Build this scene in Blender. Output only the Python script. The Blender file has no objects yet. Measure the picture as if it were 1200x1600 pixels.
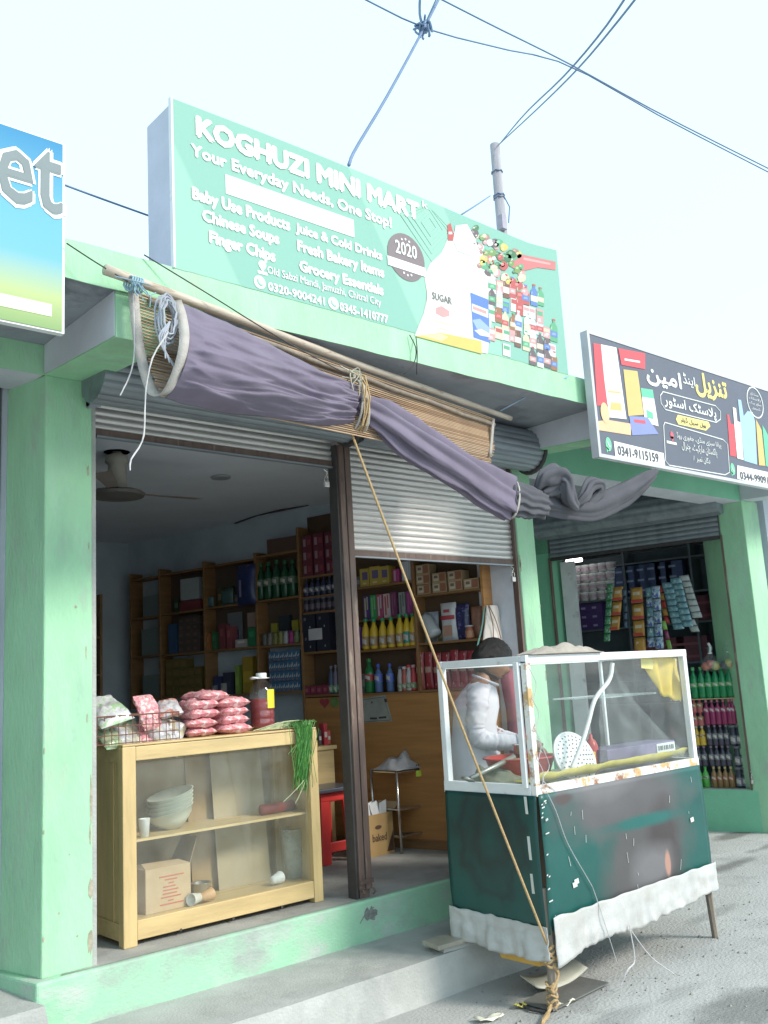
import bpy, bmesh, math, random
from mathutils import Vector as V, Matrix, noise
random.seed(11)
sc = bpy.context.scene
COL = sc.collection
R = math.radians
PI = math.pi

# ------------------------------------------------------------------ camera
FPX = 1470.0
up_c = V((-470, -8090, FPX)).normalized()
fx_c = V((1700, 175, FPX)); fx_c = (fx_c - up_c * fx_c.dot(up_c)).normalized()
fy_c = up_c.cross(fx_c)
RW = Matrix((fx_c, fy_c, up_c))                    # photo ray -> world
EYE = V((0, 0, 1.71))
cam = bpy.data.cameras.new('camera'); camo = bpy.data.objects.new('camera', cam); COL.objects.link(camo)
cam.sensor_fit = 'VERTICAL'; cam.sensor_height = 36.0; cam.lens = FPX / 1600 * 36.0
cam.clip_start = 0.05; cam.clip_end = 3000
_x = RW @ V((1, 0, 0)); _y = RW @ V((0, -1, 0)); _z = RW @ V((0, 0, -1))
camo.matrix_world = Matrix(((_x.x, _y.x, _z.x, EYE.x), (_x.y, _y.y, _z.y, EYE.y), (_x.z, _y.z, _z.z, EYE.z), (0, 0, 0, 1)))
sc.camera = camo

# ------------------------------------------------------------------ sky, sun, exposure
SUN_AZ, SUN_EL = R(24), R(35)                      # from the street, a little to the right of square-on
w = bpy.data.worlds.new('World'); sc.world = w; w.use_nodes = True
nt = w.node_tree; bg = nt.nodes['Background']
sky = nt.nodes.new('ShaderNodeTexSky'); sky.sky_type = 'NISHITA'; sky.sun_disc = False
sky.sun_elevation = SUN_EL; sky.sun_rotation = PI - SUN_AZ
sky.air_density = 1.0; sky.dust_density = 4.0; sky.ozone_density = 1.0; sky.altitude = 1500
hz = nt.nodes.new('ShaderNodeMixRGB'); hz.inputs[0].default_value = .72; hz.inputs[2].default_value = (4.35, 5.75, 6.25, 1)   # thin bright cloud over the whole sky
nt.links.new(sky.outputs[0], hz.inputs[1]); nt.links.new(hz.outputs[0], bg.inputs[0]); bg.inputs[1].default_value = 0.13
sun = bpy.data.lights.new('sun', 'SUN'); suno = bpy.data.objects.new('sun', sun); COL.objects.link(suno)
sun.energy = 1.75; sun.angle = R(13); sun.color = (1.0, 0.95, 0.87)
_s = V((math.sin(SUN_AZ) * math.cos(SUN_EL), -math.cos(SUN_AZ) * math.cos(SUN_EL), math.sin(SUN_EL)))
suno.rotation_euler = _s.to_track_quat('Z', 'Y').to_euler()
sc.view_settings.view_transform = 'Standard'; sc.view_settings.look = 'None'
sc.view_settings.gamma = 1.0; sc.view_settings.use_curve_mapping = False
sc.view_settings.exposure = 1.05

# ------------------------------------------------------------------ reading places off the photograph
S = V((-.2294, .9733, 0)); N = V((.9733, .2294, 0))       # the shops run back along S; N points into their right wall
RZ = math.atan2(-.9733, .2294)
def ray(px, py): return (RW @ V((px - 600, py - 800, FPX))).normalized()
def PY(px, py, y): d = ray(px, py); return EYE + d * ((y - EYE.y) / d.y)
def PX(px, py, x): d = ray(px, py); return EYE + d * ((x - EYE.x) / d.x)
def PZ(px, py, z): d = ray(px, py); return EYE + d * ((z - EYE.z) / d.z)
def PN(px, py, p0, n=N): d = ray(px, py); return EYE + d * (n.dot(V(p0) - EYE) / n.dot(d))
def PD(px, py, k): return EYE + ray(px, py) * k
U0 = V((5.254, 4.861, 0))                                 # front edge of the wall shelving
def U(s, t, z): return V((U0.x + S.x * s + N.x * t, U0.y + S.y * s + N.y * t, z))
def sU(px, py, t=0.0): return (PN(px, py, U0 + N * t) - U0).dot(S)

# ------------------------------------------------------------------ materials
def M(name, col, rough=.65, var=.12, scale=6.0, bump=0.0, bscale=60.0, metal=0.0, spots=None, spot_scale=3.0, spot_lo=.55, spot_hi=.62, wood=False, emit=0, alpha=None, trans=0, coord='Object', stretch=None, spec=.5):
    m = bpy.data.materials.new(name); m.use_nodes = True
    n = m.node_tree.nodes; l = m.node_tree.links; b = n['Principled BSDF']
    b.inputs['Roughness'].default_value = rough; b.inputs['Metallic'].default_value = metal
    b.inputs['Specular IOR Level'].default_value = spec
    tc = n.new('ShaderNodeTexCoord'); src = tc.outputs[coord]
    mp = n.new('ShaderNodeMapping'); l.new(src, mp.inputs[0]); src = mp.outputs[0]
    if stretch: mp.inputs['Scale'].default_value = stretch
    nz = n.new('ShaderNodeTexNoise'); nz.inputs['Scale'].default_value = scale; nz.inputs['Detail'].default_value = 6; nz.inputs['Roughness'].default_value = .6
    l.new(src, nz.inputs[0])
    cr = n.new('ShaderNodeValToRGB'); l.new(nz.outputs[0], cr.inputs[0])
    c = V(col[:3])
    cr.color_ramp.elements[0].position = .3; cr.color_ramp.elements[1].position = .7
    cr.color_ramp.elements[0].color = (*(c * (1 - var)), 1); cr.color_ramp.elements[1].color = (*[min(1, v) for v in c * (1 + var)], 1)
    out = cr.outputs[0]
    if spots:
        for k, sp in enumerate(spots if isinstance(spots[0], (tuple, list)) else [spots]):
            n2 = n.new('ShaderNodeTexNoise'); n2.inputs['Scale'].default_value = spot_scale * (1 + .6 * k); n2.inputs['Detail'].default_value = 8; n2.inputs['Roughness'].default_value = .65
            mp2 = n.new('ShaderNodeMapping'); mp2.inputs['Location'].default_value = (3.1 * k, 7.7 * k, 1.3); l.new(src, mp2.inputs[0]); l.new(mp2.outputs[0], n2.inputs[0])
            r2 = n.new('ShaderNodeValToRGB'); l.new(n2.outputs[0], r2.inputs[0])
            r2.color_ramp.elements[0].position = spot_lo; r2.color_ramp.elements[1].position = spot_hi
            mx = n.new('ShaderNodeMixRGB'); l.new(r2.outputs[0], mx.inputs[0]); l.new(out, mx.inputs[1]); mx.inputs[2].default_value = (*sp[:3], 1); out = mx.outputs[0]
    l.new(out, b.inputs['Base Color'])
    if bump:
        nb = n.new('ShaderNodeTexNoise'); nb.inputs['Scale'].default_value = bscale; nb.inputs['Detail'].default_value = 5; l.new(src, nb.inputs[0])
        bp = n.new('ShaderNodeBump'); bp.inputs['Strength'].default_value = bump; bp.inputs['Distance'].default_value = .01; l.new(nb.outputs[0], bp.inputs['Height']); l.new(bp.outputs[0], b.inputs['Normal'])
    if emit: b.inputs['Emission Color'].default_value = (*col[:3], 1); b.inputs['Emission Strength'].default_value = emit
    if trans: b.inputs['Transmission Weight'].default_value = trans
    return m
def GLASS(name, dust=.08, col=(.75, .8, .8), gloss=.07, tint=(.95, .98, .97)):
    m = bpy.data.materials.new(name); m.use_nodes = True
    n = m.node_tree.nodes; l = m.node_tree.links; n.remove(n['Principled BSDF']); o = n['Material Output']
    t = n.new('ShaderNodeBsdfTransparent'); t.inputs[0].default_value = (*tint, 1)
    g = n.new('ShaderNodeBsdfGlossy'); g.inputs['Roughness'].default_value = .04
    d = n.new('ShaderNodeBsdfDiffuse'); d.inputs[0].default_value = (*col, 1)
    nz = n.new('ShaderNodeTexNoise'); nz.inputs['Scale'].default_value = 5; nz.inputs['Detail'].default_value = 7
    tc = n.new('ShaderNodeTexCoord'); l.new(tc.outputs['Object'], nz.inputs[0])
    mr = n.new('ShaderNodeMapRange'); mr.inputs[1].default_value = .3; mr.inputs[2].default_value = .75; mr.inputs[3].default_value = dust * .35; mr.inputs[4].default_value = dust * 1.7; l.new(nz.outputs[0], mr.inputs[0])
    m1 = n.new('ShaderNodeMixShader'); m1.inputs[0].default_value = gloss; l.new(t.outputs[0], m1.inputs[1]); l.new(g.outputs[0], m1.inputs[2])
    m2 = n.new('ShaderNodeMixShader'); l.new(mr.outputs[0], m2.inputs[0]); l.new(m1.outputs[0], m2.inputs[1]); l.new(d.outputs[0], m2.inputs[2])
    l.new(m2.outputs[0], o.inputs[0])
    return m
_cm = {}
def C(r, g, b, rough=.5, var=.06):                        # plain coloured goods material, made once per colour
    k = (round(r, 3), round(g, 3), round(b, 3), rough)
    if k not in _cm: _cm[k] = M('paint', (r, g, b), rough, var, 20)
    return _cm[k]

# ------------------------------------------------------------------ mesh helpers
class MB:
    def __init__(s): s.v = []; s.f = []; s.m = []; s.mi = 0
    def add(s, vs, fs):
        k = len(s.v); s.v += [V(p) for p in vs]; s.f += [tuple(i + k for i in f) for f in fs]; s.m += [s.mi] * len(fs); return s
    def box(s, x0, y0, z0, x1, y1, z1):
        x0, x1 = sorted((x0, x1)); y0, y1 = sorted((y0, y1)); z0, z1 = sorted((z0, z1))
        return s.add([(x0, y0, z0), (x1, y0, z0), (x1, y1, z0), (x0, y1, z0), (x0, y0, z1), (x1, y0, z1), (x1, y1, z1), (x0, y1, z1)],
                     [(0, 3, 2, 1), (4, 5, 6, 7), (0, 1, 5, 4), (1, 2, 6, 5), (2, 3, 7, 6), (3, 0, 4, 7)])
    def hexa(s, b, t):                                    # 4 bottom points (ccw from above), 4 top points
        return s.add(list(b) + list(t), [(0, 3, 2, 1), (4, 5, 6, 7), (0, 1, 5, 4), (1, 2, 6, 5), (2, 3, 7, 6), (3, 0, 4, 7)])
    def obox(s, c, ax, ay, az):                           # centre and three half-axis vectors
        c = V(c); ax = V(ax); ay = V(ay); az = V(az)
        return s.hexa([c - ax - ay - az, c + ax - ay - az, c + ax + ay - az, c - ax + ay - az], [c - ax - ay + az, c + ax - ay + az, c + ax + ay + az, c - ax + ay + az])
    def sbox(s, s0, s1, t0, t1, z0, z1):                  # box in the shelf frame
        return s.hexa([U(s1, t0, z0), U(s0, t0, z0), U(s0, t1, z0), U(s1, t1, z0)], [U(s1, t0, z1), U(s0, t0, z1), U(s0, t1, z1), U(s1, t1, z1)])
    def prism(s, poly, z0, z1):
        n = len(poly)
        return s.add([(p[0], p[1], z0) for p in poly] + [(p[0], p[1], z1) for p in poly],
                     [tuple(reversed(range(n))), tuple(range(n, 2 * n))] + [(i, (i + 1) % n, n + (i + 1) % n, n + i) for i in range(n)])
    def rings(s, rs, cap=True):
        n = len(rs[0]); fs = []
        for a in range(len(rs) - 1):
            for i in range(n): j = (i + 1) % n; fs.append((a * n + i, a * n + j, (a + 1) * n + j, (a + 1) * n + i))
        if cap: fs.append(tuple(reversed(range(n)))); fs.append(tuple(range((len(rs) - 1) * n, len(rs) * n)))
        return s.add([p for r in rs for p in r], fs)
    def tube(s, pts, r, n=8, ra=None, wob=0):
        pts = [V(p) for p in pts]; rs = []; ref = None
        for i, p in enumerate(pts):
            d = (pts[min(i + 1, len(pts) - 1)] - pts[max(i - 1, 0)]).normalized()
            if ref is None: ref = V((0, 0, 1)) if abs(d.z) < .9 else V((1, 0, 0))
            a = (ref - d * ref.dot(d)).normalized(); b = d.cross(a); ref = a
            rr = r[i] if isinstance(r, (list, tuple)) else r
            rb = (ra[i] if isinstance(ra, (list, tuple)) else ra) if ra else rr
            rs.append([p + (a * math.cos(2 * PI * k / n) * rr + b * math.sin(2 * PI * k / n) * rb) * (1 + (wob * noise.noise(V((k * 1.7, i * .9, rr * 100))) if wob else 0)) for k in range(n)])
        return s.rings(rs)
    def lathe(s, prof, c=(0, 0, 0), n=14, mat=None):
        c = V(c); rs = [[(mat @ V((r * math.cos(2 * PI * k / n), r * math.sin(2 * PI * k / n), z)) if mat else V((r * math.cos(2 * PI * k / n), r * math.sin(2 * PI * k / n), z))) + c for k in range(n)] for r, z in prof]
        return s.rings(rs)
    def grid(s, fn, nu, nv):
        return s.add([fn(i / nu, j / nv) for j in range(nv + 1) for i in range(nu + 1)],
                     [(j * (nu + 1) + i, j * (nu + 1) + i + 1, (j + 1) * (nu + 1) + i + 1, (j + 1) * (nu + 1) + i) for j in range(nv) for i in range(nu)])
    def poly(s, pts): return s.add(pts, [tuple(range(len(pts)))])
    def build(s, name, mats, parent=None, smooth=False, bevel=0, solid=0, loc=None, sub=0):
        me = bpy.data.meshes.new(name)
        if loc is None:
            lo = [min(p[i] for p in s.v) for i in range(3)]; hi = [max(p[i] for p in s.v) for i in range(3)]
            loc = V(((lo[0] + hi[0]) / 2, (lo[1] + hi[1]) / 2, lo[2]))
        loc = V(loc)
        me.from_pydata([p - loc for p in s.v], [], s.f)
        for m in (mats if isinstance(mats, (list, tuple)) else [mats]): me.materials.append(m)
        me.polygons.foreach_set('material_index', s.m)
        if smooth: me.polygons.foreach_set('use_smooth', [True] * len(s.f))
        me.update()
        o = bpy.data.objects.new(name, me); COL.objects.link(o); o.location = loc
        if parent is not None: par(o, parent)
        if sub: x = o.modifiers.new('sub', 'SUBSURF'); x.levels = sub; x.render_levels = sub
        if solid: x = o.modifiers.new('solid', 'SOLIDIFY'); x.thickness = solid; x.offset = 0
        if bevel: x = o.modifiers.new('bevel', 'BEVEL'); x.width = bevel; x.segments = 2; x.limit_method = 'ANGLE'
        return o
def world_of(o):
    m = Matrix.Translation(o.location) @ o.rotation_euler.to_matrix().to_4x4() @ Matrix.Diagonal((*o.scale, 1))
    return (world_of(o.parent) @ o.matrix_parent_inverse @ m) if o.parent else m
def par(o, p):
    o.parent = p; o.matrix_parent_inverse = world_of(p).inverted()
def tag(o, label=None, cat=None, group=None, kind=None):
    if label: o['label'] = label
    if cat: o['category'] = cat
    if group: o['group'] = group
    if kind: o['kind'] = kind
    return o
def thing(name, label, cat, loc=(0, 0, 0), group=None):
    o = bpy.data.objects.new(name, None); COL.objects.link(o); o.location = loc; o.empty_display_size = .1
    return tag(o, label, cat, group)
KIDS = {}
def clone(o, parent=None):
    c = o.copy(); COL.objects.link(c)
    if parent is not None: c.parent = parent; c.matrix_parent_inverse = o.matrix_parent_inverse.copy()
    for ch in o.children: clone(ch, c)
    return c
ORD = ['first', 'second', 'third', 'fourth', 'fifth', 'sixth', 'seventh', 'eighth', 'ninth', 'tenth', 'eleventh', 'twelfth', 'thirteenth', 'fourteenth', 'fifteenth', 'sixteenth']
class Proto:                                              # first use moves the source itself, later uses copy it
    def __init__(s, o): s.o = o; s.used = False
    def put(s, loc, rz=0, label=None, group=None, scale=None, tilt=None):
        if s.used: o = clone(s.o)
        else: o = s.o; s.used = True
        o.location = loc; o.rotation_euler = (tilt[0], tilt[1], rz) if tilt else (0, 0, rz)
        if scale: o.scale = scale if isinstance(scale, (tuple, list)) else (scale,) * 3
        else: o.scale = (1, 1, 1)
        if label: o['label'] = label
        if group: o['group'] = group
        elif 'group' in o: del o['group']
        return o
def lerp(a, b, t): return a + (b - a) * t
def curve(pts, n):                                        # Catmull-Rom through points
    pts = [V(p) for p in pts]; q = [pts[0] * 2 - pts[1]] + pts + [pts[-1] * 2 - pts[-2]]; out = []
    m = len(pts) - 1
    for k in range(n + 1):
        x = k / n * m; i = min(int(x), m - 1); t = x - i; a, b, c, d = q[i:i + 4]
        out.append(.5 * ((2 * b) + (c - a) * t + (2 * a - 5 * b + 4 * c - d) * t * t + (3 * b - a - 3 * c + d) * t ** 3))
    return out
def text_data(body):
    c = bpy.data.curves.new('t', 'FONT'); c.body = body; c.resolution_u = 2; c.fill_mode = 'FRONT'
    o = bpy.data.objects.new('t', c); COL.objects.link(o)
    dg = bpy.context.evaluated_depsgraph_get(); me = bpy.data.meshes.new_from_object(o.evaluated_get(dg))
    vs = [v.co.copy() for v in me.vertices]; fs = [tuple(p.vertices) for p in me.polygons]
    bpy.data.objects.remove(o); bpy.data.curves.remove(c); bpy.data.meshes.remove(me)
    return vs, fs
def text_on(mb, body, o, ux, uz, width, height, bold=0.0):   # fits the words into a width x height rectangle at o
    vs, fs = text_data(body)
    x0 = min(v.x for v in vs); x1 = max(v.x for v in vs); y0 = min(v.y for v in vs); y1 = max(v.y for v in vs)
    o = V(o); ux = V(ux); uz = V(uz); nn = ux.cross(uz).normalized(); b = bold * height * .8      # heavier letters: copies nudged sideways
    for k, (dx, dz) in enumerate(((-1, 0), (1, 0), (0, 1), (0, -1), (.7, .7), (-.7, .7)) if bold else ((0, 0),)):
        mb.add([o + ux * ((v.x - x0) / (x1 - x0) * (width - 2 * b) + b + dx * b) + uz * ((v.y - y0) / (y1 - y0) * (height - 2 * b) + b + dz * b) + nn * (.0002 * k) for v in vs], fs)
_U = {'ا': (0xFE8D, 0xFE8E), 'ب': (0xFE8F, 0xFE90, 0xFE91, 0xFE92), 'پ': (0xFB56, 0xFB57, 0xFB58, 0xFB59), 'ت': (0xFE95, 0xFE96, 0xFE97, 0xFE98), 'ٹ': (0xFB66, 0xFB67, 0xFB68, 0xFB69),
      'ج': (0xFE9D, 0xFE9E, 0xFE9F, 0xFEA0), 'چ': (0xFB7A, 0xFB7B, 0xFB7C, 0xFB7D), 'د': (0xFEA9, 0xFEAA), 'ڈ': (0xFB88, 0xFB89), 'ر': (0xFEAD, 0xFEAE), 'ز': (0xFEAF, 0xFEB0),
      'س': (0xFEB1, 0xFEB2, 0xFEB3, 0xFEB4), 'غ': (0xFECD, 0xFECE, 0xFECF, 0xFED0), 'ک': (0xFB8E, 0xFB8F, 0xFB90, 0xFB91), 'ل': (0xFEDD, 0xFEDE, 0xFEDF, 0xFEE0),
      'م': (0xFEE1, 0xFEE2, 0xFEE3, 0xFEE4), 'ن': (0xFEE5, 0xFEE6, 0xFEE7, 0xFEE8), 'ہ': (0xFBA6, 0xFBA7, 0xFBA8, 0xFBA9), 'و': (0xFEED, 0xFEEE), 'ی': (0xFBFC, 0xFBFD, 0xFBFE, 0xFBFF)}
def urdu(t):                                              # joined letter forms, laid out left to right
    t = t.replace('لا', '\u0001'); out = []
    tab = dict(_U); tab['\u0001'] = (0xFEFB, 0xFEFC)
    for i, ch in enumerate(t):
        if ch not in tab: out.append(ch); continue
        f = tab[ch]; prev = i > 0 and t[i - 1] in tab and len(tab[t[i - 1]]) == 4; nxt = i + 1 < len(t) and t[i + 1] in tab and len(f) == 4
        out.append(chr(f[3] if prev and nxt else f[1] if prev else f[2] if nxt else f[0]))
    return ''.join(reversed(out))
# ------------------------------------------------------------------ palette
mint = M('mint_wall_paint', (.33, .60, .375), .75, .12, 2.2, .4, 38, spots=[(.40, .60, .46), (.27, .43, .32), (.36, .46, .36)], spot_scale=1.7, spot_lo=.54, spot_hi=.76, stretch=(1.7, 1.7, .6))
mint_shaded = M('shaded_mint_paint', (.20, .50, .32), .7, .10, 2.2, .25, 45, spots=[(.24, .48, .34)], spot_scale=1.4, spot_lo=.56, spot_hi=.75)  # darker copy of the mint, shade under the roof put into the colour
mint_worn = M('worn_mint_paint', (.32, .58, .39), .8, .10, 2.0, .4, 50, spots=[(.33, .38, .34), (.46, .50, .46)], spot_scale=1.5, spot_lo=.50, spot_hi=.66, stretch=(1, 1, 1.6))
concrete = M('grey_concrete', (.40, .405, .385), .85, .16, 3.0, .5, 70, spots=[(.30, .305, .295), (.48, .48, .46)], spot_scale=2.2, spot_lo=.52, spot_hi=.72)
cement_floor = M('cement_floor', (.36, .36, .34), .8, .2, 2.6, .35, 60, spots=[(.2, .2, .19)], spot_scale=1.6, spot_lo=.5, spot_hi=.7)
street_m = M('dusty_street', (.43, .43, .41), .9, .12, 1.2, .8, 55, spots=[(.36, .36, .345), (.31, .31, .30)], spot_scale=.9, spot_lo=.53, spot_hi=.68)
soffit_m = M('bare_soffit', (.30, .32, .36), .85, .18, 2.5, .4, 40, spots=[(.2, .21, .24)], spot_scale=1.8)
plaster = M('white_plaster', (.60, .61, .66), .8, .10, 2.4, .25, 45, spots=[(.42, .44, .5)], spot_scale=1.2, spot_lo=.5, spot_hi=.75)
room_wall = M('room_wall_distemper', (.48, .54, .59), .8, .10, 2, .15, 40, spots=[(.36, .43, .48)], spot_scale=1.2, spot_lo=.5, spot_hi=.7)
ceil_m = M('ceiling_board', (.64, .68, .74), .8, .06, 2)
steel_slat = M('galvanised_slat', (.62, .60, .58), .42, .12, 3, .15, 30, metal=.55, spots=[(.42, .38, .34)], spot_scale=2.5, spot_lo=.58, spot_hi=.75, stretch=(.5, 3, 3))
steel_dark = M('dull_shaded_slat', (.26, .29, .32), .5, .15, 3, .15, 30, metal=.45, spots=[(.18, .19, .21)], spot_scale=3, spot_lo=.5, spot_hi=.7, stretch=(.5, 3, 3))  # dull shutter steel; on the rolls the soffit shade is put into the colour
iron = M('dark_iron', (.05, .045, .045), .6, .2, 9, .2)
brown_iron = M('brown_painted_iron', (.13, .085, .07), .55, .25, 5, .3, 40, spots=[(.24, .18, .14), (.07, .05, .045)], spot_scale=9, spot_lo=.58, spot_hi=.66, stretch=(2, 2, .35))
white_paint = M('white_metal_paint', (.72, .73, .74), .5, .08, 6, .15, 60, spots=[(.42, .40, .38)], spot_scale=5, spot_lo=.60, spot_hi=.68)
rusty_white = M('rusting_white_paint', (.74, .72, .68), .55, .10, 6, .25, 60, spots=[(.30, .13, .06), (.55, .36, .16)], spot_scale=6, spot_lo=.53, spot_hi=.60)
pale_wood = M('varnished_pale_wood', (.56, .41, .195), .5, .16, 3, .15, 40, spots=[(.40, .27, .12)], spot_scale=2.2, spot_lo=.6, spot_hi=.78, stretch=(6, 6, .7))
pale_wood_h = M('varnished_pale_wood_rail', (.56, .41, .195), .5, .16, 3, .15, 40, spots=[(.40, .27, .12)], spot_scale=2.2, spot_lo=.6, spot_hi=.78, stretch=(.7, 6, 6))
shelf_wood = M('shelf_wood', (.24, .125, .05), .5, .2, 4, .1, 40, stretch=(.6, .6, 6))
panel_wood = M('orange_panel_wood', (.42, .20, .065), .45, .16, 3, .1, 40, spots=[(.33, .15, .05)], spot_scale=2, spot_lo=.5, spot_hi=.7, stretch=(.5, .5, 7))
grey_wood = M('weathered_wood', (.24, .20, .16), .8, .25, 4, .4, 50, stretch=(5, 5, .6))
dark_board = M('dark_board', (.10, .10, .095), .7, .25, 3)
bamboo = M('bamboo_pole', (.50, .42, .34), .55, .18, 4, .2, 30, spots=[(.34, .26, .2)], spot_scale=4, stretch=(1, 4, 4))
cane = M('split_cane', (.50, .34, .21), .6, .25, 5)
cane_b = M('split_cane_dark', (.34, .21, .12), .6, .25, 5)
rope_m = M('orange_rope', (.46, .31, .15), .8, .15, 60, .6, 200)
twine_m = M('white_twine', (.52, .50, .50), .8, .1, 40)
card = M('cardboard', (.50, .36, .21), .8, .1, 6, .1, 80, spots=[(.42, .29, .16)], spot_scale=2, spot_lo=.5, spot_hi=.7)
cable_m = M('blue_grey_cable', (.13, .19, .32), .6, .1, 10)
glass_clear = GLASS('cart_glass', .065)
film_m = GLASS('clear_plastic_film', .07, (.85, .87, .87), .05)

# ------------------------------------------------------------------ ground, step
def stains(m, lst, col):                                  # soft damp stains at real places on the street
    n = m.node_tree.nodes; l = m.node_tree.links; b = n['Principled BSDF']; cur = b.inputs['Base Color'].links[0].from_socket; tc = n.new('ShaderNodeTexCoord')
    for (cx, cy, rx, ry, amt) in lst:
        mp = n.new('ShaderNodeMapping'); mp.inputs['Location'].default_value = (-cx / rx, -cy / ry, 0); mp.inputs['Scale'].default_value = (1 / rx, 1 / ry, 0); l.new(tc.outputs['Object'], mp.inputs[0])
        nz = n.new('ShaderNodeTexNoise'); nz.inputs['Scale'].default_value = 5; nz.inputs['Detail'].default_value = 7; l.new(tc.outputs['Object'], nz.inputs[0])
        ln = n.new('ShaderNodeVectorMath'); ln.operation = 'LENGTH'; l.new(mp.outputs[0], ln.inputs[0])
        ad = n.new('ShaderNodeMath'); ad.operation = 'MULTIPLY_ADD'; ad.inputs[1].default_value = 1.6; l.new(nz.outputs[0], ad.inputs[0]); l.new(ln.outputs['Value'], ad.inputs[2])
        mr = n.new('ShaderNodeMapRange'); mr.inputs[1].default_value = 1.35; mr.inputs[2].default_value = 2.0; mr.inputs[3].default_value = amt; mr.inputs[4].default_value = 0; l.new(ad.outputs[0], mr.inputs[0])
        mx = n.new('ShaderNodeMixRGB'); l.new(mr.outputs[0], mx.inputs[0]); l.new(cur, mx.inputs[1]); mx.inputs[2].default_value = (*col, 1); cur = mx.outputs[0]
    l.new(cur, b.inputs['Base Color'])
_sp = []
for px, py, rx, ry, am in ((1150, 1312, .42, .11, .8), (1140, 1362, .38, .09, .8), (1205, 1330, .35, .08, .7), (1170, 1565, .42, .22, .75), (1110, 1430, .3, .07, .4), (960, 1580, .25, .10, .35), (1060, 1540, .25, .06, .3), (870, 1555, .45, .25, .35)):
    c = PZ(px, py, .03); _sp.append((c.x, c.y, rx, ry, am))
stains(street_m, _sp, (.15, .15, .14))
gm = MB()
def gz(x, y):
    z = .09 * max(0, min(1, (x - 5.2) / 2.2)) + .012 * noise.noise(V((x * .5, y * .5, 0))) + .004 * noise.noise(V((x * 2.3, y * 2.3, 4)))
    fade = max(0, min(1, 1 - abs(x - 5) / 20))
    return z * fade
xs = [-400, -100, -30, -10] + [-4 + .16 * i for i in range(95)] + [12, 16, 25, 60, 150, 400]
ys = [-400, -100, -30, -8] + [-1 + .16 * i for i in range(70)] + [11, 14, 25, 60, 150, 400]
nx = len(xs)
gm.add([(x, y, gz(x, y)) for y in ys for x in xs], [(j * nx + i, j * nx + i + 1, (j + 1) * nx + i + 1, (j + 1) * nx + i) for j in range(len(ys) - 1) for i in range(nx - 1)])
tag(gm.build('street_ground', street_m, smooth=True, loc=(0, 0, 0)), kind='structure')
st = MB(); FL = .447
def wavy(x): return 4.045 + .012 * noise.noise(V((x * 1.4, 0, 2)))
sx_ = [-2.0 + .2 * i for i in range(37)]
st.add([(x, wavy(x), .211 + .006 * noise.noise(V((x * 2, 3, 0)))) for x in sx_] + [(x, 4.60, .211) for x in sx_] + [(x, wavy(x) - .03, -.06) for x in sx_],
       [(i, i + 1, 37 + i + 1, 37 + i) for i in range(36)] + [(74 + i, 75 + i, i + 1, i) for i in range(36)] + [(36, 110, 73)])
st.hexa([(5.2, 4.03, -.05), (5.22, 4.03, -.05), (5.22, 4.6, -.05), (5.2, 4.6, -.05)], [(5.2, 4.05, .208), (5.215, 4.05, .208), (5.215, 4.6, .208), (5.2, 4.6, .208)])
tag(st.build('entrance_step', concrete), kind='structure')
sl = MB(); sl.hexa([(-3, 4.30, -.05), (1.86, 4.46, -.05), (1.70, 5.0, -.05), (-3, 5.0, -.05)], [(-3, 4.33, .37), (1.79, 4.53, .36), (1.70, 5.0, .392), (-3, 5.0, .385)])
tag(sl.build('side_pavement', concrete), kind='structure')

# ------------------------------------------------------------------ the row of shops: one building
B = thing('shop_building', 'pale green concrete row of open shops with roller shutters under a flat roof', 'building', (1.8, 4.6, 0))
def bpart(name, mb, m, **k): return mb.build(name, m, B, **k)
def sk(x, y, d): return (x + S.x * d, y + S.y * d)
# plinths
p = MB(); p.prism([(1.775, 4.59), (5.46, 4.59), sk(5.46, 4.6, .5), sk(1.795, 4.6, .5)], -.05, FL - .002); bpart('plinth', p, mint_worn, bevel=.012)
# columns
for x0, x1, d in ((1.818, 2.07, .345), (5.456, 5.655, .30)):
    p = MB(); p.prism([(x0, 4.64), (x1, 4.64), sk(x1, 4.64, d), sk(x0, 4.64, d)], FL - .004 if x0 < 3 else -.03, 3.39); bpart('pillar', p, mint, bevel=.008)
p = MB(); p.prism([(8.96, 4.64), (9.28, 4.64), sk(9.28, 4.64, .6), sk(8.987, 4.64, .255)], .0, 3.33); bpart('pillar', p, mint, bevel=.008)
p = MB(); p.prism([sk(8.987, 4.64, 2.20), sk(9.3, 4.7, 2.20), sk(9.3, 4.7, 3.6), sk(8.987, 4.64, 3.6)], .0, 3.3); bpart('pillar', p, mint_shaded)
# brackets under the roof
for x0, x1 in ((1.812, 2.07), (5.45, 5.655)):
    p = MB(); p.hexa([(x0, 3.81, 3.325), (x1, 3.81, 3.325), (x1, 4.66, 3.388), (x0, 4.66, 3.388)], [(x0, 3.81, 3.551), (x1, 3.81, 3.551), (x1, 4.66, 3.551), (x0, 4.66, 3.551)])
    b = bpart('bracket', p, mint)
    p = MB(); p.hexa([(x0 - .004, 3.818, 3.333), (x0 - .001, 3.818, 3.333), (x0 - .001, 4.64, 3.392), (x0 - .004, 4.64, 3.392)], [(x0 - .004, 3.818, 3.549), (x0 - .001, 3.818, 3.549), (x0 - .001, 4.64, 3.549), (x0 - .004, 4.64, 3.549)])
    p.build('plaster_side', plaster, b)
p = MB(); p.hexa([(8.96, 3.81, 3.29), (9.2, 3.81, 3.29), (9.2, 4.66, 3.33), (8.96, 4.66, 3.33)], [(8.96, 3.81, 3.551), (9.2, 3.81, 3.551), (9.2, 4.66, 3.551), (8.96, 4.66, 3.551)]); bpart('bracket', p, plaster)
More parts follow.
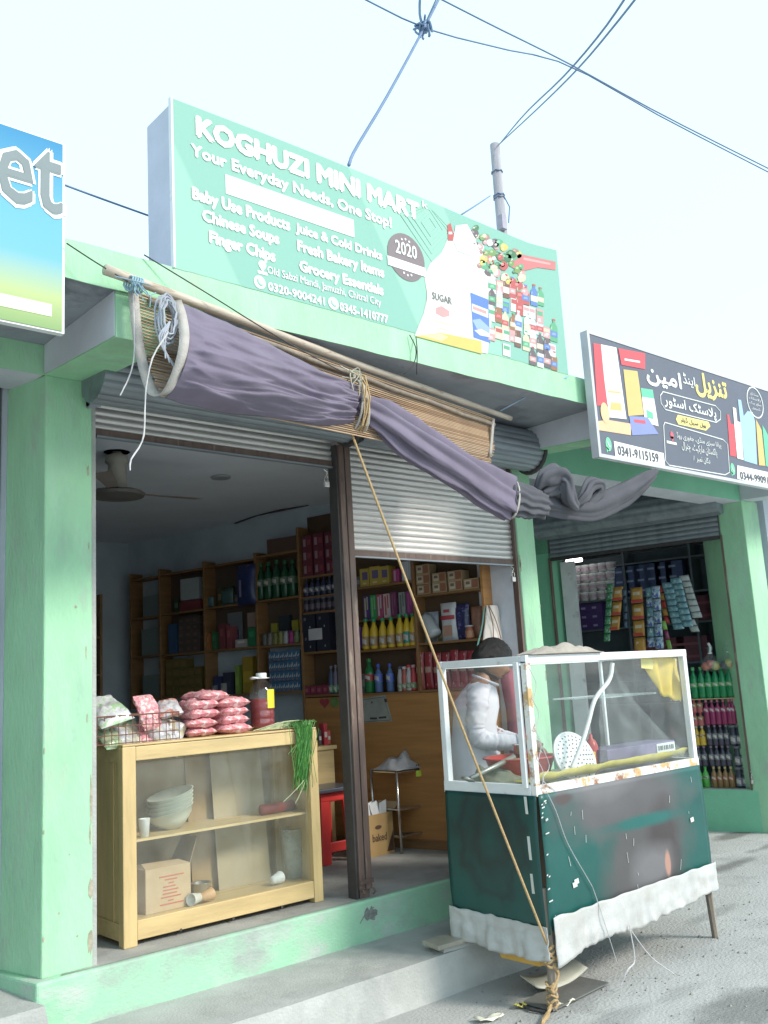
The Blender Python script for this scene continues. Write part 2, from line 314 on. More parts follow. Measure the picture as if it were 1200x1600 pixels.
# roof slab and its painted front edge
p = MB(); p.box(-4, 3.80, 3.55, 10.6, 9.6, 3.728); bpart('roof_slab', p, soffit_m)
p = MB(); p.grid(lambda u, v: V((lerp(-4, 10.6, u), 3.797, lerp(3.547 + .006 * noise.noise(V((u * 60, 0, 0))), 3.733 + .008 * noise.noise(V((u * 70, 5, 0))), v))), 160, 2); bpart('fascia', p, mint, solid=.006)
# header beams of the neighbouring shops
p = MB(); p.box(-4, 4.645, 3.388, 1.81, 4.95, 3.549); b = bpart('header_beam', p, mint); q = MB(); q.box(-4, 4.65, 3.384, 1.80, 4.95, 3.387); q.build('bare_underside', plaster, b)
p = MB(); p.box(5.657, 4.645, 3.32, 8.955, 4.93, 3.549); b = bpart('header_beam', p, mint_shaded); q = MB(); q.box(5.66, 4.65, 3.316, 8.95, 4.93, 3.319); q.build('bare_underside', plaster, b)
# room of the mart
A_ = (2.07, 4.75); B_ = (5.412, 4.861); C_ = sk(5.45, 4.7, 4.45); D_ = sk(2.07, 4.75, 4.25)
p = MB(); p.add([(1.9, 4.62, FL), (5.44, 4.62, FL), (5.44, 4.7, FL), (*C_, FL), (*D_, FL), (1.99, 4.75, FL)], [(0, 1, 2, 3, 4, 5)]); bpart('floor', p, cement_floor)
p = MB(); p.prism([(2.05, 4.72), (5.46, 4.70), C_, D_], 3.29, 3.36); bpart('ceiling', p, ceil_m)
p = MB(); p.hexa([(5.452, 4.70, .1), (5.64, 4.95, .1), (*sk(5.65, 4.9, 4.4), .1), (*C_, .1)], [(5.452, 4.70, 3.5), (5.64, 4.95, 3.5), (*sk(5.65, 4.9, 4.4), 3.5), (*C_, 3.5)]); bpart('wall', p, room_wall)
p = MB(); p.prism([D_, C_, (C_[0], C_[1] + .2), (D_[0] - .3, D_[1] + .2)], .1, 3.5); bpart('wall', p, room_wall)
p = MB(); p.prism([sk(1.818, 4.64, .346), sk(2.066, 4.64, .346), D_, (D_[0] - .25, D_[1])], .1, 3.5); bpart('wall', p, room_wall)
# neighbouring shop on the left: closed dark front behind the pillar
p = MB(); p.box(-4, 5.02, .38, 1.72, 5.1, 3.5); bpart('wall', p, dark_board)
# room of the plastics shop
P2 = V((8.987, 4.64, 0)); F2 = .478
def W2(s, t, z): return V((P2.x + S.x * s + N.x * t, P2.y + S.y * s + N.y * t, z))
def b2(mb, s0, s1, t0, t1, z0, z1):
    return mb.hexa([W2(s1, t0, z0), W2(s0, t0, z0), W2(s0, t1, z0), W2(s1, t1, z0)], [W2(s1, t0, z1), W2(s0, t0, z1), W2(s0, t1, z1), W2(s1, t1, z1)])
p = MB(); b2(p, -.02, 2.3, -.006, .22, -.02, F2); bpart('plinth', p, mint_shaded, bevel=.012)
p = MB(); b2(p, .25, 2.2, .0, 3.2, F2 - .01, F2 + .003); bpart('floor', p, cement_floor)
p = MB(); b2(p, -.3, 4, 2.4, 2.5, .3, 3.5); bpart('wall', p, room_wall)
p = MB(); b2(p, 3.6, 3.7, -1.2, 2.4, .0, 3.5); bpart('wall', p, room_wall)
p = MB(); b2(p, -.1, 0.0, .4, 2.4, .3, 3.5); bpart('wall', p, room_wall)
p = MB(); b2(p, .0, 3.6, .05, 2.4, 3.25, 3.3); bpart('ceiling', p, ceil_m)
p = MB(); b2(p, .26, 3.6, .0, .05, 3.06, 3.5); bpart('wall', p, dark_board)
p = MB(); p.prism([(5.02, 8.3), (8.5, 8.0), (8.5, 8.2), (5.02, 8.5)], 0, 3.5); bpart("wall", p, mint_shaded)

# shutters: every slat a piece of its own
def slat_mesh(L, h, depth=.010):
    m = MB(); prof = [(0, 0), (-depth * .75, h * .18), (-depth, h * .45), (-depth * .75, h * .74), (0, h * .93), (.002, h * 1.02)]
    m.add([(x, y, z) for x in (0, L) for y, z in prof], [(i, 6 + i, 7 + i, i + 1) for i in range(5)])
    return m
def shutter(x0, x1, y, zb, zt, rail_h=.036):
    L = x1 - x0; h = .0405
    m = MB(); m.box(x0 + .004, y - .014, zb, x1 - .004, y + .014, zb + rail_h); r = m.build('roller_shutter', brown_iron, B)
    m = MB(); m.box(x0 + .01, y - .022, zb - .012, x1 - .01, y + .01, zb - .002); m.build('bottom_lip', steel_dark, r)
    base = slat_mesh(L, h).build('slat', steel_slat, r, smooth=True, loc=(0, 0, 0))
    nsl = int((zt - zb - rail_h) / h); me = base.data
    for i in range(nsl):
        o = base if i == 0 else base.copy()
        if i: COL.objects.link(o); o.parent = r; o.matrix_parent_inverse = base.matrix_parent_inverse.copy()
        o.location = (x0, y + random.uniform(-.0015, .0015), zb + rail_h + i * h)
    return r
shL = shutter(2.10, 3.728, 4.69, 3.112, 3.46)
shR = shutter(3.832, 5.43, 4.69, 2.535, 3.46)
# rolled part of both shutters under the soffit
for xa, xb in ((2.01, 3.72), (3.80, 5.50)):
    m = MB(); n = 120
    prof = [(.152 + .008 * abs(math.cos(10 * 2 * PI * k / n))) for k in range(n)]
    m.rings([[V((x, 4.50 + prof[k] * math.cos(2 * PI * k / n), 3.392 + prof[k] * math.sin(2 * PI * k / n))) for k in range(n)] for x in (xa, xb)])
    r = bpart('shutter_roll', m, steel_dark)
    e = MB()
    for x in (xb - .005,): e.rings([[V((xx, 4.50 + rr * math.cos(2 * PI * k / 20), 3.385 + rr * math.sin(2 * PI * k / 20) * 1.02)) for k in range(20)] for xx, rr in ((x, .168), (x + .02, .176), (x + .035, .16))])
    e.build('end_plate', iron, r)
# iron mullion and guide rails
m = MB(); m.box(3.735, 4.625, FL + .05, 3.778, 4.70, 3.25); m.box(3.784, 4.622, FL + .05, 3.83, 4.70, 3.25); m.box(3.775, 4.635, FL + .05, 3.79, 4.7, 3.25); m.box(3.745, 4.64, FL - .01, 3.82, 4.69, FL + .06)
mu = bpart('mullion', m, brown_iron, bevel=.004)
m = MB(); m.box(3.718, 4.64, FL - .01, 3.733, 4.72, 3.25); m.build('guide_channel', iron, mu)
m = MB()
for x in (3.742, 3.822): m.tube([(x, 4.61, FL + .02), (x, 4.59, FL + .035), (x, 4.61, FL + .055)], .006, 6)
m.box(3.73, 4.612, FL + .085, 3.835, 4.622, FL + .11); m.build('lock_loop', brown_iron, mu)
for x in (2.072, 5.428):
    m = MB(); m.box(x, 4.652, FL, x + .022, 4.70, 3.3); bpart('guide_rail', m, concrete if x < 3 else brown_iron)
m = MB()
for i in range(26):                                       # rough mortar left round the shutter end and broken plaster
    t = i / 25; m.obox((2.07 + .05 * noise.noise(V((i, 0, 0))), lerp(4.63, 4.30, t), lerp(3.28, 3.46, t) + .02 * noise.noise(V((i, 3, 0)))), (.035, 0, .01), (0, .03, .01), (0, -.01, .03 + .015 * noise.noise(V((i, 6, 0)))))
bpart('rough_mortar', m, soffit_m)
# shop 2 shutter, partly down
m = MB(); b2(m, .262, 2.18, -.012, .012, 2.965, 3.0); r2 = bpart('roller_shutter', m, iron)
sl2 = MB(); prof = [(0, 0), (-.009, .010), (-.012, .024), (-.009, .039), (0, .05), (.002, .054)]
sl2.add([W2(s, t, z) for s in (2.17, .27) for t, z in prof], [(i, 6 + i, 7 + i, i + 1) for i in range(5)])
base = sl2.build('slat', steel_dark, r2, smooth=True, loc=(0, 0, 0)); inv = base.matrix_parent_inverse.copy()
for i in range(6):
    o = base if i == 0 else base.copy()
    if i: COL.objects.link(o); o.parent = r2; o.matrix_parent_inverse = inv
    o.location = (0, 0, 3.0 + i * .0525)
m = MB(); n = 60
m.rings([[W2(s, -.10 + .155 * (1 + .03 * math.cos(12 * 2 * PI * k / n)) * math.cos(2 * PI * k / n), 3.36 + .155 * (1 + .03 * math.cos(12 * 2 * PI * k / n)) * math.sin(2 * PI * k / n)) for k in range(n)] for s in (2.25, .2)]); bpart('shutter_roll', m, steel_dark)
for a_ in (.245, 2.182): m = MB(); b2(m, a_, a_ + .017, -.02, .03, F2, 3.0); bpart('guide_rail', m, brown_iron)
m = MB(); b2(m, 1.98, 2.15, .18, .22, F2, 2.96); bpart('door_jamb', m, white_paint)
# damage to the paint: chips along the edges, as thin real flakes of bare plaster
m = MB(); random.seed(5)
def flake(x, z, w_, h):
    m.poly([(x + w_ * math.cos(a) * (1 + .6 * noise.noise(V((math.cos(a) * 2, math.sin(a) * 2, z * 9)))), 4.6386, z + h * math.sin(a) * (1 + .6 * noise.noise(V((math.cos(a) * 2 + 5, math.sin(a) * 2, z * 7))))) for a in [-2 * PI * k / 14 for k in range(14)]])
for x, z, w_, h in ((2.060, 1.22, .007, .10), (2.055, 1.05, .005, .06), (2.058, .80, .012, .05), (2.035, 1.95, .003, .035), (2.04, 1.62, .003, .02), (1.98, 2.18, .006, .008), (1.90, .72, .004, .006), (1.95, .98, .004, .004), (1.824, 1.48, .003, .018), (1.824, 1.1, .003, .012), (1.826, .62, .005, .012), (2.055, .56, .014, .05), (1.99, .60, .006, .005), (2.05, 2.5, .003, .02), (2.045, 2.9, .006, .03)): flake(x, z, w_, h)
for i in range(12):
    z = random.uniform(.2, 2.6); m.obox((random.choice([5.46, 5.47, 5.645]) + random.uniform(-.004, .004), 4.6395, z), (.004, 0, .001), (0, .0012, 0), (.001, 0, random.uniform(.01, .05)))
tag(bpart('paint_chip', m, M('bare_plaster', (.36, .33, .25), .9, .3, 30)), kind='stuff')
m = MB(); a0, a1 = sk(5.436, 4.704, 0), sk(5.436, 4.704, .30); m.hexa([(a0[0] - .008, a0[1], FL), (a0[0] + .003, a0[1], FL), (a1[0] + .003, a1[1], FL), (a1[0] - .008, a1[1], FL)], [(a0[0] - .008, a0[1], 3.25), (a0[0] + .003, a0[1], 3.25), (a1[0] + .003, a1[1], 3.25), (a1[0] - .008, a1[1], 3.25)]); bpart('plaster_side', m, plaster)
m = MB(); cr = [(0, 0)]
for k in range(5):
    pass
m.poly([(3.775 + .052 * math.cos(a) * (1 + .5 * noise.noise(V((math.cos(a) * 2, math.sin(a) * 2, 3)))), 4.5885, FL - .085 + .034 * math.sin(a) * (1 + .6 * noise.noise(V((math.cos(a) * 3, math.sin(a) * 3, 9))))) for a in [2 * PI * k / 18 for k in range(18)]]); m.tube([(3.69, 4.588, FL - .12), (3.72, 4.588, FL - .09), (3.75, 4.588, FL - .085), (3.80, 4.588, FL - .05)], .003, 5)
bpart('plinth_crack', m, M('broken_plaster', (.20, .21, .19), .9, .4, 40, .8, 60))

# fan, downlight, ceiling wire, crack
fan = thing('ceiling_fan', 'old cream ceiling fan hanging just inside the left shutter', 'fan', (2.66, 5.6, 3.29))
fc = PY(183, 778, 5.6); cream = M('cream_enamel', (.36, .33, .28), .5, .15, 6)
m = MB(); m.lathe([(.0, 0), (.06, 0), (.10, .015), (.10, .03), (.065, .045), (.058, .22), (.075, .235), (.075, .27), (.03, .30), (.03, .33), (.08, .36), (.085, 3.29 - fc.z)], fc, 18); m.build('motor', cream, fan, smooth=True)
m = MB(); m.lathe([(.07, .0), (.17, .012), (.18, .03), (.155, .045), (.06, .05)], fc + V((0, 0, -.004)), 22); m.build('rim', M('fan_rim', (.10, .09, .08), .5), fan)
for k in range(3):
    a = R(-4 + 120 * k); d = V((math.cos(a), math.sin(a), 0)); e = V((-d.y, d.x, .12)); c = fc + V((0, 0, .035))
    m = MB(); m.hexa([c + d * .1 - e * .03, c + d * .58 - e * .06, c + d * .58 + e * .06, c + d * .1 + e * .03], [c + d * .1 - e * .03 + V((0, 0, .004)), c + d * .58 - e * .06 + V((0, 0, .004)), c + d * .58 + e * .06 + V((0, 0, .004)), c + d * .1 + e * .03 + V((0, 0, .004))]); m.build('blade', M('fan_blade', (.20, .17, .15), .5), fan)
c = PZ(345, 745, 3.288); m = MB(); m.lathe([(.0, -.006), (.05, -.008), (.07, -.012), (.075, -.0)], c, 20); tag(m.build('downlight', M('grey_downlight', (.33, .35, .37), .4), smooth=True), 'round unlit downlight set in the dim ceiling of the mart', 'ceiling light')
m = MB(); pts = [PZ(*q, 3.282) for q in ((215, 862), (252, 852), (300, 838), (345, 826), (400, 806), (440, 797), (482, 790))]
m.tube(pts, [.008, .005, .006, .009, .006, .012, .005], 5, wob=1.2); bpart('ceiling_crack', m, iron)
c = PZ(178, 850, 3.285); m = MB(); m.tube([c, c + V((.02, 0, -.03)), c + V((.1, .1, -.06)), c + V((.22, .1, -.12)), c + V((.24, .1, -.5))], .006, 6); m.lathe([(.0, -.04), (.03, -.02), (.035, 0)], c, 10); tag(m.build('hanging_wire', iron), 'black loose wire hanging from the ceiling over the dark corner', 'wire')
# ------------------------------------------------------------------ sign boards
def flat(name, r, g, b): return M(name, (r, g, b), .7, .04, 8, spec=.15)
def sign_print(base, stripe, ang=(1, 0, .9), freq=5.0, mixv=.5):
    m = M('printed_vinyl', base, .7, .04, 5, spec=.15); n = m.node_tree.nodes; l = m.node_tree.links; b = n['Principled BSDF']
    tc = n.new('ShaderNodeTexCoord'); dt = n.new('ShaderNodeVectorMath'); dt.operation = 'DOT_PRODUCT'; dt.inputs[1].default_value = ang; l.new(tc.outputs['Object'], dt.inputs[0])
    mu_ = n.new('ShaderNodeMath'); mu_.operation = 'MULTIPLY'; mu_.inputs[1].default_value = freq; l.new(dt.outputs['Value'], mu_.inputs[0])
    si = n.new('ShaderNodeMath'); si.operation = 'SINE'; l.new(mu_.outputs[0], si.inputs[0])
    cr = n.new('ShaderNodeValToRGB'); l.new(si.outputs[0], cr.inputs[0]); cr.color_ramp.elements[0].position = .35; cr.color_ramp.elements[1].position = .42
    cr.color_ramp.elements[0].color = (*base, 1); cr.color_ramp.elements[1].color = (*stripe, 1); l.new(cr.outputs[0], b.inputs['Base Color'])
    return m
YS = 3.792
sg = thing('shop_sign', 'long pale green box sign of the mini mart standing on the roof edge', 'sign', (3.6, YS, 3.73))
m = MB(); m.box(2.115, YS + .004, 3.735, 5.125, 4.075, 4.628); m.build('box', M('sign_side_sheet', (.50, .52, .60), .6, .08, 4, .2, 20), sg, bevel=.01)
m = MB()
def sgn_face(u, v):
    top = 4.635 + .012 * math.sin(u * 5) + (.03 * max(0, u - .9) / .1 if u > .9 else 0) 
    return V((lerp(2.105, 5.135, u), YS + .0012 * noise.noise(V((u * 9, v * 3, 0))), lerp(3.73 - .004 * noise.noise(V((u * 40, 0, 0))), top, v)))
m.grid(sgn_face, 60, 6)
m.build('printed_face', sign_print((.235, .44, .365), (.285, .50, .41), (1, 0, .55), 3.1), sg, smooth=True)
m = MB(); m.box(2.100, YS - .008, 3.73, 2.110, YS + .02, 4.64); m.build('edge_strip', white_paint, sg)
yl = YS - .003
def q2(px, py, y=yl): p = PY(px, py, y); return p
white_print = flat('white_print', .74, .76, .74); UX = V((1, 0, 0)); UZ = V((0, 0, 1))
L = MB()
def line(txt, lx, ly_top, ly_bot, rx, ry_bot, bold=.0, mb=None, y=yl):
    a = PY(lx, ly_bot, y); t = PY(lx, ly_top, y); b = PY(rx, ry_bot, y)
    text_on(mb or L, txt, (a.x, y, (a.z + b.z) / 2), UX, UZ, b.x - a.x, t.z - a.z, bold)
line('KOGHUZI MINI MART', 306, 181, 216, 657, 345, .10)
line('Your Everyday Needs, One Stop!', 298, 225, 251, 613, 360, .06)
line('Baby Use Products', 300, 295, 321, 454, 363, .07)
line('Chinese Soups', 316, 329, 354, 437, 385, .07)
line('Finger Chips', 327, 362, 388, 431, 413, .07)
line('Juice & Cold Drinks', 462, 350, 370, 598, 409, .07)
line('Fresh Bakery Items', 465, 377, 400, 601, 437, .07)
line('Grocery Essentials', 468, 407, 430, 600, 466, .07)
line('Old Sabzi Mandi, Jamuzhi, Chitral City', 418, 416, 432, 596, 481, .02)
line('0320-9004241', 419, 441, 455, 508, 477, .07)
line('0345-1410777', 531, 474, 488, 607, 504, .07)
line('k', 660, 313, 324, 669, 327, .03)
a = q2(352, 271); b = q2(554, 370); c = q2(352, 303); d = q2(554, 345)
L.box(a.x, yl, (c.z + b.z) / 2, b.x, yl + .002, (a.z + d.z) / 2)
def disc(mb, cx, cz, rx, rz, y, n=28, a0=0, a1=2 * PI):
    pts = [V((cx + rx * math.cos(a0 + (a1 - a0) * k / n), y, cz + rz * math.sin(a0 + (a1 - a0) * k / n))) for k in range(n + (0 if a1 - a0 > 6.2 else 1))]
    mb.poly(pts)
for px, py in ((406, 441), (521, 474)):
    c = q2(px, py); disc(L, c.x, c.z, .036, .036, yl)
c = q2(410, 416); disc(L, c.x, c.z + .008, .024, .024, yl); L.poly([V((c.x - .03, yl + .0004, c.z - .045)), V((c.x + .03, yl + .0004, c.z - .045)), V((c.x + .03, yl + .0004, c.z - .028)), V((c.x - .03, yl + .0004, c.z - .028))]); L.poly([V((c.x - .02, yl - .0004, c.z)), V((c.x, yl - .0004, c.z - .035)), V((c.x + .02, yl - .0004, c.z))])
L.build('lettering', white_print, sg)
G = MB()                                                   # green marks inside the white icons, dark badge and what is printed at the right end
for px, py in ((406, 441), (521, 474)):
    c = q2(px, py); G.tube([(c.x - .014, yl - .002, c.z + .014), (c.x - .010, yl - .002, c.z - .004), (c.x + .004, yl - .002, c.z - .014), (c.x + .016, yl - .002, c.z - .012)], .005, 5, ra=.001)
G.build('phone_mark', flat('green_print', .25, .55, .42), sg)
D = MB(); bc = q2(635, 402); disc(D, bc.x, bc.z, .150, .150, yl); D.build('round_badge', flat('brown_grey_print', .22, .19, .20), sg)
m = MB(); m.box(bc.x - .155, yl - .002, bc.z - .088, bc.x + .155, yl - .0005, bc.z - .030); text_on(m, '2020', (bc.x - .088, yl - .002, bc.z + .006), UX, UZ, .176, .086, .03)
for k in range(3):
    for s_ in (-1, 1): disc(m, bc.x + (k - 1) * .03, bc.z + s_ * .115 - (abs(k - 1) * .008) * s_, .008, .008, yl - .002, 6)
m.build('badge_lettering', white_print, sg)
D = MB()                                                   # concentric diamonds
dc = q2(672, 352)
for k in range(4):
    r0 = .05 + .058 * k; r1 = r0 + .026
    for a in range(4):
        A0 = PI / 2 * a; A1 = A0 + PI / 2; e0 = V((math.cos(A0), 0, math.sin(A0))); e1 = V((math.cos(A1), 0, math.sin(A1))); c0 = V((dc.x, yl + .001, dc.z))
        D.poly([V((p.x, p.y, min(p.z, 4.60))) for p in (c0 + e0 * r0, c0 + e1 * r0, c0 + e1 * r1, c0 + e0 * r1)])
D.build('diamond_print', flat('light_green_print', .28, .49, .41), sg)
def sx(f): return lerp(2.105, 5.135, f)
m = MB()
m.poly([q2(*p, yl + .0007) for p in ((648, 524), (662, 490), (668, 462), (663, 432), (672, 412), (690, 395), (700, 372), (735, 385), (765, 402), (775, 420), (772, 470), (762, 553))])
m.build('white_print_patch', flat('white_patch', .62, .63, .58), sg)
random.seed(3); _pc = {}
def pm_(c):
    if c not in _pc: _pc[c] = flat('print_colour', *c)
    return _pc[c]
pn = [0]
def printed(name, polys):                                  # one printed picture element: [(colour, points)], each layer a hair in front of the last
    mb = MB(); mats = []; pn[0] += 1
    for k, (c, pts) in enumerate(polys): mats.append(pm_(c)); mb.mi = k; mb.poly([q2(*p, yl - .0006 - .00025 * k - .0001 * (pn[0] % 6)) for p in pts])
    return mb.build(name, mats, sg)
wh, rd, bl, cr_c, dk_, gn, ye, pk2, br = (.60, .61, .60), (.44, .13, .13), (.14, .22, .46), (.56, .50, .38), (.16, .14, .15), (.14, .36, .22), (.56, .46, .16), (.52, .32, .32), (.30, .17, .11)
printed('printed_bag', [((.13, .22, .50), [(735, 457), (763, 468), (766, 536), (740, 527)]), (wh, [(737, 474), (763, 484), (763, 497), (738, 487)]), (pk2, [(739, 478), (760, 486), (760, 491), (739, 483)]), ((.30, .40, .62), [(738, 500), (750, 498), (765, 512), (765, 520), (745, 514)]), (wh, [(741, 516), (752, 514), (765, 521), (765, 527), (750, 524)])])
printed('printed_sack', [((.66, .66, .62), [(668, 448), (707, 462), (712, 527), (664, 520)]), (pk2, [(681, 481), (690, 478), (702, 486), (702, 494), (692, 496), (681, 490)]), (cr_c, [(678, 500), (703, 507), (703, 509), (678, 502)]), (cr_c, [(684, 511), (700, 515), (700, 517), (684, 513)])])
printed('printed_stripe', [(ye, [(648, 525), (690, 520), (752, 533), (753, 553)]), ((.62, .60, .34), [(660, 524), (690, 521), (700, 527), (690, 533)])])
printed('printed_pack', [(rd, [(699, 352), (704, 348), (712, 376), (700, 376)]), (wh, [(701, 362), (706, 362), (707, 366), (701, 366)])])
printed('printed_cloud', [((.60, .64, .62), [(712, 352), (730, 350), (742, 372), (750, 396), (735, 400), (715, 392), (708, 376)])])
printed('printed_ribbon', [((.52, .20, .20), [(808, 396), (868, 409), (868, 422), (840, 418), (815, 424), (800, 418)]), ((.58, .34, .33), [(818, 402), (860, 411), (860, 414), (818, 406)])])
for i in range(85):                                        # fruit and vegetable heap
    u = random.random(); v = random.random(); px = 738 + 78 * u + 6 * v; py = 350 + 50 * u + 62 * v; rr = random.uniform(3, 8.5)
    if py < 348 + .48 * (px - 735): continue
    c = random.choice([rd, gn, cr_c, dk_, wh, pk2, (.20, .30, .14), (.10, .20, .12), ye, (.36, .22, .20)])
    ring = [(px + rr * math.cos(a) * random.uniform(.75, 1), py + rr * math.sin(a) * random.uniform(.75, 1)) for a in [k * PI / 5 for k in range(10)]]
    printed('printed_fruit', [(c, ring), (tuple(min(.66, q * 1.5 + .05) for q in c), [(px - rr * .2 + rr * .35 * math.cos(a), py - rr * .3 + rr * .3 * math.sin(a)) for a in [k * PI / 3 for k in range(6)]])])
def bottle_print(px, py, h, ww, c, cap, lab):
    sh = .32
    def P_(x, y): return (px + ww * x, py - h * y + .3 * ww * x)
    printed('printed_bottle', [(c, [P_(0, 0), P_(1, 0), P_(1, .58), P_(.92, .70), P_(.66, .82), P_(.66, .94), P_(.34, .94), P_(.34, .82), P_(.08, .70), P_(0, .58)]), (cap, [P_(.30, .92), P_(.70, .92), P_(.70, 1.0), P_(.30, 1.0)]), (lab, [P_(.02, .20), P_(.98, .20), P_(.98, .46), P_(.02, .46)]), (tuple(min(.66, q * 1.3 + .06) for q in lab), [P_(.2, .27), P_(.8, .29), P_(.7, .40), P_(.3, .38)]), (tuple(min(.66, q + .18) for q in c), [P_(.12, .5), P_(.24, .5), P_(.24, .66), P_(.12, .6)])])
def box_print(px, py, h, ww, c, lab):
    def P_(x, y): return (px + ww * x, py - h * y + .3 * ww * x)
    printed('printed_pack', [(c, [P_(0, 0), P_(1, 0), P_(1, 1), P_(0, 1)]), (lab, [P_(.1, .55), P_(.9, .55), P_(.9, .85), P_(.1, .85)]), (tuple(min(.66, q * 1.3 + .05) for q in c), [P_(.15, .1), P_(.7, .12), P_(.6, .4), P_(.2, .35)])])
for j in range(5):
    for i in range(11):
        px = 764 + 10.6 * i + random.uniform(-2, 2); py = 455 + 24 * j + .30 * (px - 764) + random.uniform(-4, 4)
        if py > 552 + .275 * (px - 764) or px > 868 or (i > 7 and j < 2) or (i < 2 and j > 3): continue
        c = random.choice([dk_, br, (.20, .12, .10), wh, gn, (.50, .50, .52), rd, bl, cr_c]); lab = random.choice([rd, wh, bl, gn, pk2, cr_c])
        if i < 4 and random.random() < .6 or random.random() < .2: box_print(px, py, random.uniform(16, 24), random.uniform(10, 13), random.choice([wh, cr_c, pk2, (.58, .60, .62), wh, bl]), lab)
        else: bottle_print(px, py, random.uniform(28, 38), random.uniform(9.5, 12), c, random.choice([wh, rd, gn, bl]), lab)
m = MB(); line('SUGAR', 676, 457, 468, 706, 475, .004, m, yl - .004); m.build('dark_lettering', flat('grey_print', .2, .2, .2), sg)

# sign over the left neighbour
YL = 3.76
s0 = thing('shop_sign', 'sky blue sign board cut by the left edge with big grey letters et', 'sign', (.6, YL, 3.27))
m = MB(); m.box(-1.6, YL, 3.268, 1.552, YL + .035, 4.165); m.build('board', M('white_sheet', (.75, .76, .77), .5, .04, 4), s0)
gm_ = M('blue_sky_print', (.2, .5, .8), .7, .03, 5, spec=.15); n = gm_.node_tree.nodes; l = gm_.node_tree.links; tc = n.new('ShaderNodeTexCoord'); sp = n.new('ShaderNodeSeparateXYZ'); l.new(tc.outputs['Object'], sp.inputs[0])
cr = n.new('ShaderNodeValToRGB'); mr = n.new('ShaderNodeMapRange'); mr.inputs[2].default_value = .9; l.new(sp.outputs[2], mr.inputs[0]); l.new(mr.outputs[0], cr.inputs[0]); l.new(cr.outputs[0], n['Principled BSDF'].inputs['Base Color'])
e = cr.color_ramp.elements; e[0].position = 0; e[0].color = (.24, .36, .16, 1); e[1].position = 1; e[1].color = (.055, .23, .42, 1)
for ps, cc in ((.16, (.42, .50, .24, 1)), (.27, (.30, .46, .40, 1)), (.36, (.17, .42, .52, 1)), (.6, (.15, .40, .54, 1))): x = e.new(ps); x.color = cc
m = MB(); m.box(-1.59, YL - .004, 3.276, 1.54, YL - .001, 4.157); m.build('printed_face', gm_, s0)
for nm, off, dy, mt in (('letter_outline', .055, -.006, flat('white_letter', .85, .86, .86)), ('lettering', .018, -.008, flat('grey_letter', .22, .26, .27))):
    m = MB(); p0 = PY(-6, 311, YL); p1 = PY(97, 321, YL); q0 = PY(-6, 235, YL)
    g = .018 if off > .03 else 0
    text_on(m, 'et', (p0.x - g, YL + dy, p0.z + .0 - g), UX, UZ, p1.x - p0.x + 2 * g, .295 + 2 * g, off * 1.1); m.build(nm, mt, s0)
m = MB(); a = PY(0, 467, YL); b = PY(80, 485, YL); m.box(a.x - .8, YL - .006, b.z - .03, b.x, YL - .0045, b.z + .025); m.build('pale_band', flat('pale_yellow_print', .78, .80, .62), s0)

# dark sign over the right neighbour
YR = 3.70
s2 = thing('shop_sign', 'dark grey sign board with Urdu lettering over the plastics shop', 'sign', (6.5, YR, 3.14))
m = MB(); m.box(5.262, YR + .002, 3.145, 8.05, YR + .05, 4.047); m.build('board', white_paint, s2)
m = MB(); m.box(5.258, YR - .008, 3.14, 5.285, YR + .052, 4.05); m.box(5.285, YR - .008, 4.03, 8.05, YR + .001, 4.05); m.box(5.285, YR - .008, 3.14, 8.05, YR + .001, 3.165); m.build('frame', M('grey_metal_edge', (.5, .5, .53), .4, .1, 6), s2)
m = MB(); m.box(5.285, YR - .003, 3.165, 8.04, YR + .001, 4.03); m.build('printed_face', M('dark_slate_print', (.10, .11, .145), .5, .06, 3), s2)
y2 = YR - .006; r2_ = MB(); wl = MB()
def line2(mb, txt, lx, ly_top, ly_bot, rx, ry_bot, bold=0, y=None): line(txt, lx, ly_top, ly_bot, rx, ry_bot, bold, mb, y or y2)
def z2(px, py): return PY(px, py, y2)
line2(wl, urdu('امین'), 1012, 574, 607, 1066, 610, .05); line2(wl, urdu('اینڈ'), 1068, 583, 603, 1087, 607, .02)
line2(wl, urdu('پلاسٹک اسٹور'), 1039, 619, 640, 1120, 657, .03)
line2(wl, urdu('پرانا سبزی منڈی، جغوری روڈ'), 1058, 676, 688, 1127, 701, .002); line2(wl, urdu('پاکستان مارکیٹ، چترال'), 1066, 690, 705, 1121, 716, .002); line2(wl, urdu('دکان نمبر ۸'), 1084, 711, 722, 1110, 727, .002)
def outline(mb, pts, r=.004):
    P = [z2(*p) for p in pts] + [z2(*pts[0])]; mb.tube(P, r, 4, ra=.0015)
outline(wl, [(1036, 612), (1118, 634), (1126, 643), (1126, 655), (1119, 660), (1040, 640), (1033, 630), (1032, 618)])
outline(wl, [(1039, 660), (1130, 687), (1137, 694), (1140, 738), (1133, 742), (1046, 727), (1040, 720), (1037, 665)])
c = z2(1180, 629); wl.tube([(c.x + .135 * math.cos(k * PI / 14), y2, c.z + .135 * math.sin(k * PI / 14)) for k in range(29)], .006, 4, ra=.0015)
for k in range(4): ww = (.07, .10, .10, .07)[k]; text_on(wl, urdu(('مصالحہ' if False else 'سستا بازار', 'پلاسٹک', 'شاپر بیگ', 'ڈسپوزل')[k].replace('ش', 'س').replace('گ', 'ک')), (c.x - ww, y2, c.z + .055 - .042 * k), UX, UZ, ww * 2, .03, 0)
wl.box(z2(1043, 700).x, y2, z2(1050, 690).z - .02, z2(1058, 700).x, y2 + .001, z2(1050, 690).z)
bx = [(959, 689), (1037, 708), (1040, 733), (962, 716)]
wl.poly([z2(*p) for p in reversed(bx)]); wl.poly([z2(*p) for p in ((1152, 727), (1152, 748), (1215, 765), (1215, 741))])
wl.build('white_lettering', white_print, s2)
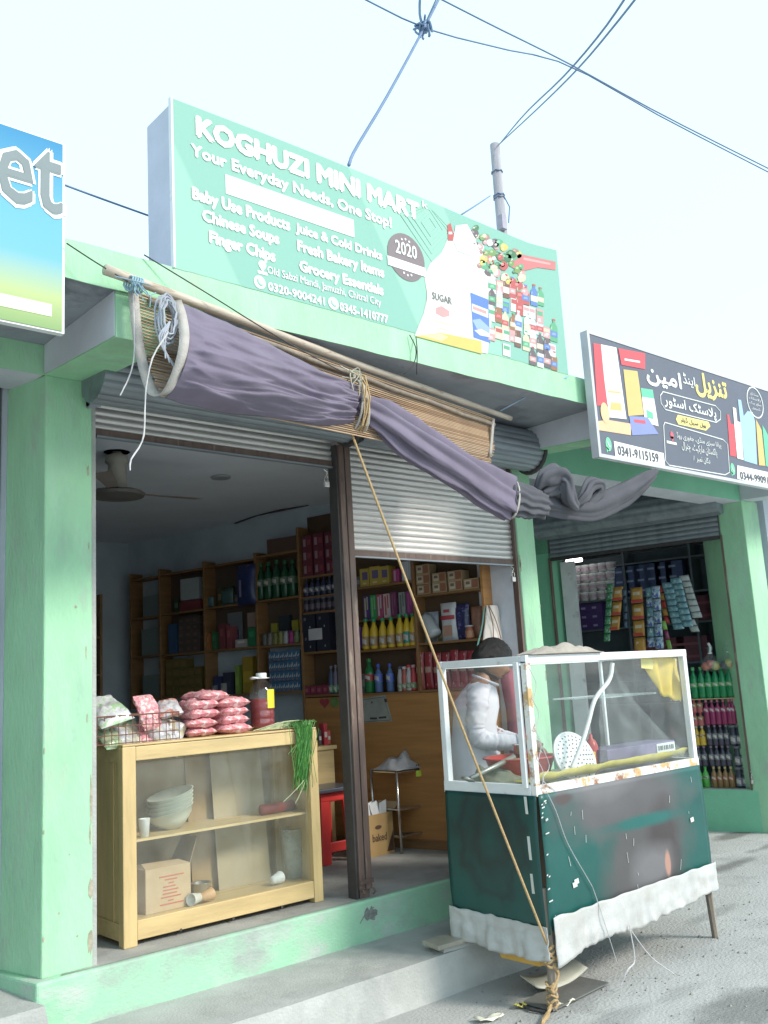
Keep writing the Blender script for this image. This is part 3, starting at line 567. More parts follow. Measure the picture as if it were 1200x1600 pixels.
m = MB(); line2(m, urdu('تنزیل'), 1089, 585, 624, 1138, 628, .05); m.poly([z2(*p) for p in ((1059, 648), (1056, 655), (1060, 663), (1103, 673), (1110, 666), (1107, 659))]); m.build('yellow_lettering', flat('yellow_letter', .78, .66, .25), s2)
m = MB(); line2(m, urdu('ہول سیل ڈیلر'), 1064, 652, 662, 1104, 669, .02, y2 - .003); line2(m, '0341-9115159', 966, 696, 711, 1030, 723, .03, y2 - .003); line2(m, '0344-99091155', 1157, 734, 746, 1216, 762, .03, y2 - .003); m.build('dark_lettering', flat('dark_letter', .12, .12, .14), s2)
gmr = MB()
for px, py in ((951, 694), (1145, 733)): c = z2(px, py); disc(gmr, c.x, c.z, .034, .05, y2, 18); gmr.poly([V((c.x - .03, y2, c.z - .02)), V((c.x - .03, y2, c.z - .065)), V((c.x, y2, c.z - .035))])
gmr.build('phone_badge', flat('phone_green', .20, .60, .36), s2)
m = MB()
for px, py in ((951, 694), (1145, 733)): c = z2(px, py); m.tube([(c.x - .013, y2 - .003, c.z + .02), (c.x - .01, y2 - .003, c.z), (c.x + .003, y2 - .003, c.z - .016), (c.x + .014, y2 - .003, c.z - .016)], .005, 5, ra=.001)
m.build('phone_mark', white_print, s2)
m = MB(); c = z2(1050, 680); disc(m, c.x, c.z, .022, .03, y2, 14); m.poly([V((c.x - .02, y2, c.z - .01)), V((c.x, y2, c.z - .06)), V((c.x + .02, y2, c.z - .01))]); m.build('map_pin', flat('pin_red', .60, .15, .18), s2)
pk = {'red_pack_print': (.62, .12, .14), 'white_pack_print': (.80, .78, .74), 'gold_pack_print': (.62, .46, .20), 'green_pack_print': (.16, .52, .34), 'blue_pack_print': (.24, .28, .55), 'bread_print': (.70, .48, .30), 'sky_pack_print': (.35, .52, .74)}
pmt = {k: flat(k, *pk[k]) for k in pk}
def pr2(k, pts, d=0): mb = MB(); mb.poly([PY(*p, y2 - d) for p in pts]); mb.build('printed_pack', pmt[k], s2)
pr2('red_pack_print', [(927, 536), (939, 538), (952, 632), (933, 634)]); pr2('white_pack_print', [(939, 538), (963, 543), (979, 655), (952, 652), (944, 590)], .001)
pr2('red_pack_print', [(966, 544), (1008, 552), (1008, 577), (971, 570)], .001); pr2('gold_pack_print', [(974, 577), (996, 580), (1006, 648), (982, 650)]); pr2('green_pack_print', [(1001, 606), (1020, 609), (1022, 623), (1003, 620)]); pr2('white_pack_print', [(1003, 620), (1022, 623), (1029, 666), (1008, 660)])
pr2('blue_pack_print', [(983, 650), (1012, 652), (1029, 678), (988, 680)], .001)
pr2('bread_print', [(934, 658), (950, 656), (986, 662), (986, 680), (935, 672)]); c = z2(945, 645); m = MB(); disc(m, c.x, c.z, .05, .075, y2 - .002, 18); m.build('printed_bread', pmt['bread_print'], s2)
pr2('white_pack_print', [(950, 585), (968, 588), (968, 591), (950, 588)], .002); pr2('gold_pack_print', [(953, 640), (972, 642), (970, 630), (955, 628)], .002); pr2('red_pack_print', [(990, 655), (1008, 657), (1009, 662), (992, 660)], .002); pr2('green_pack_print', [(1010, 640), (1020, 645), (1021, 655), (1012, 652)], .002)
pr2('white_pack_print', [(976, 560), (1000, 564), (1000, 567), (976, 563)], .002); pr2('gold_pack_print', [(950, 610), (970, 612), (970, 615), (950, 613)], .002)
pr2('red_pack_print', [(1136, 647), (1139, 648), (1142, 662), (1147, 663), (1151, 714), (1141, 712)]); pr2('white_pack_print', [(1145, 636), (1150, 638), (1152, 658), (1157, 660), (1162, 719), (1152, 716)], .001)
pr2('sky_pack_print', [(1153, 624), (1158, 625), (1162, 650), (1168, 642), (1176, 644), (1180, 660), (1183, 726), (1163, 720)]); pr2('gold_pack_print', [(1181, 655), (1186, 664), (1190, 672), (1196, 728), (1186, 727)], .001); pr2('green_pack_print', [(1191, 664), (1195, 670), (1210, 700), (1210, 735), (1197, 728)])

# ------------------------------------------------------------------ pole, cables, roof wires
def rod(name, pts, r, mat, label, cat, n=6, seg=14, group=None):
    m = MB(); m.tube(curve(pts, seg) if seg else pts, r, n); return tag(m.build(name, mat, smooth=True), label, cat, group)
pt = PY(773, 226, 9.9)
up_ = thing('utility_pole', 'grey weathered pole rising behind the green sign with two cables at its tip', 'pole', (pt.x, 9.9, 0))
m = MB(); m.tube([(pt.x, 9.9, 0), (pt.x, 9.9, 5), (pt.x, 9.9, pt.z)], [.12, .105, .085], 14); m.build('pole_shaft', M('weathered_pole', (.34, .33, .36), .8, .25, 3, .4, 30, stretch=(4, 4, .4)), up_, smooth=True)
m = MB()
for z in (pt.z - .55, pt.z - 1.0, pt.z - 1.05): m.tube([(pt.x + .097 * math.cos(k * PI / 6), 9.9 + .097 * math.sin(k * PI / 6), z + .02 * (k % 2)) for k in range(13)], .012, 5)
m.tube([(pt.x + .09, 9.85, pt.z - 1.02), (pt.x + .14, 9.8, pt.z - 1.2), (pt.x + .10, 9.82, pt.z - 1.5)], .012, 5); m.build('wire_tie', cable_m, up_)
c = PY(766, 343, 9.85); m = MB(); m.obox((pt.x - .09, 9.8, c.z), (.06, 0, 0), (0, .05, 0), (.0, 0, .13)); m.build('bracket_plate', M('grey_plate', (.36, .34, .40), .7), up_)
rod('overhead_cable', [pt + V((.05, -.08, 0)), PD(845, 165, 13.5), PD(905, 105, 11), PD(960, 40, 9.6), PD(1015, -30, 8.5)], .010, cable_m, 'cable from the pole tip to the top edge, the one passing nearer the right', 'cable')
rod('overhead_cable', [pt + V((.03, -.09, -.02)), PD(820, 178, 13.5), PD(880, 120, 11), PD(940, 50, 9.6), PD(995, -30, 8.5)], .010, cable_m, 'cable from the pole tip to the top edge, the one passing nearer the left', 'cable')
rod('overhead_cable', [PY(545, 258, 4.0), PD(556, 232, 6.8), PD(605, 150, 7.6), PD(662, 45, 9), PD(700, -30, 10)], .011, cable_m, 'steep thick cable climbing from behind the green sign to the wire knot', 'cable')
rod('overhead_cable', [PD(545, -14, 9), PD(662, 43, 9), PD(780, 75, 9.6), PD(890, 103, 10.4), PD(1040, 186, 11.5), PD(1230, 284, 13)], .0075, cable_m, 'thin cable sagging through the wire knot and across to the right edge', 'cable')
rod('overhead_cable', [PD(668, -12, 9.4), PD(770, 40, 9.6), PD(890, 100, 10.3), PD(1040, 182, 11.4), PD(1230, 278, 12.9)], .0075, cable_m, 'straight thin cable crossing from the top centre to the right edge', 'cable')
rod('overhead_cable', [PY(90, 285, 4.3), PY(160, 311, 4.3), PY(238, 339, 4.3)], .006, cable_m, 'short cable between the blue sign and the side of the green sign', 'cable', seg=6)
rod('overhead_cable', [PD(720, 336, 12), PD(745, 320, 13), PY(766, 306, 9.8)], .010, cable_m, 'short stay cable from the sign top to the pole', 'cable', seg=6)
m = MB(); c = PD(662, 42, 9)
for k in range(9):
    m.tube(curve([c + V([random.uniform(-.07, .07) for _ in range(3)]) for _ in range(5)], 8), .010, 5)
m.tube(curve([PD(657, -20, 9), PD(656, 22, 9), c], 6), .012, 5); m.tube(curve([PD(690, -20, 9), PD(672, 20, 9), c], 6), .006, 5)
tag(m.build('wire_knot', M('cable_wrap', (.18, .27, .40), .6)), 'knot of wrapped wires where the overhead cables cross', 'wire knot')
for k, (px, py, hh) in enumerate(((176, 398, .07), (183, 404, .12), (205, 410, .07))):
    b = PY(px, py, 4.2); b.z = 3.725
    m = MB(); m.tube(curve([b, b + V((.01, 0, hh)), b + V((-.03, .01, hh * 1.5)), b + V((-.05, 0, hh * 1.2))], 7), .005, 5); m.tube(curve([b + V((.02, 0, 0)), b + V((.05, 0, hh * .7)), b + V((.03, 0, hh * 1.1))], 6), .005, 5)
    tag(m.build('rebar_stub', cable_m), 'bent reinforcing wire sticking out of the roof edge, ' + ('nearest the blue sign', 'tallest of the three', 'nearest the green sign')[k], 'wire')
for k, (pts, lb) in enumerate((([PY(104, 380, 3.74), PY(150, 410, 3.70), PY(200, 440, 3.68)], 'thin string from the blue sign to the end of the bamboo pole'),
    ([PY(225, 398, 3.78), PY(330, 462, 3.70), PY(440, 530, 3.70), PY(548, 588, 3.78)], 'thin dark cord running down across the green roof edge to the cloth knot'),
    ([PY(640, 523, 3.78), PY(650, 545, 3.76), PY(646, 570, 3.77), PY(630, 585, 3.8)], 'left of two loose wires hanging below the green sign'),
    ([PY(650, 526, 3.78), PY(652, 550, 3.75), PY(651, 585, 3.78)], 'right of two loose wires hanging below the green sign'))):
    rod('loose_wire', pts, .0035, iron, lb, 'wire', 5, 10)
rod('stay_cord', [PY(782, 642, 4.02), PY(830, 616, 3.9), PY(888, 588, 3.78)], .005, M('blue_cord', (.3, .42, .55), .7), 'pale blue cord tying the right end of the bamboo pole to the roof corner', 'cord', 5, 6)
# ------------------------------------------------------------------ rolled blind with its cloth
aw = thing('rolled_blind', 'split cane blind hung from a bamboo pole, bundled in faded purple cloth', 'blind', tuple(PY(470, 560, 3.8)))
pl, pr_ = PY(164, 421, 3.70), PY(798, 654, 4.05)
mid = lerp(pl, pr_, .5) + V((0, 0, -.012))
pole = curve([pl, lerp(pl, mid, .5) + V((0, 0, .004)), mid, lerp(mid, pr_, .5), pr_], 24)
m = MB(); m.tube(pole, [  .023 - .006 * k / 24 + (.0025 if k % 5 == 0 else 0) for k in range(25)], 12); m.build('bamboo_pole', bamboo, aw, smooth=True)
b0, b1 = PY(232, 466, 3.72), PY(772, 662, 4.04)
m = MB(); m.tube([lerp(b0, b1, k / 16) + V((0, 0, -.012 + .005 * math.sin(k * 1.7))) for k in range(17)], .014, 8); m.build('batten', grey_wood, aw, smooth=True)
# cane sticks: one shared stick mesh, stretched between the two side tapes
un = MB(); un.tube([(0, 0, 0), (.33, 0, .0012), (.66, 0, -.001), (1, 0, 0)], .0042, 6); st0 = un.build('cane_stick', cane, aw, loc=(0, 0, 0)); inv = st0.matrix_parent_inverse.copy()
st1 = st0.data.copy(); st1.materials[0] = cane_b
def stick(a, b, i):
    o = st0 if i == 0 else st0.copy()
    if i: COL.objects.link(o); o.parent = aw; o.matrix_parent_inverse = inv.copy()
    o.data = st1 if random.random() < .4 else st0.data if i == 0 else (st0.data if st0.data is not st1 else st1)
    d = b - a; o.location = a; o.rotation_mode = 'QUATERNION'; o.rotation_quaternion = d.to_track_quat('X', 'Z'); o.scale = (d.length, 1, 1)
Ltop, Lmid, Lbot = PY(212, 456, 3.74), PY(224, 540, 3.71), PY(250, 618, 3.62)
Rtop, Rbot = PY(772, 655, 4.05), PY(767, 722, 4.02)
LC = curve([Ltop, Lmid, Lbot], 32)
st0_data = st0.data
for i in range(33):
    t = i / 32
    a = LC[i] + V((random.uniform(-.01, .01), 0, 0)); b = lerp(Rtop, Rbot, t) + V((random.uniform(-.012, .012), 0, 0)); b = b + V((0, .012 * math.sin(t * 7), 0))
    o = st0 if i == 0 else st0.copy()
    if i: COL.objects.link(o); o.parent = aw; o.matrix_parent_inverse = inv.copy()
    if i and random.random() < .4: o.data = st1
    d = b - a; o.location = a; o.rotation_mode = 'QUATERNION'; o.rotation_quaternion = d.to_track_quat('X', 'Z'); o.scale = (d.length, 1, 1)
purple = M('faded_purple_cloth', (.175, .150, .200), .85, .12, 5, .25, 300, spots=[(.185, .155, .215)], spot_scale=2, spot_lo=.5, spot_hi=.75, spec=.2)
hem = M('dirty_white_tape', (.42, .39, .36), .85, .18, 9, .4, 150, spots=[(.28, .25, .22)], spot_scale=6, spot_lo=.5, spot_hi=.7)
shawl = M('grey_shawl', (.10, .10, .115), .9, .12, 6, .3, 250, spec=.2)
# main cloth, gathered at the knot
def cloth(u, v):
    T = curve_T[int(round(u * 120))]; Bm = curve_B[int(round(u * 120))]; Md = curve_M[int(round(u * 120))]
    a = (1 - v) ** 2; b = 2 * v * (1 - v); c = v * v
    p = T * a + (Md * 2 - (T + Bm) * .5) * b + Bm * c
    g = .38 + .62 * u ** 1.5
    f = math.sin(v * 30 + 3.0 * noise.noise(V((u * 2.2, v * 4, 0)))) * .5 + math.sin(v * 43 + 4 * noise.noise(V((u * 3, v * 3, 5)))) * .35
    rg = 1 - abs(noise.noise(V((u * 2.0, v * 6.5 + 1.2 * u, 4.2)))) * 2.2; rg2 = 1 - abs(noise.noise(V((u * 3.2, v * 13 + 2 * u, 9.2)))) * 2.2
    w_ = .028 * max(0, rg) ** 2 * (.5 + .5 * u) + .007 * max(0, rg2) ** 2 + .018 * g * f + .026 * noise.noise(V((u * 5, v * 9, 2))) * (1 - .3 * u) + .012 * noise.noise(V((u * 2.2 + v * 3, v * 5, 8)))
    return p + V((-.35, -1, .15)) * w_ * min(1, 6 * u + .25)
Y0 = 3.60
curve_T = curve([PY(274, 470, 3.66), PY(330, 497, 3.66), PY(420, 540, 3.70), PY(500, 578, 3.76), PY(556, 606, 3.84)], 120)
curve_B = curve([PY(258, 622, 3.60), PY(320, 637, 3.62), PY(400, 652, 3.67), PY(490, 664, 3.76), PY(549, 664, 3.84)], 120)
curve_M = curve([PY(293, 548, 3.47), PY(345, 568, 3.47), PY(430, 596, 3.54), PY(500, 622, 3.66), PY(557, 634, 3.79)], 120)
m = MB(); m.grid(cloth, 120, 96); m.build('cloth_cover', purple, aw, smooth=True, solid=.004)
# tapes along the left edge of the loop
def strap(name, pts, wdir, wd, mat, n=30, th=.006):
    c = curve(pts, n); m = MB(); m.add([q for k, p in enumerate(c) for q in (p - wdir(k / n) * wd, p + wdir(k / n) * wd)], [(2 * k, 2 * k + 1, 2 * k + 3, 2 * k + 2) for k in range(n)]); return m.build(name, mat, aw, smooth=True, solid=th)
strap('edge_tape', [PY(208, 455, 3.735), PY(217, 540, 3.71), PY(232, 600, 3.65), PY(245, 617, 3.60), PY(262, 610, 3.55), PY(280, 570, 3.485), PY(288, 530, 3.47), PY(284, 495, 3.56), PY(276, 470, 3.65)], lambda t: V((.8, -.3, .2)), .026, hem, 44)
strap('edge_tape', [PY(771, 655, 4.03), PY(768, 690, 4.01), PY(766, 712, 4.0)], lambda t: V((1, 0, 0)), .012, hem, 8)
m = MB()                                                   # torn threads along the cloth top
for k in range(14):
    u = random.choice([.12, .16, .2, .24, .42, .5]); a = curve_T[int(u * 120)] + V((random.uniform(-.05, .05), -.015, -.05)); m.tube([a, a + V((random.uniform(-.02, .02), -.01, -.02)), a + V((random.uniform(-.06, .06), -.005, -.03))], .003, 4)
m.build('torn_thread', M('dark_thread', (.06, .05, .08), .9), aw)
# tie at the knot
m = MB(); kc = PY(556, 634, 3.86)
for k in range(4):
    pts = []
    for j in range(17):
        a = 2 * PI * j / 16; pts.append(kc + V((.012 * k - .02 + .02 * math.sin(a + k), -.085 * math.cos(a), .15 * math.sin(a) - .003)))
    m.tube(pts, .008, 6)
m.build('tie_band', M('tie_cloth', (.40, .37, .34), .9, .15, 20, .4, 120), aw, smooth=True)
for k in range(3):
    m = MB(); pts = [kc + V((.02 * k - .03 + random.uniform(-.01, .01), -.03 - .085 * math.cos(2 * PI * j / 12), .165 * math.sin(2 * PI * j / 12) + .01)) for j in range(13)]; m.tube(pts, .005, 5); m.build('rope_turn', rope_m, aw)
# lower cloth hanging to the right of the knot
def sleeve(path, hw, hd, folds, amp, n=40, seg=44, seed=0, tilt=V((0, 0, 0)), grow=.4):
    c = curve(path, seg); rs = []
    for i, p in enumerate(c):
        t = i / seg; d = (c[min(i + 1, seg)] - c[max(i - 1, 0)]).normalized(); b = V((.25, -1, 0)); b = (b - d * b.dot(d)).normalized(); a = d.cross(b)
        k = t * (len(hw) - 1); j = min(int(k), len(hw) - 2); W_ = lerp(hw[j], hw[j + 1], k - j); Dp = lerp(hd[j], hd[j + 1], k - j); ring = []
        for q in range(n):
            an = 2 * PI * q / n; ww = 1 + amp * (math.sin(folds * an + 2.6 * noise.noise(V((t * 2.5, seed, math.sin(an))))) * .5 + .8 * noise.noise(V((t * 3.5 + seed, math.cos(an) * 2, math.sin(an) * 2)))) * (1 - grow * t)
            ring.append(p + a * math.cos(an) * W_ * ww * (1 - .10 * max(0, 1 - abs(noise.noise(V((t * 4 + seed, q * .35, seed)))) * 3) ) + b * math.sin(an) * Dp * ww)
        rs.append(ring)
    m = MB(); m.rings(rs); return m
sleeve([PY(556, 632, 3.86), PY(600, 655, 3.83), PY(660, 698, 3.82), PY(730, 742, 3.84), PY(797, 779, 3.86)], [.062, .092, .118, .128, .132, .135], [.05, .065, .075, .075, .07, .06], 8, .42, 96, 56, 3, grow=.2).build('cloth_tail', purple, aw, smooth=True)
rim = []
for q in range(25):
    a = 2 * PI * q / 24; c = PY(800, 780, 3.855); d = (PY(797, 779, 3.86) - PY(730, 742, 3.84)).normalized(); b = V((.25, -1, 0)); b = (b - d * b.dot(d)).normalized(); aa = d.cross(b); rim.append(c + aa * math.cos(a) * .134 + b * math.sin(a) * .062)
m = MB(); m.tube(rim, .005, 6, ra=.013); m.build('edge_tape', hem, aw, smooth=True)
# coiled rope and strings of the blind
m = MB(); cc = PY(262, 498, 3.55); random.seed(8)
for k in range(6):
    r = .05 + .012 * (k % 3); m.tube([cc + V((r * .6 * math.cos(j * PI / 8) + random.uniform(-.006, .006), -.02 + .01 * k, 1.6 * r * math.sin(j * PI / 8))) for j in range(17)], .0055, 5)
for k in range(4): m.tube(curve([cc + V((0, -.02, -.02)), cc + V((-.03 - .01 * k, -.03, -.12)), cc + V((-.03 + .02 * k, -.03, -.2 - .015 * k))], 7), .004, 5)
m.build('coiled_cord', M('grey_blue_cord', (.36, .38, .43), .8, .1, 30), aw)
for pts in ([PY(208, 450, 3.70), PY(210, 540, 3.69), PY(205, 580, 3.69), PY(188, 618, 3.69)], [PY(262, 520, 3.50), PY(238, 560, 3.5), PY(228, 610, 3.5), PY(226, 660, 3.5), PY(222, 690, 3.5), PY(205, 718, 3.5), PY(203, 735, 3.5)]):
    m = MB(); m.tube(curve(pts, 18), .0032, 5, wob=.6); m.build('hanging_string', twine_m, aw)
m = MB(); ct = PY(208, 444, 3.69)
for k in range(5): m.tube([ct + V((.012 * k - .02 + .01 * math.sin(j), -.032 * math.cos(2 * PI * j / 10), .034 * math.sin(2 * PI * j / 10))) for j in range(11)], .005, 5)
for k in range(5): m.tube(curve([ct + V((0, -.03, 0)), ct + V((random.uniform(-.08, .06), -.05, random.uniform(-.06, .03))), ct + V((random.uniform(-.15, .1), -.04, random.uniform(-.14, 0)))], 6), .003, 4)
m.build('end_lashing', M('teal_lashing', (.25, .38, .45), .8), aw)
m = MB(); ck = PY(544, 582, 3.80)
for k in range(8): m.tube(curve([ck + V((0, -.03, 0)), ck + V((random.uniform(-.06, .08), -.05, random.uniform(-.06, .04))), ck + V((random.uniform(-.1, .14), -.03, random.uniform(-.14, .02)))], 6), .0035, 4)
m.build('end_lashing', M('straw_lashing', (.42, .40, .32), .8), aw)
# grey shawl tied between the cloth and the dark sign
sh = thing('grey_shawl', 'dark grey cloth twisted between the purple bundle and the dark sign', 'cloth', tuple(PY(900, 790, 3.8)))
sleeve([PY(796, 778, 3.86), PY(822, 784, 3.85), PY(850, 790, 3.84)], [.118, .105, .085], [.065, .06, .055], 12, .26, 72, 20, 9, grow=.1).build('gathered_sleeve', shawl, sh, smooth=True)
sleeve([PY(836, 785, 3.86), PY(880, 793, 3.84), PY(925, 792, 3.80), PY(975, 770, 3.76), PY(1010, 748, 3.71), PY(1026, 736, 3.69)], [.07, .082, .09, .085, .055, .02], [.05, .05, .05, .05, .035, .015], 5, .28, 60, 44, 21, grow=.1).build('shawl_tail', shawl, sh, smooth=True)
def fold(pts, hw, hd, seed, name='shawl_fold'): sleeve(pts, hw, hd, 4, .3, 40, 30, seed, grow=0).build(name, shawl, sh, smooth=True)
fold([PY(838, 765, 3.84), PY(850, 748, 3.80), PY(872, 742, 3.76), PY(884, 752, 3.74), PY(890, 778, 3.74), PY(902, 793, 3.76)], [.02, .06, .07, .06, .06, .03], [.02, .045, .05, .05, .045, .02], 4)
fold([PY(846, 772, 3.84), PY(868, 764, 3.80), PY(884, 770, 3.77), PY(897, 790, 3.76)], [.03, .055, .06, .03], [.03, .05, .05, .03], 11)
fold([PY(897, 790, 3.77), PY(912, 776, 3.74), PY(922, 758, 3.74), PY(936, 756, 3.74), PY(936, 772, 3.76), PY(918, 790, 3.78)], [.02, .04, .045, .035, .04, .02], [.02, .035, .035, .035, .035, .02], 6)
# orange guy rope down to the cart
kn = PY(546, 668, 3.86); ce = V((4.00, 3.43, .32))
rp = [lerp(kn, ce, k / 10) + V((0, 0, -.035 * math.sin(PI * k / 10))) for k in range(11)]
rod('guy_rope', rp, .0068, rope_m, 'long orange rope stretched from the cloth knot down to the cart corner', 'rope', 7, 40)
# ------------------------------------------------------------------ snack cart
X0, X1, CY0, CY1, ZT, ZR = 4.03, 5.61, 3.45, 4.11, 1.815, 1.12
ct = thing('snack_cart', 'glass topped white framed snack cart with dark green banner panels and a white skirt', 'cart', (4.8, 3.8, 0))
def cpart(n, mb, m, **k): return mb.build(n, m, ct, **k)
for x, y in ((X0, CY0), (X1, CY0), (X0, CY1), (X1, CY1)):
    hw_ = .02 if y < 3.6 or x < 5 else .011; m = MB(); m.box(x - hw_, y - hw_, ZR - .03, x + hw_, y + hw_, ZT - .03); cpart('corner_post', m, rusty_white if y < 3.6 and x < 5 else white_paint, bevel=.004)
m = MB(); m.box(X0 - .045, CY0 + .022, ZR - .01, X0 - .024, CY0 + .055, ZT - .035); cpart('corner_strip', m, white_paint, bevel=.003)
for a, b, mt in (((X0 - .02, CY0 - .022), (X1 + .02, CY0 + .02), white_paint), ((X0 - .02, CY1 - .02), (X1 + .02, CY1 + .02), white_paint)):
    m = MB(); m.box(a[0], a[1], ZT - .045, b[0], b[1], ZT); cpart('top_rail', m, mt, bevel=.004)
for x in (X0, X1):
    m = MB(); m.box(x - .018, CY0 + .022, ZT - .042, x + .018, CY1 - .022, ZT - .001); cpart('top_rail', m, white_paint, bevel=.004)
m = MB(); m.box(X0 - .022, CY0 - .024, ZR - .055, X1 + .022, CY0 + .012, ZR); cpart('deck_rail', m, rusty_white, bevel=.004)
m = MB(); m.box(X0 - .024, CY0 + .014, ZR - .062, X0 + .012, CY1 + .02, ZR + .004); cpart('deck_rail', m, white_paint, bevel=.004)
m = MB(); m.box(X1 - .012, CY0 + .014, ZR - .06, X1 + .022, CY1 + .02, ZR); m.build('deck_rail', white_paint, ct)
m = MB(); m.box(X0 + .013, CY0 + .013, ZR - .05, X1 - .013, CY1 - .0, ZR - .03); cpart('deck', m, M('greasy_deck', (.20, .20, .18), .35, .3, 5))
for n, pts in (('front', [(X0 + .021, CY0 - .004, ZR), (X1 - .021, CY0 - .004, ZR), (X1 - .021, CY0 - .004, ZT - .045), (X0 + .021, CY0 - .004, ZT - .045)]), ('side', [(X0 - .004, CY1 - .021, ZR), (X0 - .004, CY0 + .022, ZR), (X0 - .004, CY0 + .022, ZT - .04), (X0 - .004, CY1 - .021, ZT - .04)]),
               ('side', [(X1 + .004, CY0 + .022, ZR), (X1 + .004, CY1 - .021, ZR), (X1 + .004, CY1 - .021, ZT - .04), (X1 + .004, CY0 + .022, ZT - .04)])):
    m = MB(); m.poly(pts); cpart('glass_pane', m, glass_clear)
# printed banners: dark green flex with a brown grey food picture
def banner(name, g, patches):
    m = M(name, g, .38, .12, 3, .12, 14); n = m.node_tree.nodes; l = m.node_tree.links; b = n['Principled BSDF']; cur = b.inputs['Base Color'].links[0].from_socket
    tc = n.new('ShaderNodeTexCoord')
    for (cx, cz, rx, rz, col, soft) in patches:
        mp = n.new('ShaderNodeMapping'); mp.inputs['Location'].default_value = (-cx / rx, 0, -cz / rz); mp.inputs['Scale'].default_value = (1 / rx, 0, 1 / rz); l.new(tc.outputs['Object'], mp.inputs[0])
        nz = n.new('ShaderNodeTexNoise'); nz.inputs['Scale'].default_value = 4; l.new(tc.outputs['Object'], nz.inputs[0])
        ln = n.new('ShaderNodeVectorMath'); ln.operation = 'LENGTH'; l.new(mp.outputs[0], ln.inputs[0])
        ad = n.new('ShaderNodeMath'); ad.operation = 'ADD'; l.new(ln.outputs['Value'], ad.inputs[0]); l.new(nz.outputs[0], ad.inputs[1])
        mr = n.new('ShaderNodeMapRange'); mr.inputs[1].default_value = 1.5 - soft; mr.inputs[2].default_value = 1.5 + soft; mr.inputs[3].default_value = 1; mr.inputs[4].default_value = 0; l.new(ad.outputs[0], mr.inputs[0])
        mx = n.new('ShaderNodeMixRGB'); l.new(mr.outputs[0], mx.inputs[0]); l.new(cur, mx.inputs[1]); mx.inputs[2].default_value = (*col, 1); cur = mx.outputs[0]
    l.new(cur, b.inputs['Base Color']); return m
gfx = banner('printed_front_banner', (.010, .085, .075), [(-.02, .60, .62, .20, (.10, .095, .10), .3), (.12, .22, .40, .36, (.085, .08, .082), .3), (.30, .20, .16, .34, (.055, .045, .047), .3), (.18, .18, .20, .12, (.15, .145, .15), .4), (-.25, .72, .3, .10, (.15, .145, .15), .4), (.12, .45, .35, .035, (.012, .11, .10), .4), (.33, .17, .028, .07, (.40, .22, .17), .25), (-.60, .66, .08, .03, (.08, .06, .06), .3)])
gsd = banner('printed_side_banner', (.008, .065, .060), [])
n_ = gsd.node_tree.nodes; l_ = gsd.node_tree.links; b_ = n_['Principled BSDF']; cur = b_.inputs['Base Color'].links[0].from_socket; tc = n_.new('ShaderNodeTexCoord')
mp = n_.new('ShaderNodeMapping'); mp.inputs['Scale'].default_value = (0, 2.4, 2.0); mp.inputs['Location'].default_value = (0, 0, -.95); l_.new(tc.outputs['Object'], mp.inputs[0])
ln = n_.new('ShaderNodeVectorMath'); ln.operation = 'LENGTH'; l_.new(mp.outputs[0], ln.inputs[0]); nz = n_.new('ShaderNodeTexNoise'); nz.inputs['Scale'].default_value = 7; l_.new(tc.outputs['Object'], nz.inputs[0])
ad = n_.new('ShaderNodeMath'); ad.operation = 'MULTIPLY_ADD'; ad.inputs[1].default_value = .5; l_.new(nz.outputs[0], ad.inputs[0]); l_.new(ln.outputs['Value'], ad.inputs[2])
cr = n_.new('ShaderNodeValToRGB'); l_.new(ad.outputs[0], cr.inputs[0]); e = cr.color_ramp.elements; e[0].position = .30; e[0].color = (.02, .02, .02, 1); e[1].position = 1; e[1].color = (0, 0, 0, 1)
for ps, v in ((.55, .8), (.72, .35), (.82, .75), (.93, .1)): x = e.new(ps); x.color = (v, v, v, 1)
mx = n_.new('ShaderNodeMixRGB'); l_.new(cr.outputs[0], mx.inputs[0]); l_.new(cur, mx.inputs[1]); mx.inputs[2].default_value = (.012, .022, .028, 1); l_.new(mx.outputs[0], b_.inputs['Base Color'])
def pf(u, v): x = lerp(X0 - .012, X1 + .012, u); return V((x + .018 * (1 - v) * (u - .2), CY0 - .026 - .012 * math.sin(v * PI) * (.6 + .4 * noise.noise(V((u * 3, v * 3, 0)))) - .003 * noise.noise(V((u * 8, v * 6, 1))), lerp(.37, ZR - .045, v)))
m = MB(); m.grid(pf, 40, 24); cpart('front_banner', m, gfx, smooth=True, solid=.002, loc=(4.82, CY0, .37))
def ps_(u, v): y = lerp(CY1 + .01, CY0 - .02, u); return V((X0 - .026 - .010 * math.sin(v * PI) - .004 * noise.noise(V((u * 6, v * 5, 6))), y, lerp(.36, ZR - .05, v)))
m = MB(); m.grid(ps_, 24, 24); cpart('side_banner', m, gsd, smooth=True, solid=.002, loc=(X0, 3.78, .36))
m = MB(); m.box(X1 + .006, CY0, .36, X1 + .012, CY1, ZR - .05); cpart('side_banner', m, gsd)
m = MB(); m.box(X0, CY1 + .004, .30, X1, CY1 + .012, ZR - .05); cpart('back_board', m, grey_wood)
skm = M('white_skirt_cloth', (.50, .50, .49), .85, .10, 5, .25, 120, spots=[(.36, .355, .33), (.42, .41, .38)], spot_scale=2.6, spot_lo=.50, spot_hi=.70)
skd = M('dusty_skirt_cloth', (.48, .48, .47), .8, .10, 5, .4, 30, spots=[(.34, .34, .32), (.45, .44, .41)], spot_scale=3, spot_lo=.46, spot_hi=.66)
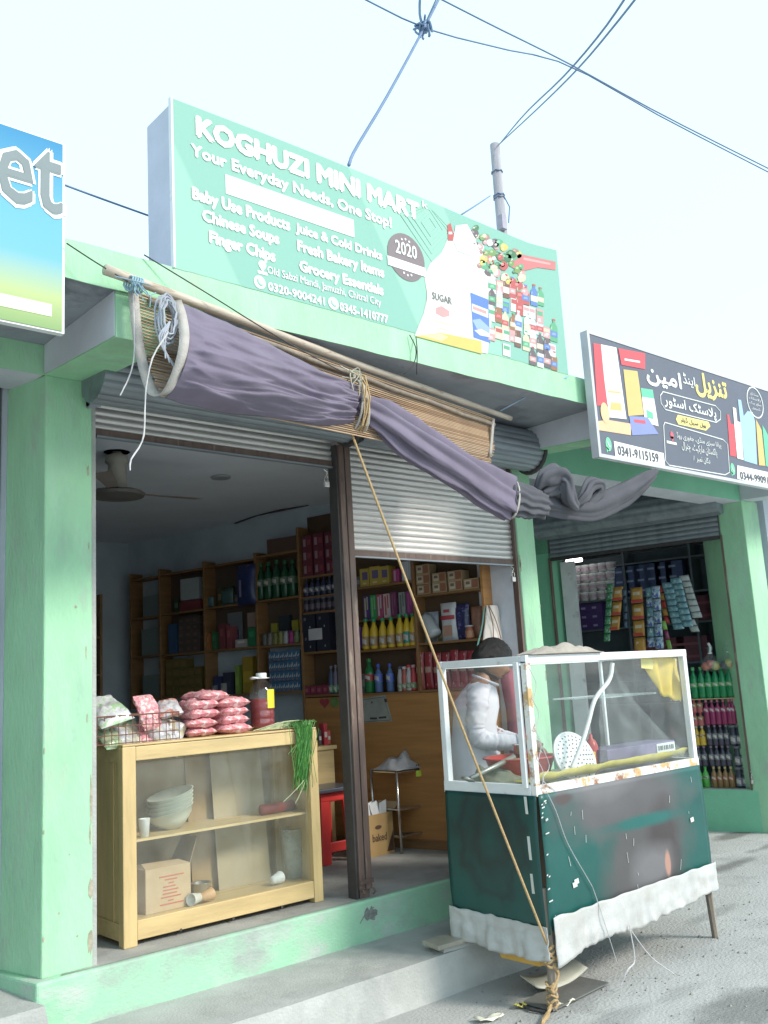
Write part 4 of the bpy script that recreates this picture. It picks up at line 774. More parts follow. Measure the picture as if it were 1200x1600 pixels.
def kf(u, v):
    x = lerp(X0 - .005, X1 + .035, u); top = .455 + .012 * noise.noise(V((u * 14, 0, 0))) + .02 * u; bot = .255 + .03 * noise.noise(V((u * 5, 2, 0))) + .012 * noise.noise(V((u * 31, 5, 0))) + .05 * u * u - .05 * math.exp(-(u * 14) ** 2)
    return V((x, CY0 - .040 - (.006 * math.sin(u * 23 + v) + .004 * math.sin(u * 71 + 3 * noise.noise(V((u * 9, v * 2, 0)))) + .0015 * math.sin(u * 131)) * (1.1 - v) - .011 * noise.noise(V((u * 7, v * 3, 3))) * (1 - .5 * v) - .012, lerp(bot, top, v)))
m = MB(); m.grid(kf, 200, 14); cpart('skirt', m, skm, smooth=True, solid=.003)
def ks(u, v):
    y = lerp(CY1 + .03, CY0 - .03, u); top = .43 - .02 * u + .010 * noise.noise(V((u * 12, 4, 0))); bot = .265 - .02 * math.sin(u * PI) + .03 * noise.noise(V((u * 4, 7, 0))) - .02 * u
    return V((X0 - .038 - (.012 * math.sin(u * 17) + .006 * math.sin(u * 47 + 2 * noise.noise(V((u * 7, v, 1))))) * (1.1 - v) - .016 * noise.noise(V((u * 6, v * 4, 8))) * (1 - .4 * v), y, lerp(bot, top, v)))
m = MB(); m.grid(ks, 110, 14); cpart('skirt', m, skd, smooth=True, solid=.003)
m = MB(); m.tube([(X0 - .005, CY0, .0), (X0 + .005, CY0 - .005, .3), (X0 + .0, CY0 + .0, .6)], [.022, .026, .025], 7, wob=.5); cpart('leg', m, grey_wood)
m = MB(); m.tube([(X1 + .035, CY0 + .01, .015), (X1 + .005, CY0 + .012, .34)], [.018, .023], 7, wob=.4); cpart('leg', m, grey_wood)
for x in (X0 + .03, X1 - .03): m = MB(); m.box(x - .022, CY1 - .05, .27 if x < 5 else .21, x + .022, CY1 - .01, .6); cpart('leg', m, grey_wood)
m = MB()
for z in (.22, .24, .26, .285, .305): m.tube([(X0 + .030 * math.cos(k * PI / 6), CY0 + .030 * math.sin(k * PI / 6), z + .010 * math.sin(k * 1.3 + z * 90)) for k in range(13)], .0075, 6, wob=.5)
for z in (.02, .045, .07, .10, .125): m.tube([(X0 - .003 + .026 * math.cos(k * PI / 6), CY0 + .026 * math.sin(k * PI / 6), z + .009 * math.sin(k * 1.3 + z * 70)) for k in range(13)], .0070, 6, wob=.5)
m.tube(curve([(X0 - .03, CY0 - .02, .10), (X0 + .02, CY0 - .03, .17), (X0 - .01, CY0 - .035, .22)], 8), .010, 6)
m.tube(curve([(X0 - .02, CY0, .03), (X0 - .12, CY0 - .06, .02), (X0 - .24, CY0 - .12, .016), (X0 - .30, CY0 - .2, .014)], 12), .010, 6, wob=.5)
cpart('leg_rope', m, rope_m)
# strings, staples, tape bits stuck to the banner
m = MB(); random.seed(21)
for k in range(18):
    u, v = random.random(), random.random(); p = pf(u, v) + V((0, -.005, 0)); h = random.uniform(.008, .03); a = random.uniform(-.4, .4); m.obox(p, (.0011, 0, 0), (0, .0006, 0), (a * h, 0, h))
for u, v in ((.89, .55), (.14, .30), (.15, .32)): p = pf(u, v) + V((0, -.006, 0)); m.obox(p, (.018, 0, .002), (0, .001, 0), (-.002, 0, .013))
for z, h in ((1.02, .045), (.80, .06), (.62, .05)): m.obox((X0 - .036, CY0 + .045, z), (0, .009, 0), (.001, 0, 0), (0, .002, h))
for k in range(14): z = random.uniform(.5, 1.05); m.obox((X0 - .02 + random.uniform(0, .05), CY0 - .045, z), (random.uniform(.004, .016), 0, .002), (0, .001, 0), (0, 0, .003))
tag(cpart('paper_scrap', m, M('paper_scrap', (.60, .60, .56), .8)), kind='stuff')
m = MB()
m.tube(curve([(X0 + .02, CY0 - .04, 1.12), (X0 + .10, CY0 - .045, .98), (X0 + .17, CY0 - .05, .80), (X0 + .32, CY0 - .055, .58), (X0 + .36, CY0 - .05, .52), (X0 + .40, CY0 - .07, .35), (X0 + .47, CY0 - .08, .12)], 24), .0028, 4)
m.tube(curve([(X0 + .62, CY0 - .07, .30), (X0 + .60, CY0 - .1, .13), (X0 + .5, CY0 - .12, .10), (X0 + .45, CY0 - .1, .03)], 14), .004, 4)
m.tube(curve([(X0 + .62, CY0 - .07, .28), (X0 + .72, CY0 - .12, .12), (X0 + .82, CY0 - .2, .015)], 10), .003, 4)
for k in range(4): m.tube(curve([(X0 - .01, CY0 - .03, 1.75 - .16 * k), (X0 + .03, CY0 - .04, 1.66 - .16 * k), (X0 + .0, CY0 - .035, 1.57 - .16 * k)], 8), .0025, 4)
m.tube(curve([(X0 + .01, CY0 - .03, 1.38), (X0 + .09, CY0 - .035, 1.22), (X0 + .03, CY0 - .03, 1.15), (X0 + .13, CY0 - .03, 1.08)], 12), .0025, 4)
cpart('loose_thread', m, twine_m)
# ----- what is in and on the cart
def obj(name, mb, m, label, cat, group=None, **k): return tag(mb.build(name, m, **k), label, cat, group)
rc = PY(812, 1183, 3.86); rc.z = ZR - .028
red_pl = M('red_plastic', (.50, .05, .045), .35, .1, 5)
m = MB(); m.lathe([(.0, 0), (.15, 0), (.165, .02), (.205, .13), (.222, .135), (.222, .143), (.198, .14), (.155, .03), (0, .02)], rc, 30); obj('plastic_basin', m, red_pl, 'red plastic basin standing inside the cart in front of the man', 'basin', smooth=True)
m = MB(); m.lathe([(0, .0), (.17, .0), (.16, .03), (.08, .055), (0, .06)], rc + V((0, 0, .07)), 20); obj('chickpea_heap', m, M('boiled_chickpeas', (.33, .24, .12), .6, .3, 60, .8, 90), 'brown food heap filling the red basin', 'food', smooth=True)
m = MB(); a = PY(735, 1216, 3.80); b = PY(803, 1183, 3.80); m.tube([a, lerp(a, b, .5), b], [.012, .014, .018], 8); m.obox(a + V((-.02, 0, -.004)), (.03, 0, -.012), (0, .022, 0), (.002, 0, .006)); obj('ladle', m, M('dull_metal', (.36, .37, .33), .4, .1, 5, metal=.6), 'long dull metal ladle leaning across the cart floor into the red basin', 'ladle', smooth=True)
hc = PY(812, 1170, 3.98); m = MB(); m.lathe([(0, 0), (.038, 0), (.045, .055), (.048, .058), (.042, .055), (.035, .006), (0, .006)], hc + V((0, 0, -.03)), 20); obj('steel_cup', m, M('steel', (.62, .63, .64), .25, .05, 5, metal=.9), 'small steel cup in the hand of the man over the basin', 'cup', smooth=True)
sc_ = PY(898, 1183, 3.60); m = MB(); tl_ = Matrix.Rotation(R(-8), 4, 'Z') @ Matrix.Rotation(R(68), 4, 'X')
hp = MB(); rr = .150
def dsk(u, v): r = rr * v; a = 2 * PI * u; return (tl_ @ V((r * math.cos(a), r * math.sin(a), .025 * (1 - v * v)))) + sc_
hp.grid(dsk, 36, 6); pd = thing('perforated_plate', 'round white perforated plastic plate leaning inside the cart', 'strainer', tuple(sc_))
hp.build('plate', white_paint, pd, smooth=True, solid=.004); m = MB()
m.tube([(tl_ @ V((rr * math.cos(k * PI / 16), rr * math.sin(k * PI / 16), 0))) + sc_ for k in range(33)], .008, 6); m.build('rim', white_paint, pd, smooth=True)
m = MB()
for k in range(5):
    for j in range(6 * k + 4):
        a = 2 * PI * j / (6 * k + 4); r = .022 + .026 * k; p = tl_ @ V((r * math.cos(a), r * math.sin(a), .0285 * (1 - (r / rr) ** 2) + .002)); q = [p + tl_ @ V((.0055 * math.cos(h * PI / 3), .0055 * math.sin(h * PI / 3), 0)) + sc_ for h in range(6)]; m.poly(q)
h_ = m.build('hole', M('hole_shadow', (.10, .10, .10), .9), pd)
m = MB(); m.tube(curve([PY(957, 1036, 3.47), PY(952, 1062, 3.475), PY(930, 1092, 3.48), PY(919, 1130, 3.49), PY(908, 1165, 3.5), PY(892, 1204, 3.52)], 26), .013, 8); obj('plastic_pipe', m, M('white_pipe', (.78, .78, .77), .4), 'bent white plastic pipe standing behind the front glass of the cart', 'pipe', smooth=True)
a = PY(897, 1193, 3.72); m = MB(); m.obox((a.x + .09, 3.74, ZR + .05), (.085, 0, 0), (0, .06, 0), (0, 0, .05)); obj('orange_box', m, M('orange_plastic', (.66, .36, .06), .5, .1, 8), 'orange box lying beside the perforated plate in the cart', 'box', bevel=.008)
a = PY(924, 1165, 3.9); m = MB(); m.lathe([(0, 0), (.04, 0), (.042, .02), (.042, .13), (.03, .16), (.014, .175), (.012, .2), (0, .21)], (a.x, 3.9, ZR - .02), 16); obj('sauce_bottle', m, red_pl, 'red sauce bottle standing behind the white pipe in the cart', 'bottle', smooth=True)
a = PY(950, 1188, 3.78); b = PY(1055, 1165, 3.78); t = thing('purple_box', 'purple box with a white printed label lying in the cart', 'box', (a.x, 3.85, ZR))
m = MB(); m.box(a.x, 3.78, ZR + .002, b.x, 4.0, ZR + .085); m.build('carton', M('purple_card', (.15, .11, .23), .5, .1, 5), t, bevel=.006)
m = MB(); m.box(b.x - .23, 3.776, ZR + .015, b.x - .01, 3.7785, ZR + .075); m.build('label', white_paint, t); m = MB()
for k in range(9): m.box(b.x - .215 + .022 * k, 3.773, ZR + .03, b.x - .215 + .022 * k + (.012, .016, .009)[k % 3], 3.7745, ZR + .06)
m.build('label_print', dark_board, t)
ylw = M('yellow_sheet', (.62, .44, .06), .5, .14, 8, .15, 20)
def ysf(u, v):
    p = PY(lerp(lerp(1000, 1028, min(1, v * 1.1)), 1061, u), lerp(1024, 1090, v) + (10 * (u - .5)), 3.50); p.y += .02 * math.sin(u * 14 + v * 4); p.z -= .03 * (noise.noise(V((u * 9, 0, 1)))) * v; return p
m = MB(); m.grid(ysf, 30, 14); obj('yellow_sheet', m, ylw, 'torn yellow plastic sheet hung in the upper right corner of the cart', 'plastic sheet', smooth=True, solid=.002)
m = MB(); m.poly([PY(*p, 3.488) for p in ((1001, 1026), (1022, 1030), (1020, 1046), (1002, 1044))]); obj('yellow_card', m, M('pale_yellow_card', (.70, .60, .18), .6), 'pale yellow card taped beside the hanging yellow sheet', 'card', solid=.002)
def lin(u, v): return V((lerp(X0 + .05, X1 - .02, u), lerp(CY0 + .02, CY0 + .24, v), ZR + .004 + .01 * u + .012 * noise.noise(V((u * 12, v * 2, 0))) + .05 * max(0, 1 - v * 6)))
m = MB(); m.grid(lin, 60, 5); obj('deck_liner', m, M('yellow_liner', (.50, .43, .10), .55, .2, 10), 'creased yellow liner along the front edge of the cart deck', 'liner', smooth=True, solid=.003)
def flm(u, v):
    a = lerp(PY(957, 1032, 3.485), PY(1078, 1182, 3.485), v); b = lerp(PY(940, 1040, 3.56), PY(935, 1195, 3.56), v); p = lerp(a, b, u)
    p.x -= .08 * math.sin(v * PI) * (1 - u); p.y += .014 * noise.noise(V((u * 5, v * 6, 1))) + .012 * math.sin(u * 14 + v * 3); return p
m = MB(); m.grid(flm, 26, 26); obj('plastic_film', m, film_m, 'clear plastic film draped inside the cart from the top rail', 'plastic film', smooth=True)
m = MB(); m.box(4.98, 3.66, 1.535, 5.585, 4.05, 1.545); obj('glass_shelf', m, GLASS('shelf_glass', .30, (.8, .86, .86)), 'narrow glass shelf in the right half of the cart', 'shelf')
rcl = M('greenish_rag', (.17, .18, .13), .9, .2, 8, .4, 60)
def rag(c, sx, sy, h, seed):
    def f(u, v):
        a, b = u * 2 - 1, v * 2 - 1; e = max(0, 1 - (a * a) ** 1.5) * max(0, 1 - (b * b) ** 1.5)
        return V((c.x + sx * a + .02 * noise.noise(V((v * 4, seed, 0))), c.y + sy * b, c.z + h * e * (.65 + .6 * noise.noise(V((u * 5, v * 4, seed)))) + .012 * abs(math.sin(9 * u + 5 * noise.noise(V((u * 3, v * 3, seed))))) * e + .003))
    mb = MB(); mb.grid(f, 44, 22); return mb
obj('folded_rag', rag(V((4.20, 3.88, ZR - .027)), .15, .17, .11, 3), rcl, 'dark green grey rag heaped at the left end of the cart deck', 'rag', smooth=True, solid=.004)
obj('folded_cloth', rag(V((4.37, 3.465, ZT)), .33, .06, .048, 8), M('drab_cloth', (.34, .30, .26), .9, .15, 8, .4, 90), 'drab folded cloth lying along the top rail of the cart', 'cloth', smooth=True, solid=.004)
# bricks and planks that level the cart on the step
m = MB(); a = PZ(690, 1480, .27); m.obox((3.98, 4.10, .225), (.12, -.01, 0), (.01, .055, 0), (0, 0, .0125 + .0)); obj('brick', m, M('cement_block', (.42, .43, .41), .9, .12, 6, .4, 60), 'pale cement block on the step under the back of the cart', 'block', bevel=.005)
m = MB(); m.obox((3.95, 4.11, .252), (.14, -.012, .0), (.012, .08, 0), (0, 0, .0125)); obj('plank', m, M('sand_wood', (.36, .33, .27), .8, .2, 5, .4, 50), 'short weathered plank lying on the cement block under the cart', 'plank', bevel=.006)
m = MB(); cr_ = thing('plastic_crate', 'yellow plastic crate hung under the near corner of the cart', 'crate', (4.1, 3.62, .1))
yc = M('yellow_crate_plastic', (.62, .36, .07), .5, .12, 6)
for (ax, ay, bx_, by_) in ((4.03, 3.52, 4.31, 3.52), (4.31, 3.52, 4.31, 3.83), (4.31, 3.83, 4.03, 3.83), (4.03, 3.83, 4.03, 3.52)):
    m = MB(); a0, a1 = V((ax, ay, 0)), V((bx_, by_, 0)); cen = V((4.17, 3.675, 0))
    i0, i1 = lerp(a0, cen, .12), lerp(a1, cen, .12); m.hexa([i0 + V((0, 0, .19)), i1 + V((0, 0, .19)), lerp(i1, cen, .05) + V((0, 0, .19)), lerp(i0, cen, .05) + V((0, 0, .19))], [a0 + V((0, 0, .30)), a1 + V((0, 0, .30)), lerp(a1, cen, .05) + V((0, 0, .30)), lerp(a0, cen, .05) + V((0, 0, .30))]); m.build('crate_side', yc, cr_)
m = MB(); m.box(4.055, 3.545, .186, 4.285, 3.805, .194); m.build('crate_base', yc, cr_)
m = MB(); m.hexa([(3.99, 3.42, .008), (4.52, 3.46, .008), (4.50, 3.72, .008), (3.98, 3.62, .008)], [(3.99, 3.42, .016), (4.52, 3.46, .016), (4.50, 3.72, .016), (3.98, 3.62, .016)]); obj('damp_board', m, M('damp_board', (.14, .14, .13), .6, .2, 4, .3, 30), 'dark damp board lying flat on the street under the cart', 'board')
def dsh(u, v): a, b = u * 2 - 1, v * 2 - 1; return V((4.33 + .22 * a, 3.68 + .06 * b, .075 - .04 * (1 - a * a) + .02 * b))
m = MB(); m.grid(dsh, 16, 4); obj('bent_panel', m, M('pale_panel', (.45, .44, .36), .7), 'pale bent strip of sheet lying under the cart behind the rope leg', 'sheet', smooth=True, solid=.006)
m = MB(); m.tube([(3.96, 3.62, .01), (3.93, 3.52, .012), (3.95, 3.44, .01)], .009, 5); obj('iron_rod', m, iron, 'short dark rod lying on the street beside the rope leg', 'rod')
for k, (x, y, dx, dy, col, lb) in enumerate(((3.70, 3.60, .07, -.03, (.66, .64, .52), 'pale scrap of paper on the street left of the cart corner'), (3.94, 3.60, .03, .02, (.68, .60, .15), 'yellow fruit peel on the street left of the cart corner'), (4.12, 3.44, .05, .01, (.7, .68, .55), 'cream peel strip on the damp board under the cart'), (4.22, 3.60, .02, .01, (.6, .08, .1), 'tiny red wrapper under the cart'), (6.35, 4.75, .10, .05, (.62, .62, .58), 'crumpled white packet in the gutter by the green ledge'), (5.3, 2.62, .05, .03, (.6, .58, .5), 'pale leaf scrap in the damp patch at the lower right'), (5.1, 2.75, .04, .02, (.55, .52, .42), 'curled leaf at the edge of the damp patch'))):
    def fs(u, v): a, b = u - .5, v - .5; return V((x + dx * 2 * a + .3 * dy * b, y + dy * 2 * b - .5 * dx * a, gz(x, y) + .012 + .018 * noise.noise(V((u * 3, v * 3, k * 3.0))) + .02 * abs(a)))
    m = MB(); m.grid(fs, 8, 5); obj('litter_scrap', m, C(*col), lb, 'litter', smooth=True, solid=.002)
m = MB(); random.seed(44)
for i in range(1500):
    x = random.gauss(4.9, .9); y = random.gauss(3.45, .45)
    if noise.noise(V((x * 2.2, y * 2.2, 3))) < -.05: continue
    if y > 4.0 and x < 5.25 or y > 4.9: continue
    r = .0016 + .011 * random.random() ** 5; z = gz(x, y); q = random.random() * 3
    m.add([(x - r, y - r * .6, z), (x + r * .8, y - r, z), (x + r, y + r * .8, z), (x - r * .7, y + r, z), (x + r * .2 * math.cos(q), y, z + r * .9)], [(0, 1, 4), (1, 2, 4), (2, 3, 4), (3, 0, 4)])
tag(m.build('gravel', M('grit', (.24, .23, .21), .95, .45, 60)), kind='stuff')
# gutter slot in the pavement at the far right
m = MB(); a, b = PZ(1128, 1352, .05), PZ(1215, 1312, .06); d = (b - a); nn = V((-d.y, d.x, 0)).normalized() * .035
m.hexa([a - nn + V((0, 0, .008)), b - nn + V((0, 0, .01)), b + nn + V((0, 0, .01)), a + nn + V((0, 0, .008))], [a - nn + V((0, 0, .016)), b - nn + V((0, 0, .018)), b + nn + V((0, 0, .018)), a + nn + V((0, 0, .016))]); tag(m.build('gutter_slot', iron), kind='structure')

# ------------------------------------------------------------------ the man at the cart
mx_, my_ = 4.655, 4.47
man = thing('person', 'man in a white shirt bending over the cart with one hand at the basin', 'person', (mx_, my_, .211))
skin = M('skin', (.33, .18, .115), .5, .08, 10); hairm = M('black_hair', (.012, .010, .010), .45, .4, 60, 1.0, 160, stretch=(3, 3, .6)); shirt = M('white_cotton', (.60, .59, .64), .85, .05, 6, .2, 120)
YAW = R(-46); cy, sy_ = math.cos(YAW), math.sin(YAW)
def mw(f, l, z): return V((mx_ + f * cy - l * sy_, my_ + f * sy_ + l * cy, .211 + z))
def loft(mb, rs, n=28, wr=0, seed=0):
    out = []
    for i, (c, rf, rl, tilt) in enumerate(rs):
        ring = []
        for k in range(n):
            a = 2 * PI * k / n; w_ = 1 + wr * noise.noise(V((math.cos(a) * 1.6 + seed, math.sin(a) * 1.6, i * .55)))
            f = rf * math.cos(a) * w_; l = rl * math.sin(a) * w_; ring.append(mw(c[0] + f * math.cos(tilt), c[1] + l, c[2] + f * math.sin(tilt)))
        out.append(ring)
    mb.rings(out)
def limb(mb, pts, rad, n=12, seg=20, wr=0, seed=0):
    c = curve([mw(*p) for p in pts], seg); r = [lerp(rad[min(int(k / seg * (len(rad) - 1)), len(rad) - 2)], rad[min(int(k / seg * (len(rad) - 1)), len(rad) - 2) + 1], k / seg * (len(rad) - 1) - min(int(k / seg * (len(rad) - 1)), len(rad) - 2)) for k in range(seg + 1)]
    if wr: r = [q * (1 + wr * noise.noise(V((k * .8, seed, 0)))) for k, q in enumerate(r)]
    mb.tube(c, r, n, wob=wr)
# body: one skinned figure, head and hands grown on it
sk_v = [(0, 0, .92), (0.0, 0, 1.12), (.03, 0, 1.32), (.07, 0, 1.46), (.10, 0, 1.55), (.11, 0, 1.60), (0.02, -.10, .88), (.03, -.11, .48), (.0, -.11, .08), (.14, -.12, .035), (.02, .10, .88), (-.02, .11, .48), (-.06, .11, .08), (.08, .12, .035),
        (.05, -.185, 1.41), (.03, -.22, 1.14), (.27, -.19, 1.075), (.33, -.18, 1.065), (.05, .185, 1.41), (.10, .22, 1.15), (.30, .10, 1.05), (.36, .08, 1.04)]
sk_e = [(0, 1), (1, 2), (2, 3), (3, 4), (4, 5), (0, 6), (6, 7), (7, 8), (8, 9), (0, 10), (10, 11), (11, 12), (12, 13), (3, 14), (14, 15), (15, 16), (16, 17), (3, 18), (18, 19), (19, 20), (20, 21)]
sk_r = [.10, .09, .09, .06, .05, .055, .085, .06, .042, .04, .085, .06, .042, .04, .042, .036, .027, .03, .042, .036, .027, .03]
me = bpy.data.meshes.new('b'); me.from_pydata([mw(*p) for p in sk_v], sk_e, []); o = bpy.data.objects.new('b', me); COL.objects.link(o)
o.modifiers.new('skin', 'SKIN'); mods = o.modifiers.new('s', 'SUBSURF'); mods.levels = 1
for i, sv in enumerate(me.skin_vertices[0].data): sv.radius = (sk_r[i], sk_r[i]); sv.use_root = (i == 0)
ev = bpy.data.meshes.new_from_object(o.evaluated_get(bpy.context.evaluated_depsgraph_get())); BD = MB(); BD.add([v.co.copy() for v in ev.vertices], [tuple(p.vertices) for p in ev.polygons]); bpy.data.objects.remove(o)
hd = (.140, 0, 1.600); HT = R(-24)                         # head bent down towards the basin
def head_pt(u, v, grow=0.0):
    a = 2 * PI * u; t = PI * v; x = math.sin(t) * math.cos(a); y = math.sin(t) * math.sin(a); z = math.cos(t)
    rx, ry, rz = .116 + grow, .092 + grow, .147 + grow
    px, py, pz = rx * x, ry * y, rz * z
    if z < 0: px *= 1 - .18 * (-z) ** 1.4; py *= 1 - .30 * (-z) ** 1.3
    if x > 0 and z < .1: px += .012 * x * max(0, -z)       # jaw
    if not grow:
        fr = max(0, x) ** 6 if abs(y) < .9 else 0
        px += .030 * math.exp(-((y / .13) ** 2)) * math.exp(-((z + .12) / .17) ** 2) * (x > 0)      # nose
        px -= .010 * math.exp(-(((abs(y) - .33) / .15) ** 2)) * math.exp(-((z - .10) / .10) ** 2) * (x > 0)   # eye sockets
        px += .007 * math.exp(-((z - .26) / .09) ** 2) * fr
        px += .009 * math.exp(-((y / .25) ** 2)) * math.exp(-((z + .50) / .08) ** 2) * (x > 0)      # lips
        px += .010 * math.exp(-((y / .25) ** 2)) * math.exp(-((z + .82) / .12) ** 2) * (x > 0)
    ff = px * math.cos(HT) - pz * math.sin(HT); zz = px * math.sin(HT) + pz * math.cos(HT)
    return mw(hd[0] + ff, hd[1] + py, hd[2] + zz)
HN = 40; hb = MB(); hb.rings([[head_pt(k / HN, .004 + .992 * j / 30) for k in range(HN)] for j in range(31)]); BD.add(hb.v, hb.f)
for s_ in (-1, 1):                                        # ears
    eb = MB(); eb.tube([head_pt(s_ * .25, .47) + V((0, 0, 0)), head_pt(s_ * .265, .50, .012), head_pt(s_ * .26, .56, .010), head_pt(s_ * .245, .60)], [.010, .017, .014, .008], 8, ra=[.006, .008, .007, .005]); BD.add(eb.v, eb.f)
for s_, wp, dr in ((-1, (.33, -.18, 1.065), 1), (1, (.36, .08, 1.04), 1)):   # hands: palm, four fingers, thumb
    palm = MB(); limb(palm, [(wp[0] - .02, wp[1], wp[2]), (wp[0] + .04, wp[1], wp[2] - .012), (wp[0] + .075, wp[1] - .0, wp[2] - .03)], [.026, .036, .034], 10, 8); BD.add(palm.v, palm.f)
    for q, ln_ in enumerate((.070, .082, .076, .060)):
        oy = (-.027 + .018 * q); fb = MB(); limb(fb, [(wp[0] + .055, wp[1] + oy, wp[2] - .018), (wp[0] + .085 + .1 * ln_, wp[1] + oy * 1.1, wp[2] - .042), (wp[0] + .088 + ln_ * .25, wp[1] + oy * 1.1, wp[2] - .042 - ln_ * .5), (wp[0] + .080 + ln_ * .1, wp[1] + oy * 1.05, wp[2] - .045 - ln_ * .85)], [.010, .0095, .009, .007], 8, 9); BD.add(fb.v, fb.f)
    tb = MB(); limb(tb, [(wp[0] + .01, wp[1] - s_ * -.03 * -1, wp[2] - .01), (wp[0] + .045, wp[1] + s_ * -.045, wp[2] - .035), (wp[0] + .07, wp[1] + s_ * -.036, wp[2] - .065)], [.013, .011, .008], 8, 8); BD.add(tb.v, tb.f)
BD.build('body', skin, man, smooth=True)
hr = MB()
def hair_pt(u, v):
    a = u; lim = .40 + .24 * (1 - math.cos(2 * PI * u)) * .5 - .06 * math.exp(-((min(u, 1 - u)) / .12) ** 2) - .10 * math.exp(-((abs(u - .5) - .24) / .035) ** 2) + .05 * noise.noise(V((u * 40, 3, 0)))
    p = head_pt(u, .004 + v * lim, .016 + .010 * noise.noise(V((math.cos(2 * PI * u) * 4, math.sin(2 * PI * u) * 4, v * 7))) + .012 * math.exp(-((min(u, 1 - u)) / .16) ** 2) * math.exp(-((v - .8) / .3) ** 2)); return p
hr.rings([[hair_pt(k / HN, j / 16) for k in range(HN)] for j in range(17)]); hr.build('hair', hairm, man, smooth=True)
fb = MB()
for s_ in (-1, 1):
    fb.tube([head_pt(s_ * .035, .42, .003), head_pt(s_ * .075, .40, .004), head_pt(s_ * .115, .425, .003)], [.004, .006, .004], 6); fb.tube([head_pt(s_ * .05, .468, .001), head_pt(s_ * .075, .462, .002), head_pt(s_ * .10, .47, .001)], .004, 6)
fb.tube([head_pt(-.05, .635, .004), head_pt(0, .625, .012), head_pt(.05, .635, .004)], [.003, .006, .003], 6)
fb.build('facial_hair', hairm, man)
bd = MB(); bd.rings([[head_pt(k / HN, .64 + .30 * j / 8 + .02 * math.cos(2 * PI * k / HN), .0035) for k in range(HN)] for j in range(9)]); bd.build('stubble', M('stubble', (.10, .07, .055), .8, .3, 80, .5, 200), man, smooth=True)
km = MB()
loft(km, [((.02, 0, .50), .21, .27, 0), ((.02, 0, .70), .19, .25, 0), ((0, 0, .90), .165, .225, 0), ((-.01, 0, 1.05), .155, .205, 0), ((0, 0, 1.20), .145, .19, R(-4)), ((.025, 0, 1.32), .148, .195, R(-8)), ((.05, 0, 1.39), .128, .185, R(-12)), ((.075, 0, 1.435), .095, .13, R(-18)), ((.092, 0, 1.468), .076, .085, R(-20))], 40, .10, 2)
limb(km, [(.045, -.165, 1.425), (.03, -.235, 1.32), (.005, -.25, 1.18), (.035, -.24, 1.115), (.14, -.22, 1.085), (.285, -.19, 1.073)], [.076, .068, .061, .062, .054, .046], 22, 60, .16, 5)
limb(km, [(.045, .165, 1.425), (.06, .235, 1.30), (.09, .24, 1.16), (.16, .2, 1.10), (.31, .10, 1.05)], [.072, .066, .060, .054, .046], 22, 50, .16, 9)
km.v = [p + V((noise.noise(p * 9), noise.noise(p * 9 + V((5, 0, 0))), 0)) * .007 + V((noise.noise(V((p.x * 10, p.y * 10, p.z * 26))), noise.noise(V((p.x * 10, p.y * 10 + 7, p.z * 26))), 0)) * .007 for p in km.v]
km.build('shirt', shirt, man, smooth=True)
m = MB(); m.tube([mw(.094 + .074 * math.cos(a), .083 * math.sin(a), 1.478 - .034 * math.cos(a)) for a in [2 * PI * k / 24 for k in range(25)]], .010, 8, ra=.017); m.build('collar', shirt, man, smooth=True)
m = MB(); c = mw(.285, -.19, 1.073); m.tube([mw(.255, -.195, 1.076), mw(.30, -.187, 1.071)], [.053, .052], 16); m.build('cuff', shirt, man, smooth=True)
tr = MB(); loft(tr, [((.02, -.11, .06), .085, .08, 0), ((.02, -.12, .3), .10, .10, 0), ((.02, -.11, .6), .12, .115, 0)], 20, .2, 1); loft(tr, [((-.03, .11, .06), .085, .08, 0), ((-.02, .12, .3), .10, .10, 0), ((0, .11, .6), .12, .115, 0)], 20, .2, 4); tr.build('trousers', shirt, man, smooth=True)
for s_, f in ((-.115, .05), (.115, -.01)):
    m = MB(); loft(m, [((f, s_, .0), .13, .05, 0), ((f, s_, .035), .135, .052, 0), ((f - .03, s_, .075), .08, .042, 0)], 20); m.build('shoe', dark_board, man, smooth=True)
# ------------------------------------------------------------------ display counter
KX0, KX1, KY0, KY1, KT = 2.30, 3.585, 4.79, 5.25, 1.455
kc_ = thing('display_counter', 'pale varnished wooden display counter with a dusty glass front', 'counter', (2.95, 5.0, FL))
def kpart(n, mb, m, **k): return mb.build(n, m, kc_, **k)
for x0, x1, y0, y1 in ((KX0, KX0 + .078, KY0, KY0 + .06), (KX1 - .066, KX1, KY0, KY0 + .06), (KX0, KX0 + .06, KY1 - .06, KY1), (KX1 - .06, KX1, KY1 - .06, KY1)):
    m = MB(); m.box(x0, y0, FL, x1, y1, KT - .002); kpart('post', m, pale_wood, bevel=.005)
m = MB(); m.box(KX0 + .079, KY0 + .004, KT - .078, KX1 - .067, KY0 + .05, KT - .004); kpart('top_rail', m, pale_wood_h, bevel=.004)
m = MB(); m.box(KX0 + .079, KY0 + .004, FL + .028, KX1 - .067, KY0 + .05, FL + .125); kpart('bottom_rail', m, pale_wood_h, bevel=.004)
m = MB(); m.box(KX0 + .002, KY0 + .002, KT - .001, KX1 - .002, KY1, KT + .011); kpart('top_board', m, pale_wood_h, bevel=.004)
m = MB(); m.box(KX0 + .012, KY0 + .061, FL + .03, KX0 + .024, KY1 - .061, KT - .004); kpart('side_panel', m, pale_wood)
for za, zb in ((FL + .03, FL + .115), (KT - .08, KT - .004)): m = MB(); m.box(KX0 + .002, KY0 + .061, za, KX0 + .020, KY1 - .061, zb); kpart('side_rail', m, pale_wood_h)
m = MB(); m.box(KX0 + .004, KY0 + .125, FL + .116, KX0 + .011, KY0 + .131, KT - .081); kpart('side_bead', m, pale_wood)
m = MB(); m.box(KX1 - .024, KY0 + .061, FL + .03, KX1 - .012, KY1 - .061, KT - .004); kpart('side_panel', m, pale_wood)
